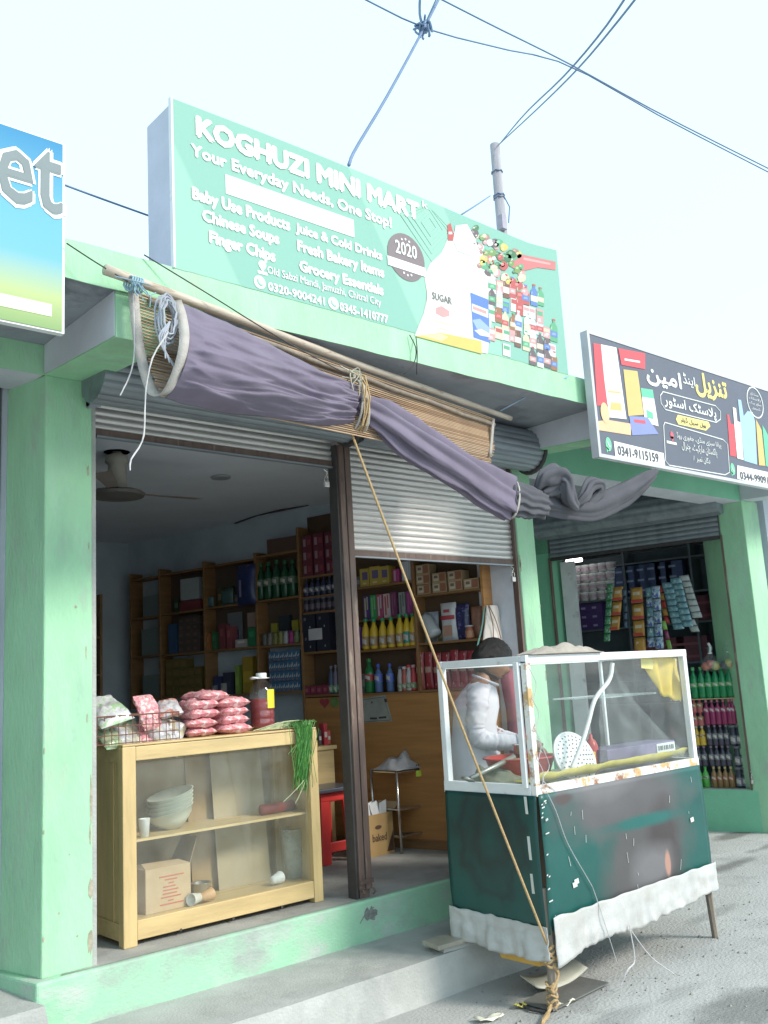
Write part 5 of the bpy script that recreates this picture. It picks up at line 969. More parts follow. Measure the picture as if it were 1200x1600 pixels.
m = MB(); m.box(KX0 + .03, KY0 + .06, FL + .10, KX1 - .03, KY1 - .02, FL + .115); kpart('floor_board', m, pale_wood_h)
m = MB(); zs_ = PY(215, 1311, KY0 + .08).z; m.box(KX0 + .03, KY0 + .066, zs_ - .013, KX1 - .03, KY1 - .03, zs_); kpart('shelf', m, pale_wood_h)
m = MB(); m.box(KX0 + .03, KY1 - .02, FL + .1, KX1 - .03, KY1 - .012, KT - .01); kpart('back_board', m, M('dull_plywood', (.34, .26, .15), .7, .2, 3))
m = MB(); m.poly([(KX0 + .079, KY0 + .03, FL + .125), (KX1 - .067, KY0 + .03, FL + .125), (KX1 - .067, KY0 + .03, KT - .078), (KX0 + .079, KY0 + .03, KT - .078)]); kpart('glass_pane', m, GLASS('counter_glass', .085, (.72, .74, .66), .05))
for px, py in ((283, 1453), (365, 1435), (441, 1417)): p = PY(px, py, KY0 + .003); m = MB(); m.tube([p, p + V((0, .004, 0))], .008, 8); kpart('bolt_hole', m, iron)
fz = FL + .116
def cob(name, mb, m, label, cat, **k): return tag(mb.build(name, m, **k), label, cat)
wpl = M('milky_plastic', (.55, .57, .48), .4, .05, 6)
c = PY(268, 1282, 5.04); tm = Matrix.Rotation(R(-14), 4, 'Y'); t = thing('bowl_stack', 'tilted stack of milky plastic bowls on the counter shelf', 'bowls', (c.x, 5.04, zs_))
for k in range(5):
    m = MB(); m.lathe([(.06, -.06 + .022 * k), (.115, .0 + .022 * k), (.132, .045 + .022 * k), (.138, .047 + .022 * k), (.128, .046 + .022 * k), (.06, -.054 + .022 * k)], c + V((.006 * k, 0, .02)), 24, tm); m.build('bowl', wpl, t, smooth=True)
c = PY(223, 1302, 4.9); m = MB(); m.lathe([(.024, 0), (.031, .095), (.033, .097), (.029, .094), (.022, .004), (0, .004)], (c.x + .01, 4.90, zs_), 16); cob('plastic_cup', m, M('white_cup', (.78, .78, .74), .4), 'white plastic cup standing at the left end of the counter shelf', 'cup', smooth=True)
a = PY(409, 1278, 4.98); b = PY(456, 1258, 4.98); t = thing('rolling_pin', 'dark red rolling pin lying on the counter shelf', 'rolling pin', (a.x, 4.98, zs_)); zz = zs_ + .032
m = MB(); m.tube([(a.x, 4.98, zz), (b.x + .02, 5.0, zz)], .032, 16); m.build('roller', M('dark_red_lacquer', (.26, .035, .03), .35), t, smooth=True); m = MB(); m.tube([(b.x + .02, 5.0, zz), (b.x + .05, 5.0, zz), (b.x + .08, 5.002, zz)], [.014, .02, .014], 10); m.build('handle', pale_wood, t, smooth=True)
t = thing('cardboard_box', 'opened cardboard box with faint red print on the counter bottom', 'box', (2.62, 4.99, fz))
a = PY(228, 1425, 4.91); b = PY(297, 1352, 4.91); w_ = b.x - a.x; bx0, bx1, by0, by1, bh = a.x, b.x, 4.91, 5.12, .225
m = MB()
for q in (((bx0, by0), (bx1, by0)), ((bx1, by0), (bx1, by1)), ((bx1, by1), (bx0, by1)), ((bx0, by1), (bx0, by0))): m.add([(*q[0], fz), (*q[1], fz), (*q[1], fz + bh), (*q[0], fz + bh)], [(0, 1, 2, 3)])
m.build('carton', card, t, solid=.004)
m = MB(); m.add([(bx0, by0, fz + bh), (bx1, by0, fz + bh), (bx1 - .03, by0 + .08, fz + bh + .015), (bx0 + .02, by0 + .09, fz + bh + .02)], [(0, 1, 2, 3)]); m.build('flap', card, t, solid=.004)
m = MB(); m.add([(bx1, by0, fz + bh), (bx1, by1, fz + bh), (bx1 + .07, by1, fz + bh + .12), (bx1 + .06, by0 + .02, fz + bh + .13)], [(0, 1, 2, 3)]); m.build('flap', M('dark_card', (.28, .20, .12), .8), t, solid=.004)
m = MB(); random.seed(2); cx_ = (bx0 + bx1) / 2 + .02
for k in range(9): z = fz + .03 + .018 * k; ww = random.uniform(.02, .075) if k not in (6,) else .02; m.box(cx_ - ww, by0 - .0045, z, cx_ + ww * random.uniform(.3, 1), by0 - .003, z + .006)
m.build('red_print', M('faded_red_print', (.50, .14, .08), .8), t)
for (xa, xb, za, zb, y, lb, cc) in ((293, 336, fz, 1.40, 5.20, 'darker tan cardboard sheet leaning at the back of the counter', (.33, .225, .11)), (333, 412, fz, 1.42, 5.15, 'wider pale cardboard sheet leaning at the back of the counter', (.37, .30, .185))):
    a = PY(xa, 1280, y); b = PY(xb, 1280, y); m = MB(); m.hexa([(a.x, y - .05, za), (b.x, y - .06, za), (b.x, y - .055, za), (a.x, y - .045, za)], [(a.x, y + .03, zb), (b.x, y + .03, zb), (b.x, y + .035, zb), (a.x, y + .035, zb)]); cob('cardboard_sheet', m, M('card_sheet', cc, .8, .1, 4), lb, 'cardboard')
st_ = M('steel_bowl', (.55, .55, .52), .3, .08, 6, metal=.8)
c = PY(314, 1388, 5.06); m = MB(); m.lathe([(.03, 0), (.05, .02), (.056, .075), (.059, .077), (.053, .074), (.045, .02), (0, .008)], (c.x, 5.06, fz), 20); cob('steel_bowl', m, st_, 'small steel bowl beside the cardboard box in the counter', 'bowl', smooth=True)
for (px, py, lb, cc, an, y) in ((306, 1412, 'pale paper cup lying in front of the steel bowl', (.72, .70, .62), 200, 4.88), (322, 1406, 'orange brown paper cup lying beside the pale cup', (.58, .34, .16), 20, 4.89), (432, 1385, 'clear white cup lying alone on the counter bottom', (.70, .70, .66), 20, 4.93)):
    c = PY(px, py, y); tm = Matrix.Rotation(R(an), 4, 'Z') @ Matrix.Rotation(R(88), 4, 'Y'); m = MB(); m.lathe([(.022, -.04), (.034, .04), (.036, .042), (.031, .04), (.020, -.036), (0, -.036)], (c.x, y, fz + .036), 18, tm); cob('paper_cup', m, C(*cc), lb, 'cup', smooth=True)
c = PY(464, 1392, 5.0); m = MB(); m.lathe([(.055, 0), (.075, .29), (.08, .292), (.072, .288), (.05, .006), (0, .006)], (c.x, 5.02, fz), 20); cob('plastic_bin', m, GLASS('frosted_plastic', .45, (.62, .66, .62), .06), 'frosted plastic bin at the right end of the counter bottom', 'bin', smooth=True)

# ----- on the counter
pink = M('pink_crisps', (.72, .34, .36), .5, .25, 45, .6, 70, spots=[(.82, .62, .60), (.60, .20, .23)], spot_scale=26, spot_lo=.5, spot_hi=.56)
def pillow(sx_, sy_, sz_, n=14, seed=0, frill=.012):
    m = MB()
    for s_ in (1, -1):
        def f(u, v):
            a, b = u * 2 - 1, v * 2 - 1; e = (max(0, 1 - a ** 4) * max(0, 1 - b ** 4)) ** .5
            return V((a * sx_ * (1 - .06 * (1 - abs(b))), b * sy_, s_ * sz_ * e * (1 + .55 * noise.noise(V((u * 4, v * 4, seed + s_))) + .30 * noise.noise(V((u * 13, v * 13, seed + s_)))) + frill * .4 * math.sin(b * 22) * (abs(a) > .93) + sz_))
        k = len(m.v); m.grid(f, n, n)
        if s_ < 0: m.f[-n * n:] = [tuple(reversed(q)) for q in m.f[-n * n:]]
    return m
pkp = [Proto(tag(pillow(.098, .11, .027, seed=9 * k).build('snack_packet', pink, smooth=True, loc=(0, 0, 0)), 'pink', 'packet')) for k in range(3)]
for j in range(5):
    for i in range(2):
        if j == 4 and i == 1: continue
        px = (306, 358)[i] + (16 if j == 4 else 0) + random.uniform(-3, 3)
        p = PY(px, 1150, 4.97); z = KT + .012 + .050 * j
        pkp[(i + j) % 3].put((p.x, 4.97 + random.uniform(-.02, .02), z), random.uniform(-.2, .2), 'pink crisps packet lying alone on top of the packet pile' if j == 4 else 'pink crisps packet, %s layer from the counter, %s of the pile' % (ORD[j], ('basket side', 'bottle side')[i]), 'pink crisps packets piled on the counter', scale=(random.uniform(.9, 1.08), 1, random.uniform(.9, 1.15)))
t = thing('wire_basket', 'rusty wire basket full of snack bags on the counter left end', 'basket', (2.42, 4.98, KT + .011)); wm = M('rusty_wire', (.16, .07, .05), .7)
ax0, ax1, ay0, ay1, ah = 2.10, 2.66, 4.83, 5.12, .150
m = MB()
for z in (.006, .05, .095, ah):
    m.tube([(ax0, ay0, KT + .012 + z), (ax1, ay0, KT + .012 + z), (ax1, ay1, KT + .012 + z), (ax0, ay1, KT + .012 + z), (ax0, ay0, KT + .012 + z)], .0028 if z < ah else .0045, 5)
m.build('hoop', wm, t); m = MB()
for k in range(15):
    x = lerp(ax0, ax1, k / 14); m.tube([(x, ay0, KT + .014), (x, ay0, KT + .012 + ah)], .0024, 5)
for k in range(6): y = lerp(ay0, ay1, k / 5); m.tube([(ax1, y, KT + .014), (ax1, y, KT + .012 + ah)], .0024, 5)
m.build('upright_wire', wm, t)
film2 = GLASS('bag_film', .30, (.82, .82, .82), .12)
random.seed(12); nb = 0
bag_cols = [((.50, .49, .50), 'pale silver'), ((.72, .34, .36), 'pink'), ((.52, .48, .38), 'cream'), ((.36, .40, .26), 'greenish'), ((.52, .52, .54), 'white')]
for k, (px, py, s_, ci, ti, lb) in enumerate(((165, 1118, .11, 0, .5, 'big pale silver snack bag on top at the pillar end of the basket'), (205, 1148, .075, 2, .9, 'cream snack bag behind the wires in the middle of the basket'), (165, 1155, .07, 3, .7, 'greenish snack bag low at the pillar end of the basket'), (222, 1108, .085, 1, 1.2, 'pink crisps bag standing highest above the basket'), (218, 1150, .08, 1, .8, 'pink crisps bag low in the middle of the basket'), (246, 1142, .08, 4, 1.0, 'white snack bag behind the wires right of the middle'), (262, 1112, .075, 0, .4, 'silver film bag lying over the right rim of the basket'), (268, 1146, .085, 4, 1.2, 'white carton like bag at the right end of the basket'), (188, 1152, .06, 4, .7, 'white snack bag low between the greenish and cream bags'), (240, 1158, .06, 1, .6, 'small pink crisps bag at the bottom of the basket'))):
    p = PY(px, py, 4.96); col, cn = bag_cols[ci]
    mt = pink if ci == 1 else M('foil_bag', col, .28, .12, 12, .3, 14, spots=[tuple(min(1, q * 1.15) for q in col), random.choice([(.5, .2, .15), (.3, .45, .25), (.55, .5, .3)])], spot_scale=11, spot_lo=.52, spot_hi=.58)
    o = pillow(s_ * .9, s_ * 1.2, s_ * .42, 12, seed=k * 5.0).build('snack_bag', mt, smooth=True, loc=(0, 0, 0)); o.location = (p.x, 4.96 + .03 * math.sin(k * 2), p.z - s_ * .4 * math.sin(ti)); o.rotation_euler = (ti, random.uniform(-.5, .5), random.uniform(-.6, .6)); tag(o, lb, 'bag', 'snack bags in the wire basket')
jc = PY(411, 1142, 5.05); jz = KT + .012; t = thing('drink_jug', 'large clear plastic jug half full of dark red drink with white cap', 'jug', (jc.x, 5.05, jz)); jc = V((jc.x, 5.05, jz))
m = MB(); m.lathe([(.062, .002), (.072, .02), (.074, .06), (.071, .066), (.074, .072), (.074, .11), (.071, .116), (.074, .122), (.075, .19), (0, .19)], jc, 24); m.build('drink', M('dark_red_drink', (.26, .025, .03), .15, .1, 4), t, smooth=True)
m = MB(); m.lathe([(.064, 0), (.075, .02), (.0765, .06), (.073, .066), (.0765, .072), (.0765, .11), (.073, .116), (.0765, .122), (.0775, .20), (.073, .24), (.058, .275), (.036, .298), (.030, .305), (.030, .325)], jc, 24); m.build('bottle_shell', GLASS('clear_pet', .04, (.8, .78, .78), .08), t, smooth=True)
m = MB(); m.lathe([(.0, .318), (.034, .318), (.034, .345), (.030, .349), (0, .349)], jc, 18); m.lathe([(.03, .312), (.05, .314), (.05, .318), (.03, .32)], jc, 20); m.tube(curve([jc + V((-.03, -.02, .316)), jc + V((-.075, -.02, .322)), jc + V((-.06, .03, .318)), jc + V((-.03, .02, .316))], 10), .006, 6); m.build('cap', M('white_cap', (.80, .80, .78), .4), t, smooth=True)
m = MB(); m.grid(lambda u, v: jc + V((.0785 * math.sin(lerp(-.15, .75, u)), -.0785 * math.cos(lerp(-.15, .75, u)), lerp(.13, .245, v))), 8, 2); m.build('label', M('yellow_label', (.72, .66, .05), .5), t)
# herbs
random.seed(31); hm = [M('herb_green', (.07, .22, .045), .6, .35, 30), M('herb_pale', (.42, .46, .26), .6, .25, 30)]
t = thing('herb_bunch', 'bunch of fine green herbs hanging over the counter corner', 'herbs', (3.45, 4.8, KT)); G0 = MB(); G1 = MB()
for k in range(230):
    p = PY(random.gauss(474, 8), random.uniform(1133, 1142), 4.80); y = random.uniform(4.76, 4.90); a = V((p.x, y, KT + .02 + random.uniform(0, .035))); e = PY(random.gauss(473, 7.5), random.uniform(1175, 1238), 4.77)
    G0.tube(curve([a, V((lerp(a.x, e.x, .3), 4.77, a.z - .01)), V((lerp(a.x, e.x, .6) + random.uniform(-.01, .01), 4.755 + random.uniform(0, .02), lerp(a.z, e.z, .5))), V((e.x, 4.765 + random.uniform(0, .02), e.z))], 5), .0021, 3)
for k in range(110):
    a = V((random.gauss(3.50, .03), random.uniform(4.80, 4.9), KT + .018 + random.uniform(0, .04))); e = PY(random.gauss(430, 18), random.uniform(1133, 1146), 4.9); G1.tube(curve([a, lerp(a, e, .5) + V((0, 0, .012)), V((e.x, e.y - random.uniform(0, .1), KT + .02))], 4), .0018, 3)
for k in range(6):
    a = PY(random.uniform(464, 484), 1215, 4.77); e = PY(random.uniform(440, 488), random.uniform(1235, 1262), 4.77); G1.tube(curve([a, lerp(a, e, .5) + V((0, -.01, 0)), e], 4), .0016, 3)
tag(G0.build('green_leaves', hm[0], t), kind='stuff'); tag(G1.build('pale_stems', hm[1], t), kind='stuff')
p = PY(455, 1132, 4.9); m = MB(); m.tube([PY(442, 1137, 4.9), PY(468, 1131, 4.9)], .007, 6); cob('paper_straw', m, M('pale_straw', (.62, .66, .56), .6), 'pale short stick lying by the herb bunch on the counter', 'stick')

# ----- behind the counter
dk = thing('small_desk', 'small pale wooden desk standing behind the counter right end', 'desk', (4.1, 6.3, FL)); d1 = PY(521, 1164, 6.10)
m = MB(); m.box(3.80, 6.08, d1.z - .03, d1.x + .02, 6.5, d1.z); m.build('desk_top', pale_wood_h, dk, bevel=.004); m = MB(); m.box(3.82, 6.10, d1.z - .40, d1.x, 6.47, d1.z - .031); m.build('drawer_box', pale_wood_h, dk)
for x_ in (3.83, d1.x - .05): m = MB(); m.box(x_, 6.12, FL, x_ + .05, 6.45, d1.z - .401); m.build('desk_side', pale_wood, dk)
dz = d1.z
for k, (px, w_, h, cc, lb) in enumerate(((449, .05, .07, (.55, .06, .07), 'small red packet on the desk nearest the jug'), (463, .05, .10, (.58, .07, .08), 'taller red packet on the desk beside the small one'), (478, .055, .11, (.12, .22, .42), 'blue packet on the desk behind the herbs'), (489, .03, .15, (.30, .30, .32), 'grey tall box on the desk among packets'), (497, .03, .12, (.10, .09, .10), 'black thin box on the desk among packets'), (506, .035, .17, (.55, .05, .06), 'tall red box at the desk corner'), (490, .04, .05, (.70, .45, .05), 'orange small box at the front of the desk'), (511, .03, .11, (.62, .12, .10), 'short red carton at the outer desk edge'))):
    p = PY(px, 1160, 6.22 if k != 6 else 6.12); t = thing('goods_packet', lb, 'packet', (p.x, p.y, dz))
    m = MB(); m.box(p.x - w_ / 2, p.y - .03, dz + .001, p.x + w_ / 2, p.y + .03, dz + h); m.build('carton', C(*cc), t, bevel=.003); m = MB(); m.box(p.x - w_ * .35, p.y - .0325, dz + h * .35, p.x + w_ * .35, p.y - .0308, dz + h * .6); m.build('label', C(.72, .66, .60), t)
t = thing('plastic_stool', 'red plastic stool with square legs behind the brown mullion', 'stool', (4.35, 5.85, FL)); sx0, sx1, sy0, sy1, sh_ = 4.24, 4.58, 5.66, 6.0, .50
rp_ = M('bright_red_plastic', (.56, .035, .03), .35, .08, 5)
for x, y, dx, dy in ((sx0, sy0, 1, 1), (sx1, sy0, -1, 1), (sx0, sy1, 1, -1), (sx1, sy1, -1, -1)):
    m = MB(); m.hexa([(x, y, FL), (x + .085 * dx, y, FL), (x + .085 * dx, y + .03 * dy, FL), (x, y + .03 * dy, FL)] if dx * dy > 0 else [(x + .085 * dx, y, FL), (x, y, FL), (x, y + .03 * dy, FL), (x + .085 * dx, y + .03 * dy, FL)], [(x + .03 * dx, y + .03 * dy, FL + sh_ - .03), (x + .11 * dx, y + .03 * dy, FL + sh_ - .03), (x + .11 * dx, y + .06 * dy, FL + sh_ - .03), (x + .03 * dx, y + .06 * dy, FL + sh_ - .03)] if dx * dy > 0 else [(x + .11 * dx, y + .03 * dy, FL + sh_ - .03), (x + .03 * dx, y + .03 * dy, FL + sh_ - .03), (x + .03 * dx, y + .06 * dy, FL + sh_ - .03), (x + .11 * dx, y + .06 * dy, FL + sh_ - .03)]); m.build('leg', rp_, t, bevel=.006)
m = MB(); m.box(sx0 + .025, sy0 + .025, FL + sh_ - .07, sx1 - .025, sy1 - .025, FL + sh_); m.build('seat', rp_, t, bevel=.012)
for a in ((sx0 + .01, sy0 + .012, sx1 - .01, sy0 + .03), (sx0 + .01, sy1 - .03, sx1 - .01, sy1 - .012)): m = MB(); m.box(a[0], a[1], FL + .08, a[2], a[3], FL + .15); m.build('stretcher', rp_, t, bevel=.006)
m = MB(); m.box(sx0 - .05, sy0 - .02, FL + sh_ + .002, sx1 + .04, sy1, FL + sh_ + .028); cob('dark_tray', m, M('dark_tray', (.06, .07, .09), .3), 'dark flat tray lying on the red stool', 'tray', bevel=.005)
a = PZ(578, 1341, FL); b = PZ(607, 1334, FL); t = thing('cardboard_box', 'brown cardboard box printed baked with papers stuffed in its top', 'box', (a.x, a.y, FL)); u_ = (b - a).normalized(); v_ = V((-u_.y, u_.x, 0)); hh = .30; bw, bd_ = .26, .22
q = [a, a + u_ * bw, a + u_ * bw + v_ * bd_, a + v_ * bd_]; m = MB()
for k in range(4): m.add([q[k], q[(k + 1) % 4], q[(k + 1) % 4] + V((0, 0, hh)), q[k] + V((0, 0, hh))], [(0, 1, 2, 3)])
m.poly([p + V((0, 0, .004)) for p in q]); m.build('carton', M('brown_carton', (.42, .27, .11), .75, .1, 5), t, solid=.004)
m = MB(); m.add([q[1] + V((0, 0, hh)), q[2] + V((0, 0, hh)), q[2] + u_ * .08 + V((0, 0, hh + .06)), q[1] + u_ * .08 + V((0, 0, hh + .06))], [(0, 1, 2, 3)]); m.build('flap', card, t, solid=.004)
m = MB(); text_on(m, 'baked', a + u_ * .035 - v_ * .004 + V((0, 0, .105)), u_, UZ, .15, .055, .02); m.build('dark_lettering', M('dark_brown_print', (.10, .05, .03), .7), t); m = MB(); o_ = a + u_ * .10 - v_ * .004 + V((0, 0, .205)); m.poly([o_ + u_ * .035 * math.cos(k * PI / 8) + V((0, 0, .015 * math.sin(k * PI / 8))) for k in range(16)]); m.build('oval_print', bpy.data.materials['dark_brown_print'], t); m = MB(); m.poly([a + u_ * .18 - v_ * .004 + V((0, 0, .02)), a + u_ * .255 - v_ * .004 + V((0, 0, .02)), a + u_ * .255 - v_ * .004 + V((0, 0, .17)), a + u_ * .215 - v_ * .004 + V((0, 0, .09))]); m.build('leaf_print', bpy.data.materials['dark_brown_print'], t)
for k in range(5):
    c = a + u_ * (.03 + .045 * k) + v_ * (.05 + .03 * (k % 2)) + V((0, 0, hh + .01)); an = .5 * math.sin(k * 2.1); m = MB(); m.obox(c + V((0, 0, .02)), V((.035, 0, .01)), (0, .002, 0), V((.02 * math.sin(k * 1.7), .01, .045))); tag(m.build('paper_sheet', M('white_paper', (.72, .72, .72), .8)), 'crumpled white paper stuffed in the baked box, %s from the mullion' % ORD[k], 'paper', 'papers stuffed in the cardboard box')
# steel rack
t = thing('steel_rack', 'chromed tube rack by the wooden panel with a bag on its top', 'rack', tuple(PZ(655, 1325, FL))); chrome = M('chrome_tube', (.55, .53, .50), .2, .08, 5, metal=.9)
r0 = PZ(628, 1334, FL); rx_, ry_ = r0.x, r0.y; rw, rd = .55, .30; zt = PY(618, 1205, ry_).z; zm_ = PY(622, 1266, ry_).z
for x, y in ((rx_, ry_), (rx_ + rw, ry_), (rx_, ry_ + rd), (rx_ + rw, ry_ + rd)):
    m = MB(); m.tube([(x, y, FL), (x - .01, y, zt)], .011, 8); m.build('leg', chrome, t, smooth=True)
for z, nm in ((zt - .012, 'top_shelf'), (zm_, 'middle_shelf'), (FL + .12, 'wire_shelf')):
    m = MB(); m.tube([(rx_, ry_, z), (rx_ + rw, ry_, z), (rx_ + rw, ry_ + rd, z), (rx_, ry_ + rd, z), (rx_, ry_, z)], .010, 6)
    if nm == 'wire_shelf':
        for k in range(16): m.tube([(rx_ + rw * (k + .5) / 16, ry_, z), (rx_ + rw * (k + .5) / 16, ry_ + rd, z)], .003, 4)
    else: m.box(rx_ + .01, ry_ + .01, z - .004, rx_ + rw - .01, ry_ + rd - .01, z + .002)
    m.build(nm, chrome, t)
bgm = M('striped_bag_film', (.36, .36, .37), .35, .2, 10, .3, 18, spots=[(.10, .10, .12)], spot_scale=7, spot_lo=.60, spot_hi=.63)
bt = thing('shopping_bag', 'crumpled grey plastic bag with a lime patch lying on the steel rack', 'bag', (rx_ + .2, ry_ + .12, zt)); o = rag(V((rx_ + .22, ry_ + .13, zt)), .25, .15, .13, 15).build('bag', bgm, bt, smooth=True, solid=.003)
c = PY(657, 1208, ry_ - .02); m = MB(); m.grid(lambda u, v: V((c.x + .085 * (u - .5), ry_ - .015 - .012 * math.sin(u * 3), c.z + .045 * (v - .5))), 5, 3); m.build('lime_label', M('lime_print', (.50, .62, .06), .5), bt, solid=.002)
m = MB()
for k in range(4): m.obox((c.x - .03 + .024 * k, ry_ - .012, c.z + .045), (.007, 0, 0), (0, .001, 0), (.002, 0, .022))
m.build('black_stripe', iron, bt)
m = MB(); m.tube(curve([(c.x + .02, ry_ - .015, zt - .01), (c.x + .045, ry_ - .03, zt - .05), (c.x + .03, ry_ - .03, zt - .07), (c.x + .06, ry_ - .03, zt - .075)], 10), .008, 6); m.build('bag_handle', M('reddish_film', (.36, .16, .12), .5), bt)
# ------------------------------------------------------------------ wall shelving of the mart
sh_u = thing('wall_shelving', 'brown wooden wall shelving with a plain panel below along the right wall', 'shelving', tuple(U(2, .07, FL)))
ups = [.006, .623, 1.315, 1.813, 2.331, 2.997, 3.617, 4.05]; DT = .152
for k, s_ in enumerate(ups):
    if k == 0: m = MB(); m.sbox(-.008, .012, .0, DT, FL, 3.27); m.build('end_panel', panel_wood, sh_u); continue
    m = MB(); m.sbox(s_ - .012, s_ + .012, -.004, DT, FL if k in (3,) else 1.62 if k < 3 else 1.60, 3.1 if k < 4 else 2.94); m.build('upright', shelf_wood, sh_u, bevel=.003)
bays = [(0, [2.38, 2.002, 1.639]), (1, [2.504, 1.985, 1.635]), (2, [2.655, 2.48, 2.345, 2.006, 1.645]), (3, [2.905, 2.502, 2.094, 1.686]), (4, [2.892, 2.502, 2.101, 1.687]), (5, [2.885, 2.496, 2.10, 1.70]), (6, [2.88, 2.49, 2.11, 1.70])]
for k, zs in bays:
    for z in zs: m = MB(); m.sbox(ups[k] + .013, ups[k + 1] - .013, .004, DT, z - .018, z); m.build('shelf', shelf_wood, sh_u)
m = MB(); m.sbox(.625, 1.30, .095, DT, 2.222, 2.235); m.build('ledge', shelf_wood, sh_u)
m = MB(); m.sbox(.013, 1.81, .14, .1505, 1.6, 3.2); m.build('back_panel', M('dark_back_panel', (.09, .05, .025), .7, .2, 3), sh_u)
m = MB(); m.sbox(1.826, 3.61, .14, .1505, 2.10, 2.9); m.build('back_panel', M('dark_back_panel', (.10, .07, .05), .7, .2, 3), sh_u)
m = MB(); m.sbox(.013, 1.80, .006, .018, FL + .002, 1.617); m.build('lower_panel', panel_wood, sh_u)
m = MB(); m.sbox(.013, 1.80, -.004, .006, FL + .002, FL + .07); m.build('skirting', shelf_wood, sh_u)

def mkbottle(name, h, r, body, cap, lab=None, l0=.18, l1=.5, neck=.36, n=12):
    m = MB(); m.lathe([(0, 0), (r * .85, 0), (r, .03 * h), (r, .56 * h), (r * .82, .68 * h), (r * neck, .82 * h), (r * neck, .9 * h), (0, .9 * h)], n=n); o = m.build(name, body, smooth=True, loc=(0, 0, 0))
    m = MB(); m.lathe([(0, .895 * h), (r * neck * 1.25, .895 * h), (r * neck * 1.25, h), (0, h)], n=n); m.build('cap', cap, o, loc=(0, 0, 0))
    if lab: m = MB(); m.rings([[V((r * 1.02 * math.cos(2 * PI * k / n), r * 1.02 * math.sin(2 * PI * k / n), z)) for k in range(n)] for z in (l0 * h, l1 * h)], cap=False); m.build('label', lab, o, loc=(0, 0, 0), smooth=True)
    if lab and h > .12:                                    # a second printed panel on the front of the label
        za, zb = lerp(l0, l1, .25) * h, lerp(l0, l1, .75) * h; c0 = lab.node_tree.nodes['Color Ramp'].color_ramp.elements[0].color; lum = (c0[0] + c0[1] + c0[2]) / 3; m = MB(); m.grid(lambda u, v: V((r * 1.045 * math.sin(lerp(-.75, .55, u)), -r * 1.045 * math.cos(lerp(-.75, .55, u)), lerp(za, zb, v) + .006 * math.sin(u * 5))), 6, 2); m.build('label_panel', C(.50, .46, .42) if lum < .3 else C(.16, .10, .14), o, loc=(0, 0, 0), smooth=True)
    return Proto(tag(o, 'bottle', 'bottle'))
def mkbox(name, w_, d, h, col, prints=(), cat='box', rough=.5):
    m = MB(); m.box(-w_ / 2, 0, 0, w_ / 2, d, h); o = m.build(name, C(*col, rough), loc=(0, 0, 0))
    for k, (x0, x1, z0, z1, c) in enumerate(prints):
        m = MB(); m.box((x0 - .5) * w_, -.0012 - .0005 * k, z0 * h, (x1 - .5) * w_, -.0002, z1 * h); m.build('printed_label', C(*c), o, loc=(0, 0, 0))
    return Proto(tag(o, 'box', cat))
def mkpouch(name, w_, h, d, mat, prints=(), cat='packet'):
    m = MB()
    for s_ in (-1, 1):
        k = len(m.v); f = lambda u, v: V(((u - .5) * w_ * (1 - .06 * math.sin(v * PI)), d / 2 + s_ * d / 2 * (max(0, 1 - (2 * u - 1) ** 4) ** .5) * max(0, 1 - (2 * v - 1) ** 6) ** .5 * (1 + .25 * noise.noise(V((u * 4, v * 5, w_ * 90)))), v * h))
        m.grid(f, 8, 10)
        if s_ > 0: m.f[-80:] = [tuple(reversed(q)) for q in m.f[-80:]]
    o = m.build(name, mat, smooth=True, loc=(0, 0, 0))
    for x0, x1, z0, z1, c in prints:
        m = MB(); m.grid(lambda u, v: V(((lerp(x0, x1, u) - .5) * w_ * .94, d / 2 - d / 2 * (max(0, 1 - (2 * lerp(x0, x1, u) - 1) ** 4) ** .5) * 1.16 - .002, lerp(z0, z1, v) * h)), 4, 2); m.build('printed_label', C(*c), o, loc=(0, 0, 0), smooth=True)
    return Proto(tag(o, 'packet', cat))
def at(pr_, px, py, z, t=.02, label=None, group=None, scale=None, tilt=None, drz=0):
    if not drz: drz = random.uniform(-.09, .09)
    if scale is None: q_ = random.uniform(.95, 1.03); scale = (q_, q_, random.uniform(.95, 1.03))
    s_ = sU(px, py, t); return pr_.put(U(s_, t, z), RZ + drz, label, group, scale, tilt)
# bay nearest the street
tan = (.42, .30, .18)
bx_ = mkbox('biscuit_box', .128, .11, .078, tan, ((.08, .48, .2, .85, (.58, .50, .38)), (.14, .42, .45, .75, (.20, .13, .10)), (.55, .95, .1, .9, (.30, .12, .07))))
for px, n_ in ((662, 3), (687, 2), (712, 2), (737, 1)):
    for j in range(n_): at(bx_, px, 924, 2.381 + .079 * j, .015, 'tan biscuit box on the high shelf, %s column from the post, %s from the bottom' % (ORD[(662, 687, 712, 737).index(px)], ORD[j]), 'tan biscuit boxes on the high shelf', drz=random.uniform(-.03, .03))
ps = mkpouch('snack_pouch', .15, .29, .05, M('white_pouch', (.56, .55, .56), .35, .1, 10), ((.05, .95, .55, .66, (.45, .06, .07)), (.2, .8, .12, .40, (.45, .25, .18)), (.3, .7, .74, .82, (.42, .07, .08)))); at(ps, 701, 1001, 2.004, .05, 'big white pouch with red lettering on the middle shelf by the street end')
ps = mkpouch('snack_pouch', .13, .27, .05, M('blue_black_pouch', (.035, .035, .10), .25, .4, 30, spots=[(.16, .14, .34)], spot_scale=30, spot_lo=.55, spot_hi=.62)); at(ps, 722, 998, 2.004, .06, 'glossy dark blue pouch right of the big white pouch')
ps = mkpouch('snack_pouch', .11, .25, .06, M('brown_pouch', (.30, .14, .09), .5, .3, 30)); at(ps, 745, 995, 2.004, .07, 'brown pouch at the street end of the middle shelf')
ps = mkpouch('snack_pouch', .13, .25, .03, M('clear_pouch', (.32, .34, .40), .3, .3, 14)); at(ps, 675, 1003, 2.004, .10, 'greyish clear pouch behind the white plastic jar')
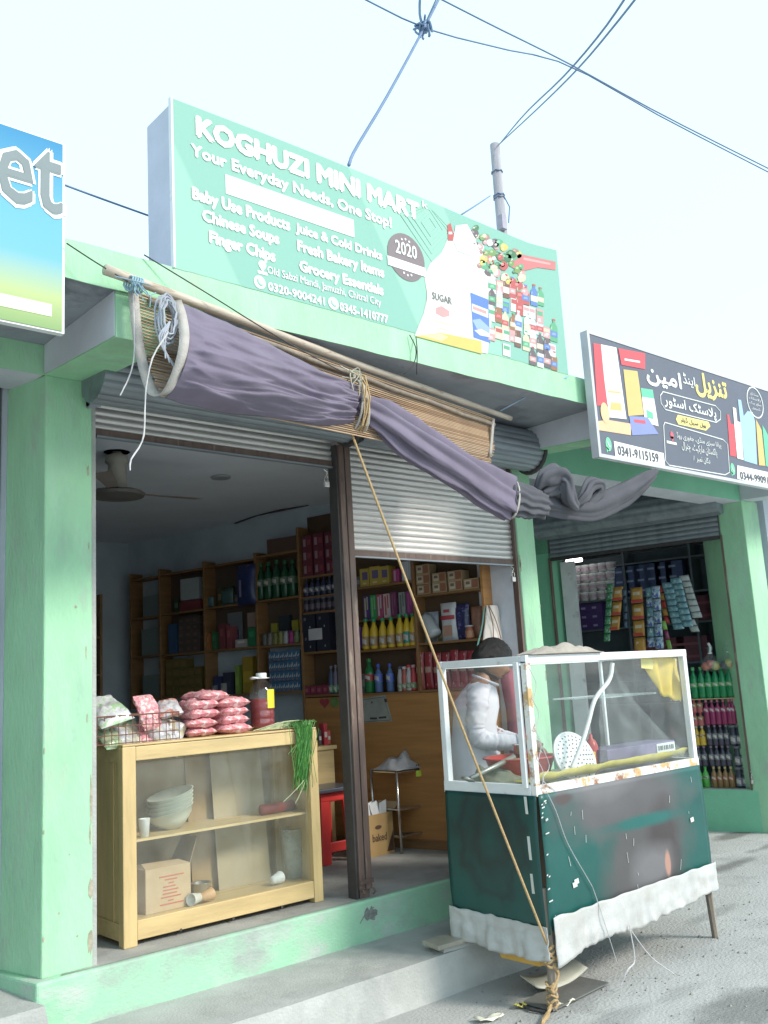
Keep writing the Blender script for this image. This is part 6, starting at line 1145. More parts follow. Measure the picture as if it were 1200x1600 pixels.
m = MB(); m.lathe([(0, 0), (.052, 0), (.056, .02), (.056, .15), (.050, .165), (.050, .19), (0, .19)], n=18); o = m.build('plastic_jar', M('frosted_jar', (.46, .48, .49), .35, .05, 5), smooth=True, loc=(0, 0, 0)); tag(o, 'frosted white plastic jar lying tilted on the middle shelf', 'jar'); s_ = sU(684, 1003, .06); o.location = U(s_, .03, 2.055); o.rotation_euler = (R(-12), R(-38), RZ)
jr = mkbottle('spice_jar', .10, .035, C(.40, .13, .06), C(.5, .5, .52), C(.5, .25, .15), .1, .6, .8); at(jr, 735, 998, 2.004, .03, 'small red brown jar with pale lid on the middle shelf')
maroon = M('maroon_foil', (.30, .035, .045), .3, .2, 8, spots=[(.58, .48, .45)], spot_scale=12, spot_lo=.57, spot_hi=.60, stretch=(3, 3, .6))
pk_ = mkpouch('tea_packet', .075, .285, .03, maroon, ((.1, .9, .45, .6, (.44, .28, .22)),))
for k in range(7): at(pk_, 657 + 13.6 * k, 1076, 1.641, .02 + .01 * (k % 2), 'tall maroon foil packet on the low shelf, %s from the post' % ORD[k], 'maroon foil packets on the low shelf', drz=random.uniform(-.1, .1))
# second bay
gb = mkbox('tea_box', .098, .10, .150, (.46, .33, .06), ((.25, .85, .35, .80, (.13, .10, .22)), (.3, .7, .1, .2, (.6, .5, .25))))
for k, px in enumerate((570, 586, 601)): at(gb, px, 912, 2.506, .015, 'gold tea box with a purple emblem, %s from the brown mullion' % ORD[k], 'gold tea boxes on the high shelf')
at(mkbox('pink_packet', .07, .06, .105, (.42, .06, .20), ((.2, .5, .1, .9, (.55, .3, .4)),)), 619, 910, 2.506, .02, 'pink packet between the gold tea boxes and the clear pack'); at(mkbox('clear_pack', .10, .08, .165, (.42, .42, .46), tuple((.1 + .2 * k, .22 + .2 * k, .05, .95, (.56, .56, .60)) for k in range(4))), 637, 910, 2.506, .02, 'clear striped pack at the right of the high shelf by the rope')
sq = mkbottle('squash_bottle', .255, .036, C(.64, .42, .03, .35), C(.02, .24, .10, .4), C(.36, .22, .10), .10, .42, .42)
sqg = mkbottle('squash_bottle', .255, .036, C(.64, .42, .03, .35), C(.02, .24, .10, .4), C(.03, .26, .20), .10, .46, .42)
for k, px in enumerate((573, 586, 600, 613, 627, 638, 648)): at(sqg if k == 5 else sq, px, 1013, 1.987, .045, 'yellow squash bottle with green cap and %s label, %s from the brown mullion' % ('teal' if k == 5 else 'brown', ORD[k]), 'yellow squash bottles on the middle shelf')
for k, (px, c1, c2, lb) in enumerate(((573, (.10, .05, .22), (.45, .45, .3), 'dark purple tall pack with yellow specks above the squash bottles'), (584, (.04, .30, .10), (.2, .45, .2), 'green tall pack above the squash bottles'), (594, (.45, .08, .16), (.55, .5, .52), 'pink and white tall pack above the squash bottles'), (605, (.58, .46, .46), (.45, .1, .12), 'white and red striped tall pack above the squash bottles'), (616, (.18, .05, .12), (.3, .1, .2), 'dark maroon tall pack above the squash bottles'), (629, (.34, .37, .36), (.15, .18, .16), 'pale grey tall pack above the squash bottles'), (641, (.32, .05, .22), (.45, .1, .3), 'magenta tall pack above the squash bottles'))):
    at(mkbox('tall_pack', .062, .045, .20, c1, ((.2, .45, .1, .9, c2), (.6, .8, .4, .95, c2))), px, 960, 2.237, .098, lb)
at(mkbottle('soda_bottle', .29, .042, C(.02, .16, .05, .2), C(.02, .22, .06), C(.35, .05, .05), .35, .55), 579, 1082, 1.637, .05, 'tall green soda bottle on the low shelf by the mullion')
wb = mkbottle('water_bottle', .23, .034, C(.10, .16, .32, .2), C(.05, .10, .45), C(.10, .16, .50), .35, .65)
at(wb, 593, 1082, 1.637, .05, 'blue water bottle standing next to the green soda bottle'); at(wb, 611, 1082, 1.637, .05, 'blue water bottle standing alone in the middle of the low shelf')
for k, (px, c1, c2) in enumerate(((627, (.45, .40, .38), (.08, .08, .12)), (634, (.48, .12, .10), (.6, .5, .5)), (641, (.5, .45, .44), (.5, .05, .05)), (648, (.52, .06, .07), (.55, .3, .3)))): at(mkbottle('juice_bottle', .20, .026, C(*c1), C(*c2), C(.20, .30, .14), .1, .32, .6), px, 1082, 1.637, .04, ('white bottle with black cap', 'red bottle with white cap', 'white bottle with red cap', 'red bottle with pink cap')[k] + ' in the small row at the right of the low shelf')
# third bay, behind the mullion
mb_ = mkbox('maroon_box', .105, .10, .118, (.14, .025, .045), ((.12, .4, .2, .75, (.30, .20, .22)), (.55, .9, .3, .7, (.26, .05, .06))))
for j in range(3):
    for k, px in enumerate((481, 499, 517)): at(mb_, px, 897, 2.657 + .119 * j, .01, 'maroon box in the stack near the ceiling, %s column from the left, %s layer up' % (ORD[k], ORD[j]), 'maroon boxes stacked near the ceiling')
db = mkbottle('dark_bottle', .155, .030, C(.03, .035, .07, .25), C(.05, .05, .08), C(.12, .12, .18), .2, .5)
for k in range(6): at(db, 480 + 9 * k, 930, 2.482, .03 , 'small dark bottle in the upper of two dark rows, %s from the left' % ORD[k], 'small dark bottles left of the mullion')
db2 = mkbottle('dark_jar', .115, .032, C(.035, .03, .05, .3), C(.10, .10, .13), C(.12, .09, .12), .2, .6, .8)
for k in range(6): at(db2, 480 + 9 * k, 954, 2.347, .03, 'small dark jar in the lower of two dark rows, %s from the left' % ORD[k], 'small dark jars left of the mullion')
bk = mkbox('black_pack', .14, .10, .165, (.018, .02, .035), ((.2, .35, .6, .75, (.14, .14, .18)), (.6, .66, .2, .3, (.4, .4, .42))))
for j in range(2):
    for k, px in enumerate((483, 506)): at(bk, px, 1017, 2.008 + .166 * j, .008, 'black pack left of the mullion, %s of its %s layer' % (('left', 'right')[k], ('lower', 'upper')[j]), 'black packs left of the mullion')
p = PN(493, 991, U0); m = MB(); o_ = U(sU(493, 991), -.003, p.z); m.obox(o_, S * .075, N * .0008, V((0, 0, .048))); tag(m.build('paper_note', M('note_paper', (.52, .48, .50), .8)), 'white paper note stuck on the black packs left of the mullion', 'note')
at(mkbox('purple_pack', .07, .08, .17, (.16, .07, .28), ((.1, .9, .0, .5, (.50, .50, .56)),)), 557, 1015, 2.008, .01, 'purple and white pack just right of the mullion on the middle shelf')
mp_ = mkbox('dark_red_pack', .06, .08, .075, (.22, .03, .06), ((.1, .6, .3, .7, (.36, .10, .14)),))
for k in range(4): at(mp_, 481 + 9.5 * k, 1085, 1.647, .01, 'dark red small pack on the low shelf left of the mullion, %s from the left' % ORD[k], 'dark red small packs on the low shelf')
for k, (px, c1) in enumerate(((519, (.06, .08, .14)), (526, (.16, .13, .18)), (533, (.10, .05, .08)), (556, (.30, .25, .28)))): at(mkbottle('slim_bottle', .24, .026, C(*c1), C(.2, .2, .25), C(.10, .26, .12), .05, .3), px, 1085, 1.647, .04, ('navy', 'grey mauve', 'dark plum', 'pale pink')[k] + ' slim bottle on the low shelf beside the mullion')
# darker bays further in
gbt = mkbottle('green_bottle', .34, .046, C(.012, .075, .035, .2), C(.02, .12, .05), C(.10, .16, .10), .35, .55)
for k, px in enumerate((409, 421, 434, 447, 459)): at(gbt, px, 934, 2.504, .06, 'large dark green bottle on the dim upper shelf, %s from the left' % ORD[k], 'large dark green bottles on the dim upper shelf')
at(mkbox('brown_carton', .33, .13, .13, (.10, .055, .04)), 440, 863, 2.907, .01, 'dim brown carton on top of the shelving under the ceiling')
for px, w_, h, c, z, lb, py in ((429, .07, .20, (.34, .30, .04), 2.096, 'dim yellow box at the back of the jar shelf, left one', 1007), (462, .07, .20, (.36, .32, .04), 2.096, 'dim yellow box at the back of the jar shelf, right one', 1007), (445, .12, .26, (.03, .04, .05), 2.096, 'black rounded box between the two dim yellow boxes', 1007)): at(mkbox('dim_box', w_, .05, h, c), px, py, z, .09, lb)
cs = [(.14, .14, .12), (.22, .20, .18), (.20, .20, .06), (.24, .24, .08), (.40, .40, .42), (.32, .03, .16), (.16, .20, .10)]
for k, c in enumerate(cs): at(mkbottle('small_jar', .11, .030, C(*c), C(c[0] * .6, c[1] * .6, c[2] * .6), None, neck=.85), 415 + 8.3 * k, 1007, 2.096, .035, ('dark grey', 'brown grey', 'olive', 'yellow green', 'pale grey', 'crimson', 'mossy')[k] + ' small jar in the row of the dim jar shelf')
bs = mkbox('blue_sachet_pack', .058, .05, .085, (.06, .15, .27), ((.15, .5, .05, .25, (.30, .16, .14)),))
for q in range(2):
    m = MB(); m.poly([V((-.026 + .026 * q, -.0022, .03)), V((-.004 + .026 * q, -.0022, .075 - .02 * q)), V((.0 + .026 * q, -.0022, .045)), V((-.012 + .026 * q, -.0022, .028))]); m.build('printed_label', C(.46, .50, .52), bs.o, loc=(0, 0, 0))
for j in range(4):
    for k in range(7): at(bs, 425 + 6.9 * k, 1081, 1.688 + .088 * j, .02, 'blue white pack stacked left of the mullion, %s row up, %s from the left' % (ORD[j], ORD[k]), 'blue and white packs stacked left of the mullion')
blu = M('navy_bag_film', (.02, .03, .11), .3, .4, 9, spots=[(.10, .10, .2)], spot_scale=12, spot_lo=.6, spot_hi=.65)
at(mkpouch('hanging_bag', .24, .38, .09, blu, ((.3, .42, .2, .62, (.24, .22, .34)),), 'bag'), 381, 950, 2.47, -.07, 'dark blue bag hanging in front of the dim upper shelf')
at(mkpouch('teal_bag', .17, .16, .06, M('dull_teal_film', (.06, .13, .12), .4, .3, 12), (), 'bag'), 352, 944, 2.504, .04, 'dull teal bag lying left of the hanging dark blue bag'); at(mkpouch('teal_bag', .12, .10, .05, M('teal_film', (.08, .16, .18), .4, .3, 12), (), 'bag'), 325, 950, 2.504, .04, 'small teal bag at the left end of its dim shelf')
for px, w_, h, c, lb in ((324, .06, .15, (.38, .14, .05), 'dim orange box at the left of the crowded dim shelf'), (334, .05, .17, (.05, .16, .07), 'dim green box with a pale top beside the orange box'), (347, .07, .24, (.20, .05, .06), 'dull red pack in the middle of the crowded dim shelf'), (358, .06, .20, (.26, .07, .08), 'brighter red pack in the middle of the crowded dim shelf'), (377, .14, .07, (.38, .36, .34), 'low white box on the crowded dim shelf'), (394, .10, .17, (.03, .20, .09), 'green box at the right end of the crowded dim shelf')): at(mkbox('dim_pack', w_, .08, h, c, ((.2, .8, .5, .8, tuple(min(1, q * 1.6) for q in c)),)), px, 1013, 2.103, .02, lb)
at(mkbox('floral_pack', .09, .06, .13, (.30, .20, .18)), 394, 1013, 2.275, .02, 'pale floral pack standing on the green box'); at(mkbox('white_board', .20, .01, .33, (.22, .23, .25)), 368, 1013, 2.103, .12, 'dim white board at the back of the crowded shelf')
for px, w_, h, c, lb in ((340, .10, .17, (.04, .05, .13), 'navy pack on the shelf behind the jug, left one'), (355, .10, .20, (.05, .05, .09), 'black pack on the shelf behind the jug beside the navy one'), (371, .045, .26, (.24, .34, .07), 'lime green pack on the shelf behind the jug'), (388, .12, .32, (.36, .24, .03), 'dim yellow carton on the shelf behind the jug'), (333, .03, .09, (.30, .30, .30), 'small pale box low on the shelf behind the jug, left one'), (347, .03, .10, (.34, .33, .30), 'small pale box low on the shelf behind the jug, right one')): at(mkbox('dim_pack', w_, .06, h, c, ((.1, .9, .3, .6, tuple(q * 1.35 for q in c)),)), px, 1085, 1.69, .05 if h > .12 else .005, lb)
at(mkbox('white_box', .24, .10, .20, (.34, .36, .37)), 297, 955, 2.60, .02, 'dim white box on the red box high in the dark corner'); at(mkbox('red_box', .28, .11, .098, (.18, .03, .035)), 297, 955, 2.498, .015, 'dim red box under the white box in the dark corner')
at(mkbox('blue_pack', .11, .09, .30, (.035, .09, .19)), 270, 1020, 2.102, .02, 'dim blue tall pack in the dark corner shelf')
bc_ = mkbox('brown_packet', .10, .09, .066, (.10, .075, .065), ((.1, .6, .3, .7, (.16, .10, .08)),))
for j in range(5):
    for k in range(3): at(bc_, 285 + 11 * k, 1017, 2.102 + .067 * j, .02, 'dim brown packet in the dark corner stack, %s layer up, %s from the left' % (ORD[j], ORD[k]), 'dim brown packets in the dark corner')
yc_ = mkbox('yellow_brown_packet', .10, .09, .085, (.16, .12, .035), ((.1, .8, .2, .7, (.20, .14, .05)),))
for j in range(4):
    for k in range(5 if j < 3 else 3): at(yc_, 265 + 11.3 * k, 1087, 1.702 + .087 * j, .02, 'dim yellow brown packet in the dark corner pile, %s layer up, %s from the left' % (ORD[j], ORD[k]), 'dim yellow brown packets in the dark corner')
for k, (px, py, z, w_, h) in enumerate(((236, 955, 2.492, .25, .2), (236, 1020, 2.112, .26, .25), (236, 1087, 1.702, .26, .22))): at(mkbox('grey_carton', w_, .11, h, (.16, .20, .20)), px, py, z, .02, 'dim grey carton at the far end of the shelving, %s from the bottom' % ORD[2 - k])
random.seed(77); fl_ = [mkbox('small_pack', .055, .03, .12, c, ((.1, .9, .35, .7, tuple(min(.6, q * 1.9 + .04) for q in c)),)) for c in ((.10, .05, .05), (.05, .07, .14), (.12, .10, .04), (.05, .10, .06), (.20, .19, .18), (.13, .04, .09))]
for b_, z_ in ((0, 2.002), (0, 1.639), (1, 2.504), (1, 1.635), (3, 2.502), (3, 2.094), (4, 2.502), (4, 2.101), (4, 1.687), (5, 2.10), (5, 2.496), (6, 2.11), (6, 1.70), (2, 2.006)):
    x_ = ups[b_] + .05
    while x_ < ups[b_ + 1] - .04:
        if random.random() < .8: q_ = random.uniform(.7, 1.5); random.choice(fl_).put(U(x_, random.uniform(.10, .108), z_ + .001), RZ + random.uniform(-.1, .1), 'small dim pack at the back of a shelf, half hidden by the goods in front', 'small dim packs at the back of the shelves', (1, 1, q_))
        x_ += random.uniform(.058, .085)
rk = thing('back_shelving', 'dim shelving with grey goods on the back wall behind the pillar', 'shelving', (2.9, 8.7, FL))
for z in (1.25, 1.6, 1.95, 2.3): m = MB(); m.box(2.3, 8.56, z - .02, 3.9, 8.82, z); m.build('shelf', shelf_wood, rk)
for x in (2.3, 3.1, 3.9): m = MB(); m.box(x - .012, 8.55, FL, x + .012, 8.82, 2.7); m.build('upright', shelf_wood, rk)
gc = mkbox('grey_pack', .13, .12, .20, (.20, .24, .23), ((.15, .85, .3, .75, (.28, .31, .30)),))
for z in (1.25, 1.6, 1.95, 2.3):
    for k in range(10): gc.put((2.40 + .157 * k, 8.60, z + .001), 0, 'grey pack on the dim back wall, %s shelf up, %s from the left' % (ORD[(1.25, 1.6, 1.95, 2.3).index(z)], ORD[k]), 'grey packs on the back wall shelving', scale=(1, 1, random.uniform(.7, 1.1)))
# on the wooden panel
def stick_on(pts, t=.004): return [U(sU(px, py, t), t, PN(px, py, U0 + N * t).z) for px, py in pts]
nt_ = thing('framed_notice', 'grey printed notice sheet pinned on the orange wooden panel', 'notice', tuple(U(.95, 0, 1.4)))
m = MB(); m.poly(stick_on(((560, 1092), (602, 1086), (613, 1127), (561, 1130)), .002)); m.build('sheet', M('grey_sheet', (.30, .31, .27), .5, .2, 8), nt_, solid=.003)
m = MB()
for q in (((578, 1121), (589, 1121), (589, 1124), (578, 1124)), ((592, 1120), (603, 1119), (604, 1122), (592, 1123)), ((600, 1092), (604, 1092), (605, 1097), (601, 1097)), ((580, 1096), (582, 1096), (582, 1099), (580, 1099))): m.poly(stick_on(q, -.002))
m.build('print_mark', iron, nt_); m = MB(); P_ = stick_on(((563, 1094), (600, 1089), (610, 1125), (564, 1128), (563, 1094)), -.001); m.tube(P_, .002, 4); m.build('printed_border', dark_board, nt_)
c = PN(507, 1098, U0); m = MB(); hp_ = [(16 * math.sin(a) ** 3, 13 * math.cos(a) - 5 * math.cos(2 * a) - 2 * math.cos(3 * a) - math.cos(4 * a)) for a in [2 * PI * k / 28 for k in range(28)]]
m.poly([U(sU(507, 1098) + q[0] * .0032, -.0015, c.z + q[1] * .0028) for q in hp_]); tag(m.build('heart_sticker', M('crimson_sticker', (.34, .05, .06), .5)), 'red heart sticker on the wooden panel left of the mullion', 'sticker', ) ; sol = bpy.data.objects['heart_sticker'].modifiers.new('solid', 'SOLIDIFY'); sol.thickness = .003
c = PN(523, 1097, U0); m = MB(); m.poly([U(sU(523, 1097) + .045 * math.cos(a), -.0015, c.z + .042 * math.sin(a)) for a in [2 * PI * k / 22 for k in range(22)]]); o = m.build('round_sticker', M('green_sticker', (.16, .24, .08), .5, .3, 20), solid=.003); tag(o, 'green round sticker on the wooden panel beside the red heart', 'sticker')
t = thing('cloth_bag', 'white cloth bag hanging on the shelf end behind the man', 'bag', tuple(PY(772, 1000, 4.82)))
def wbag(u, v): p = PY(lerp(lerp(760, 754, v), lerp(777, 789, v), u), lerp(946, 1004, v), 4.83); p.y -= .03 * math.sin(u * PI) * (.3 + .7 * v) + .008 * noise.noise(V((u * 6, v * 3, 0))); return p
m = MB(); m.grid(wbag, 14, 14); m.build('bag_body', M('cream_cotton', (.66, .60, .54), .85, .06, 8, .2, 60), t, smooth=True, solid=.004)
m = MB(); m.tube(curve([PY(763, 946, 4.79), PY(770, 975, 4.79), PY(771, 998, 4.79)], 8), .004, 5); m.tube(curve([PY(764, 946, 4.79), PY(775, 970, 4.79), PY(783, 998, 4.79)], 8), .004, 5); m.build('draw_cord', M('dark_cord', (.22, .14, .12), .8), t)
m = MB(); m.tube(curve([PY(757, 948, 4.80), PY(753, 980, 4.78), PY(746, 1010, 4.78), PY(742, 1035, 4.80)], 10), .007, 6, ra=.002); m.build('strap', M('teal_strap', (.08, .22, .19), .7), t)
# pink roll, padlocks
a = PY(787, 1022, 4.64); b = PY(822, 1300, 4.58); b = V((5.30, 4.62, FL)); m = MB(); cpts = [lerp(V((5.255, 4.66, 1.76)), b, k / 14) for k in range(15)]; m.tube(cpts, [.062 + .006 * math.sin(k * 1.3) for k in range(15)], 16, wob=.12); tag(m.build('cloth_roll', M('dusty_pink_cloth', (.40, .13, .17), .85, .15, 5, .3, 50), smooth=True), 'dusty pink cloth roll standing against the right pillar behind the man', 'roll')
def padlock(p, lb, k):
    t = thing('padlock', lb, 'padlock', tuple(p)); m = MB(); m.box(p.x - .02, p.y - .01, p.z - .04, p.x + .02, p.y + .01, p.z); m.build('lock_body', M('brass_white', (.62, .58, .56), .35, .1, 5, metal=.6), t, bevel=.006)
    m = MB(); m.tube(curve([p + V((-.013, 0, -.002)), p + V((-.013, 0, .025)), p + V((0, 0, .038)), p + V((.013, 0, .025)), p + V((.013, 0, -.002))], 12), .004, 6); m.build('shackle', chrome, t, smooth=True)
    m = MB(); m.tube(curve([p + V((0, .01, .038)), p + V((.01, .0, .06)), p + V((-.008, .01, .08))], 6), .005, 6); m.build('hasp_hook', chrome, t)
padlock(PY(510, 752, 4.655) , 'pale padlock hanging on the left shutter beside the mullion', 0); padlock(PY(802, 901, 4.66), 'pale padlock hanging at the right end of the right shutter', 1)
padlock(W2(.235, -.03, FL + .13), 'pale latch at the foot of the plastics shop shutter rail', 2)

# ------------------------------------------------------------------ goods of the plastics shop
def at2(pr_, px, py, t=.12, label=None, group=None, scale=None, z=None, tilt=None): p = PN(px, py, P2 + N * t); return pr_.put(V((p.x, p.y, z if z is not None else p.z)), RZ, label, group, scale, tilt)
rk2 = thing('goods_rack', 'dark rack of shelves along the back of the plastics shop', 'shelving', tuple(W2(1.2, 1.2, F2)))
for z in (1.3, 1.75, 2.2, 2.55, 2.95):
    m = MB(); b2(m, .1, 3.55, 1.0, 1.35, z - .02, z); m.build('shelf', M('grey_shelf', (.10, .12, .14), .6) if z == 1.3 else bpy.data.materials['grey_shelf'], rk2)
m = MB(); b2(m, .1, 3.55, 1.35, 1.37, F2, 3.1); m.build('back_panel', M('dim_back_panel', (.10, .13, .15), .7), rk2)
for s_ in (.1, .9, 1.7, 2.5, 3.3): m = MB(); b2(m, s_, s_ + .025, .995, 1.35, F2, 3.1); m.build('upright', bpy.data.materials['grey_shelf'], rk2)
m = MB(); m.lathe([(0, 0), (.052, 0), (.062, .085), (.066, .09), (.066, .105), (0, .108)], n=14); tb_ = m.build('plastic_tub', C(.60, .60, .61, .4), smooth=True, loc=(0, 0, 0)); m = MB(); m.grid(lambda u, v: V((.063 * math.sin(lerp(-1, 1, u)), -.063 * math.cos(lerp(-1, 1, u)), lerp(.03, .07, v))), 6, 1); m.build('label', C(.40, .30, .36), tb_, loc=(0, 0, 0)); tb_ = Proto(tag(tb_, 'tub', 'tub'))
for j in range(4):
    for k in range(6): at2(tb_, 888 + 13.4 * k + 2 * j, 942, 1.04, 'white tub under the lamp of the plastics shop, %s row up, %s from the jamb' % (ORD[j], ORD[k]), 'white tubs stacked in the plastics shop', z=2.552 + .112 * j)
vb = mkbox('purple_carton', .16, .14, .105, (.07, .035, .15), ((.2, .55, .35, .6, (.28, .25, .42)),))
for j in range(3):
    for k in range(3): at2(vb, 899 + 17 * k, 975, 1.02, 'purple carton, %s column from the white jamb, %s from the bottom' % (ORD[k], ORD[j]), 'purple cartons under the white tubs', z=2.202 + .107 * j)
bb = mkbox('navy_carton', .20, .14, .12, (.05, .07, .16), ((.2, .6, .4, .6, (.22, .26, .40)),))
for j in range(3):
    for k in range(6): at2(bb, 972 + 17 * k, 925, 1.02, 'navy carton above the hanging sachets, %s row up, %s from the tubs' % (ORD[j], ORD[k]), 'navy cartons above the hanging sachets', z=2.552 + .122 * j)
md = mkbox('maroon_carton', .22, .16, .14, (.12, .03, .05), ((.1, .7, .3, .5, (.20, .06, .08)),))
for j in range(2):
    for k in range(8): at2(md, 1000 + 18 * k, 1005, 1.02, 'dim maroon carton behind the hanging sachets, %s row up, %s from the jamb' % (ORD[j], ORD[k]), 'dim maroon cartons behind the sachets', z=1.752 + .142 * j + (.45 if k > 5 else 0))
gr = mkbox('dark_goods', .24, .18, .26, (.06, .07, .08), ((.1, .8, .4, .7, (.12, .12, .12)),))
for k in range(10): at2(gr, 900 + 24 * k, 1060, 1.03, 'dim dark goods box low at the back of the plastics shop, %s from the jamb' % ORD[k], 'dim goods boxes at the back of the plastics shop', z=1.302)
# lamp
c = PN(897, 876, P2 + N * .75); m = MB(); m.tube([c - S * .10, c + S * .10], .022, 10); o = m.build('tube_lamp', M('lit_tube', (1, .98, .94), .5, 0, 5, emit=6), smooth=True); tag(o, 'lit white lamp under the ceiling of the plastics shop', 'lamp')
# strips of sachets
def strip(px0, py0, px1, py1, n_, w_, cols, label, t=.06, band=None):
    a = PN(px0, py0, P2 + N * t); b = PN(px1, py1, P2 + N * t); d = (b - a) / n_; root = thing('sachet_strip', label, 'sachets', tuple(a), 'sachet strips hanging in the plastics shop'); e = -S * w_ / 2
    for k in range(n_):
        p = a + d * k; q = a + d * (k + .93); bow = -N * .012 * (1 + .6 * math.sin(k * 2.1)); c_ = cols[k % len(cols)]
        m = MB(); g = lambda u, v: lerp(p, q, v) + e * (2 * u - 1) + bow * math.sin(PI * u) * math.sin(PI * v) + N * .006 * math.sin(k + u * 2)
        m.grid(g, 4, 4); m.build('sachet', c_, root, smooth=True, solid=.0015)
        if band:
            m = MB(); g2 = lambda u, v: lerp(p, q, lerp(.78, .98, v)) + e * (2 * u - 1) * 1.01 - N * .0035 + bow * math.sin(PI * u) * math.sin(PI * lerp(.78, .98, v)); m.grid(g2, 3, 1); m.build('sachet_band', band, root)
            m = MB(); g3 = lambda u, v: lerp(p, q, lerp(.28, .5, v)) + e * lerp(-.6, .6, u) - N * .003 + bow * math.sin(PI * lerp(.2, .8, u)) * math.sin(PI * .4); m.grid(g3, 3, 1); m.build('sachet_print', C(.5, .42, .3), root)
org = C(.46, .24, .05, .3); orb = C(.42, .05, .04, .4); grn = M('green_sachet', (.05, .22, .10), .3, .5, 60, spots=[(.35, .42, .36)], spot_scale=50); sky_ = M('blue_sachet', (.24, .36, .44), .3, .3, 30, spots=[(.05, .08, .30), (.5, .54, .55)], spot_scale=20, spot_lo=.52, spot_hi=.56); teal = M('teal_sachet', (.13, .26, .30), .3, .3, 30, spots=[(.45, .5, .5)], spot_scale=16, spot_lo=.56, spot_hi=.6); gry = C(.34, .37, .36, .4); dks = C(.05, .08, .12, .3); red_ = C(.22, .05, .10, .3)
strip(953, 912, 948, 1003, 7, .07, [grn], 'green speckled sachet strip hanging furthest left of the sachets')
strip(966, 917, 960, 986, 3, .11, [org], 'orange sachet strip with red bands beside the green strip', band=orb)
strip(975, 920, 978, 982, 5, .045, [dks], 'thin dark sachet strip between the two orange strips')
strip(994, 918, 1001, 1022, 4, .13, [org], 'wider orange sachet strip with red bands in the middle', t=.09, band=orb)
strip(1014, 918, 1018, 1012, 6, .075, [teal, sky_], 'narrow pale blue sachet strip right of the wide orange strip')
strip(1024, 916, 1031, 1015, 5, .09, [sky_], 'pale blue sachet strip with navy specks in the middle', t=.04)
strip(1030, 915, 1043, 975, 5, .06, [orb, org], 'red orange sachet strip leaning behind the blue sheet', t=.10)
strip(1036, 970, 1047, 1015, 3, .05, [C(.20, .38, .08, .3), red_], 'short lime and dark red sachet strip below the red orange one', t=.05)
strip(1042, 910, 1061, 984, 8, .115, [teal], 'sheet column of pale blue sachets, the left of the two', t=.05)
strip(1055, 903, 1075, 980, 8, .115, [teal], 'sheet column of pale blue sachets, the right of the two', t=.045)
strip(1068, 899, 1090, 966, 7, .10, [gry], 'grey sachet column at the right edge of the hanging sheet', t=.05)
strip(1078, 968, 1087, 988, 2, .09, [gry], 'short grey sachet pair hanging below the sheet', t=.06)
# bottles stacked at the sill
def rowb(pr_, pxs, py, label, group, z, t=.12):
    for k, px in enumerate(pxs): at2(pr_, px, py, t, label % ORD[k], group, z=z)
z0 = F2 + .003
b1 = mkbottle('green_soda', .205, .033, C(.10, .42, .08, .2), C(.08, .36, .08), C(.28, .46, .26), .42, .55); rowb(b1, (1085, 1094, 1104), 1220, 'bright green soda bottle on the sill, %s from the cart', 'bright green soda bottles on the sill', z0)
b2_ = mkbottle('amber_bottle', .205, .030, C(.26, .16, .07, .2), C(.45, .40, .2), C(.34, .12, .05), .35, .55); rowb(b2_, (1117, 1126, 1135, 1144), 1220, 'amber bottle with orange label on the sill, %s from the cart', 'amber bottles on the sill', z0)
b3 = mkbottle('cola_bottle', .20, .030, C(.06, .055, .08, .2), C(.24, .16, .22), C(.14, .15, .16), .3, .6)
rowb(b3, (1083, 1093, 1102), 1190, 'dark soda bottle resting on the bright green bottles, %s from the cart', 'dark soda bottles over the green ones', z0 + .21); rowb(b3, (1113, 1122, 1131, 1140), 1190, 'dark soda bottle resting on the amber bottles, %s from the cart', 'dark soda bottles over the amber ones', z0 + .21); rowb(b3, (1110, 1119, 1128, 1137), 1160, 'dark soda bottle in the higher dark row, %s from the cart', 'dark soda bottles in the higher row', z0 + .415)
b4 = mkbottle('mango_bottle', .195, .031, C(.58, .38, .05, .25), C(.5, .45, .3), C(.20, .10, .04), .45, .55); rowb(b4, (1081, 1090, 1099), 1158, 'yellow mango drink bottle, %s from the cart', 'yellow mango drink bottles', z0 + .415)
b5 = mkbottle('berry_bottle', .25, .031, C(.26, .03, .10, .2), C(.46, .18, .22), C(.34, .06, .14), .5, .68); rowb(b5, (1107, 1116, 1125, 1134, 1143), 1134, 'magenta berry drink bottle, %s from the cart', 'magenta berry drink bottles', z0 + .62)
b6 = mkbottle('orange_drink', .13, .030, C(.42, .12, .12, .3), C(.5, .08, .08), C(.35, .20, .08), .45, .7); rowb(b6, (1079, 1087, 1096), 1130, 'small pink drink bottle in the lower red capped row, %s from the cart', 'small pink drink bottles', z0 + .613); rowb(b6, (1078, 1086, 1095), 1115, 'small pink drink bottle in the upper red capped row, %s from the cart', 'small pink drink bottles in the upper row', z0 + .745)
cn = mkbottle('dark_can_pack', .20, .036, C(.04, .045, .065, .3), C(.14, .14, .16), C(.20, .20, .24), .1, .5, .9); rowb(cn, (1156, 1166), 1220, 'dark drink can on the sill by the green pillar, %s from the amber bottles', 'dark drink cans by the pillar', z0)
for j in range(2): rowb(cn, (1154 - 3 * j, 1164 - 3 * j), 1190, ('dark drink can in the second tier by the pillar, %s from the cart', 'dark drink can in the third tier by the pillar, %s from the cart')[j], 'dark drink cans by the pillar', z0 + .205 * (j + 1))
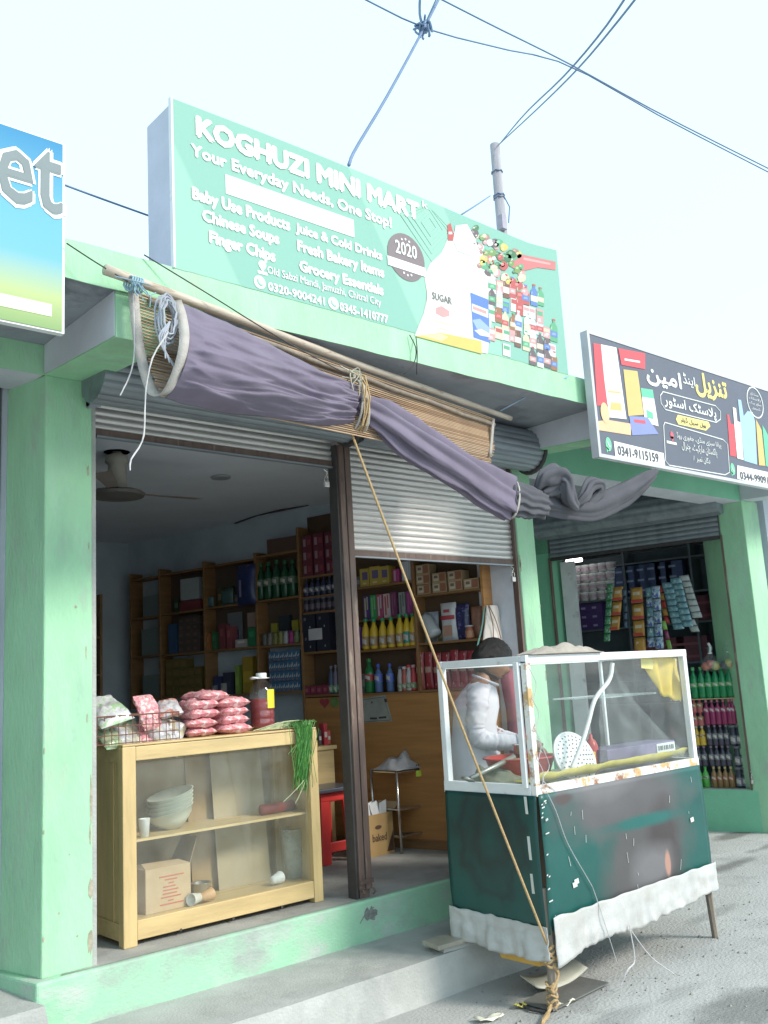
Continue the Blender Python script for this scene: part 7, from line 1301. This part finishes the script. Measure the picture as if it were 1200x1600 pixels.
rowb(b5, (1149, 1157), 1140, 'magenta drink bottle in the pair nearest the green pillar, %s from the cart', 'magenta berry drink bottles by the pillar', z0 + .62)
m = MB(); zb = z0 + .885; pa, pb = PN(1072, 1098, P2 + N * .14), PN(1158, 1098, P2 + N * .14); m.obox((pa + (pb - pa) / 2).xy.to_3d() + V((0, 0, zb - .006)), (pb - pa).xy.to_3d() / 2, N * .07, V((0, 0, .005))); tag(m.build('carton_sheet', card), 'thin card sheet between the drink packs and the large green bottles', 'cardboard')
b7 = mkbottle('large_green_soda', .32, .040, C(.015, .22, .08, .15), C(.10, .36, .14), C(.10, .34, .10), .36, .5); rowb(b7, (1077, 1088, 1100, 1111, 1122, 1133, 1144, 1154), 1097, 'large green soda bottle on top of the drink packs, %s from the cart', 'large green soda bottles', zb)
for k, (px, py, r, lb, frs) in enumerate(((1111, 1036, .11, 'tied clear bag of red and yellow fruit above the green bottles', ((.50, .14, .10), (.50, .16, .12), (.46, .40, .14))), (1140, 1034, .10, 'tied dark bag of fruit with a yellow lemon near the pillar', ((.10, .10, .12), (.52, .46, .12), (.50, .24, .12))))):
    c = PN(px, py, P2 + N * .12); t = thing('fruit_bag', lb, 'fruit bag', tuple(c))
    for q, cc in enumerate(frs):
        m = MB(); m.lathe([(.045 * math.sin(PI * j / 8), -.045 * math.cos(PI * j / 8)) for j in range(9)], c + S * (.05 - .05 * q) + V((0, 0, -.03 + .02 * (q % 2))) - N * .02, 12); m.build('fruit', C(*cc), t, smooth=True)
    m = MB(); m.lathe([(.0, -.09), (.08, -.075), (.105, -.02), (.085, .04), (.035, .08), (.012, .10), (.03, .14), (.045, .16)], c, 16); m.build('bag_film', film_m, t, smooth=True)
    m = MB(); m.tube([c + V((.016 * math.cos(a), .016 * math.sin(a), .10)) for a in [2 * PI * j / 10 for j in range(11)]], .008, 6); m.tube(curve([c + V((0, 0, .10)), c + V((.02, 0, .16)), c + V((-.01, 0, .2))], 5), .014, 6); m.build('knot', white_paint, t)
m = MB()
for k in range(9): b2(m, .9 + .03 * k, .91 + .03 * k, .2, .22, 1.55, 1.75)
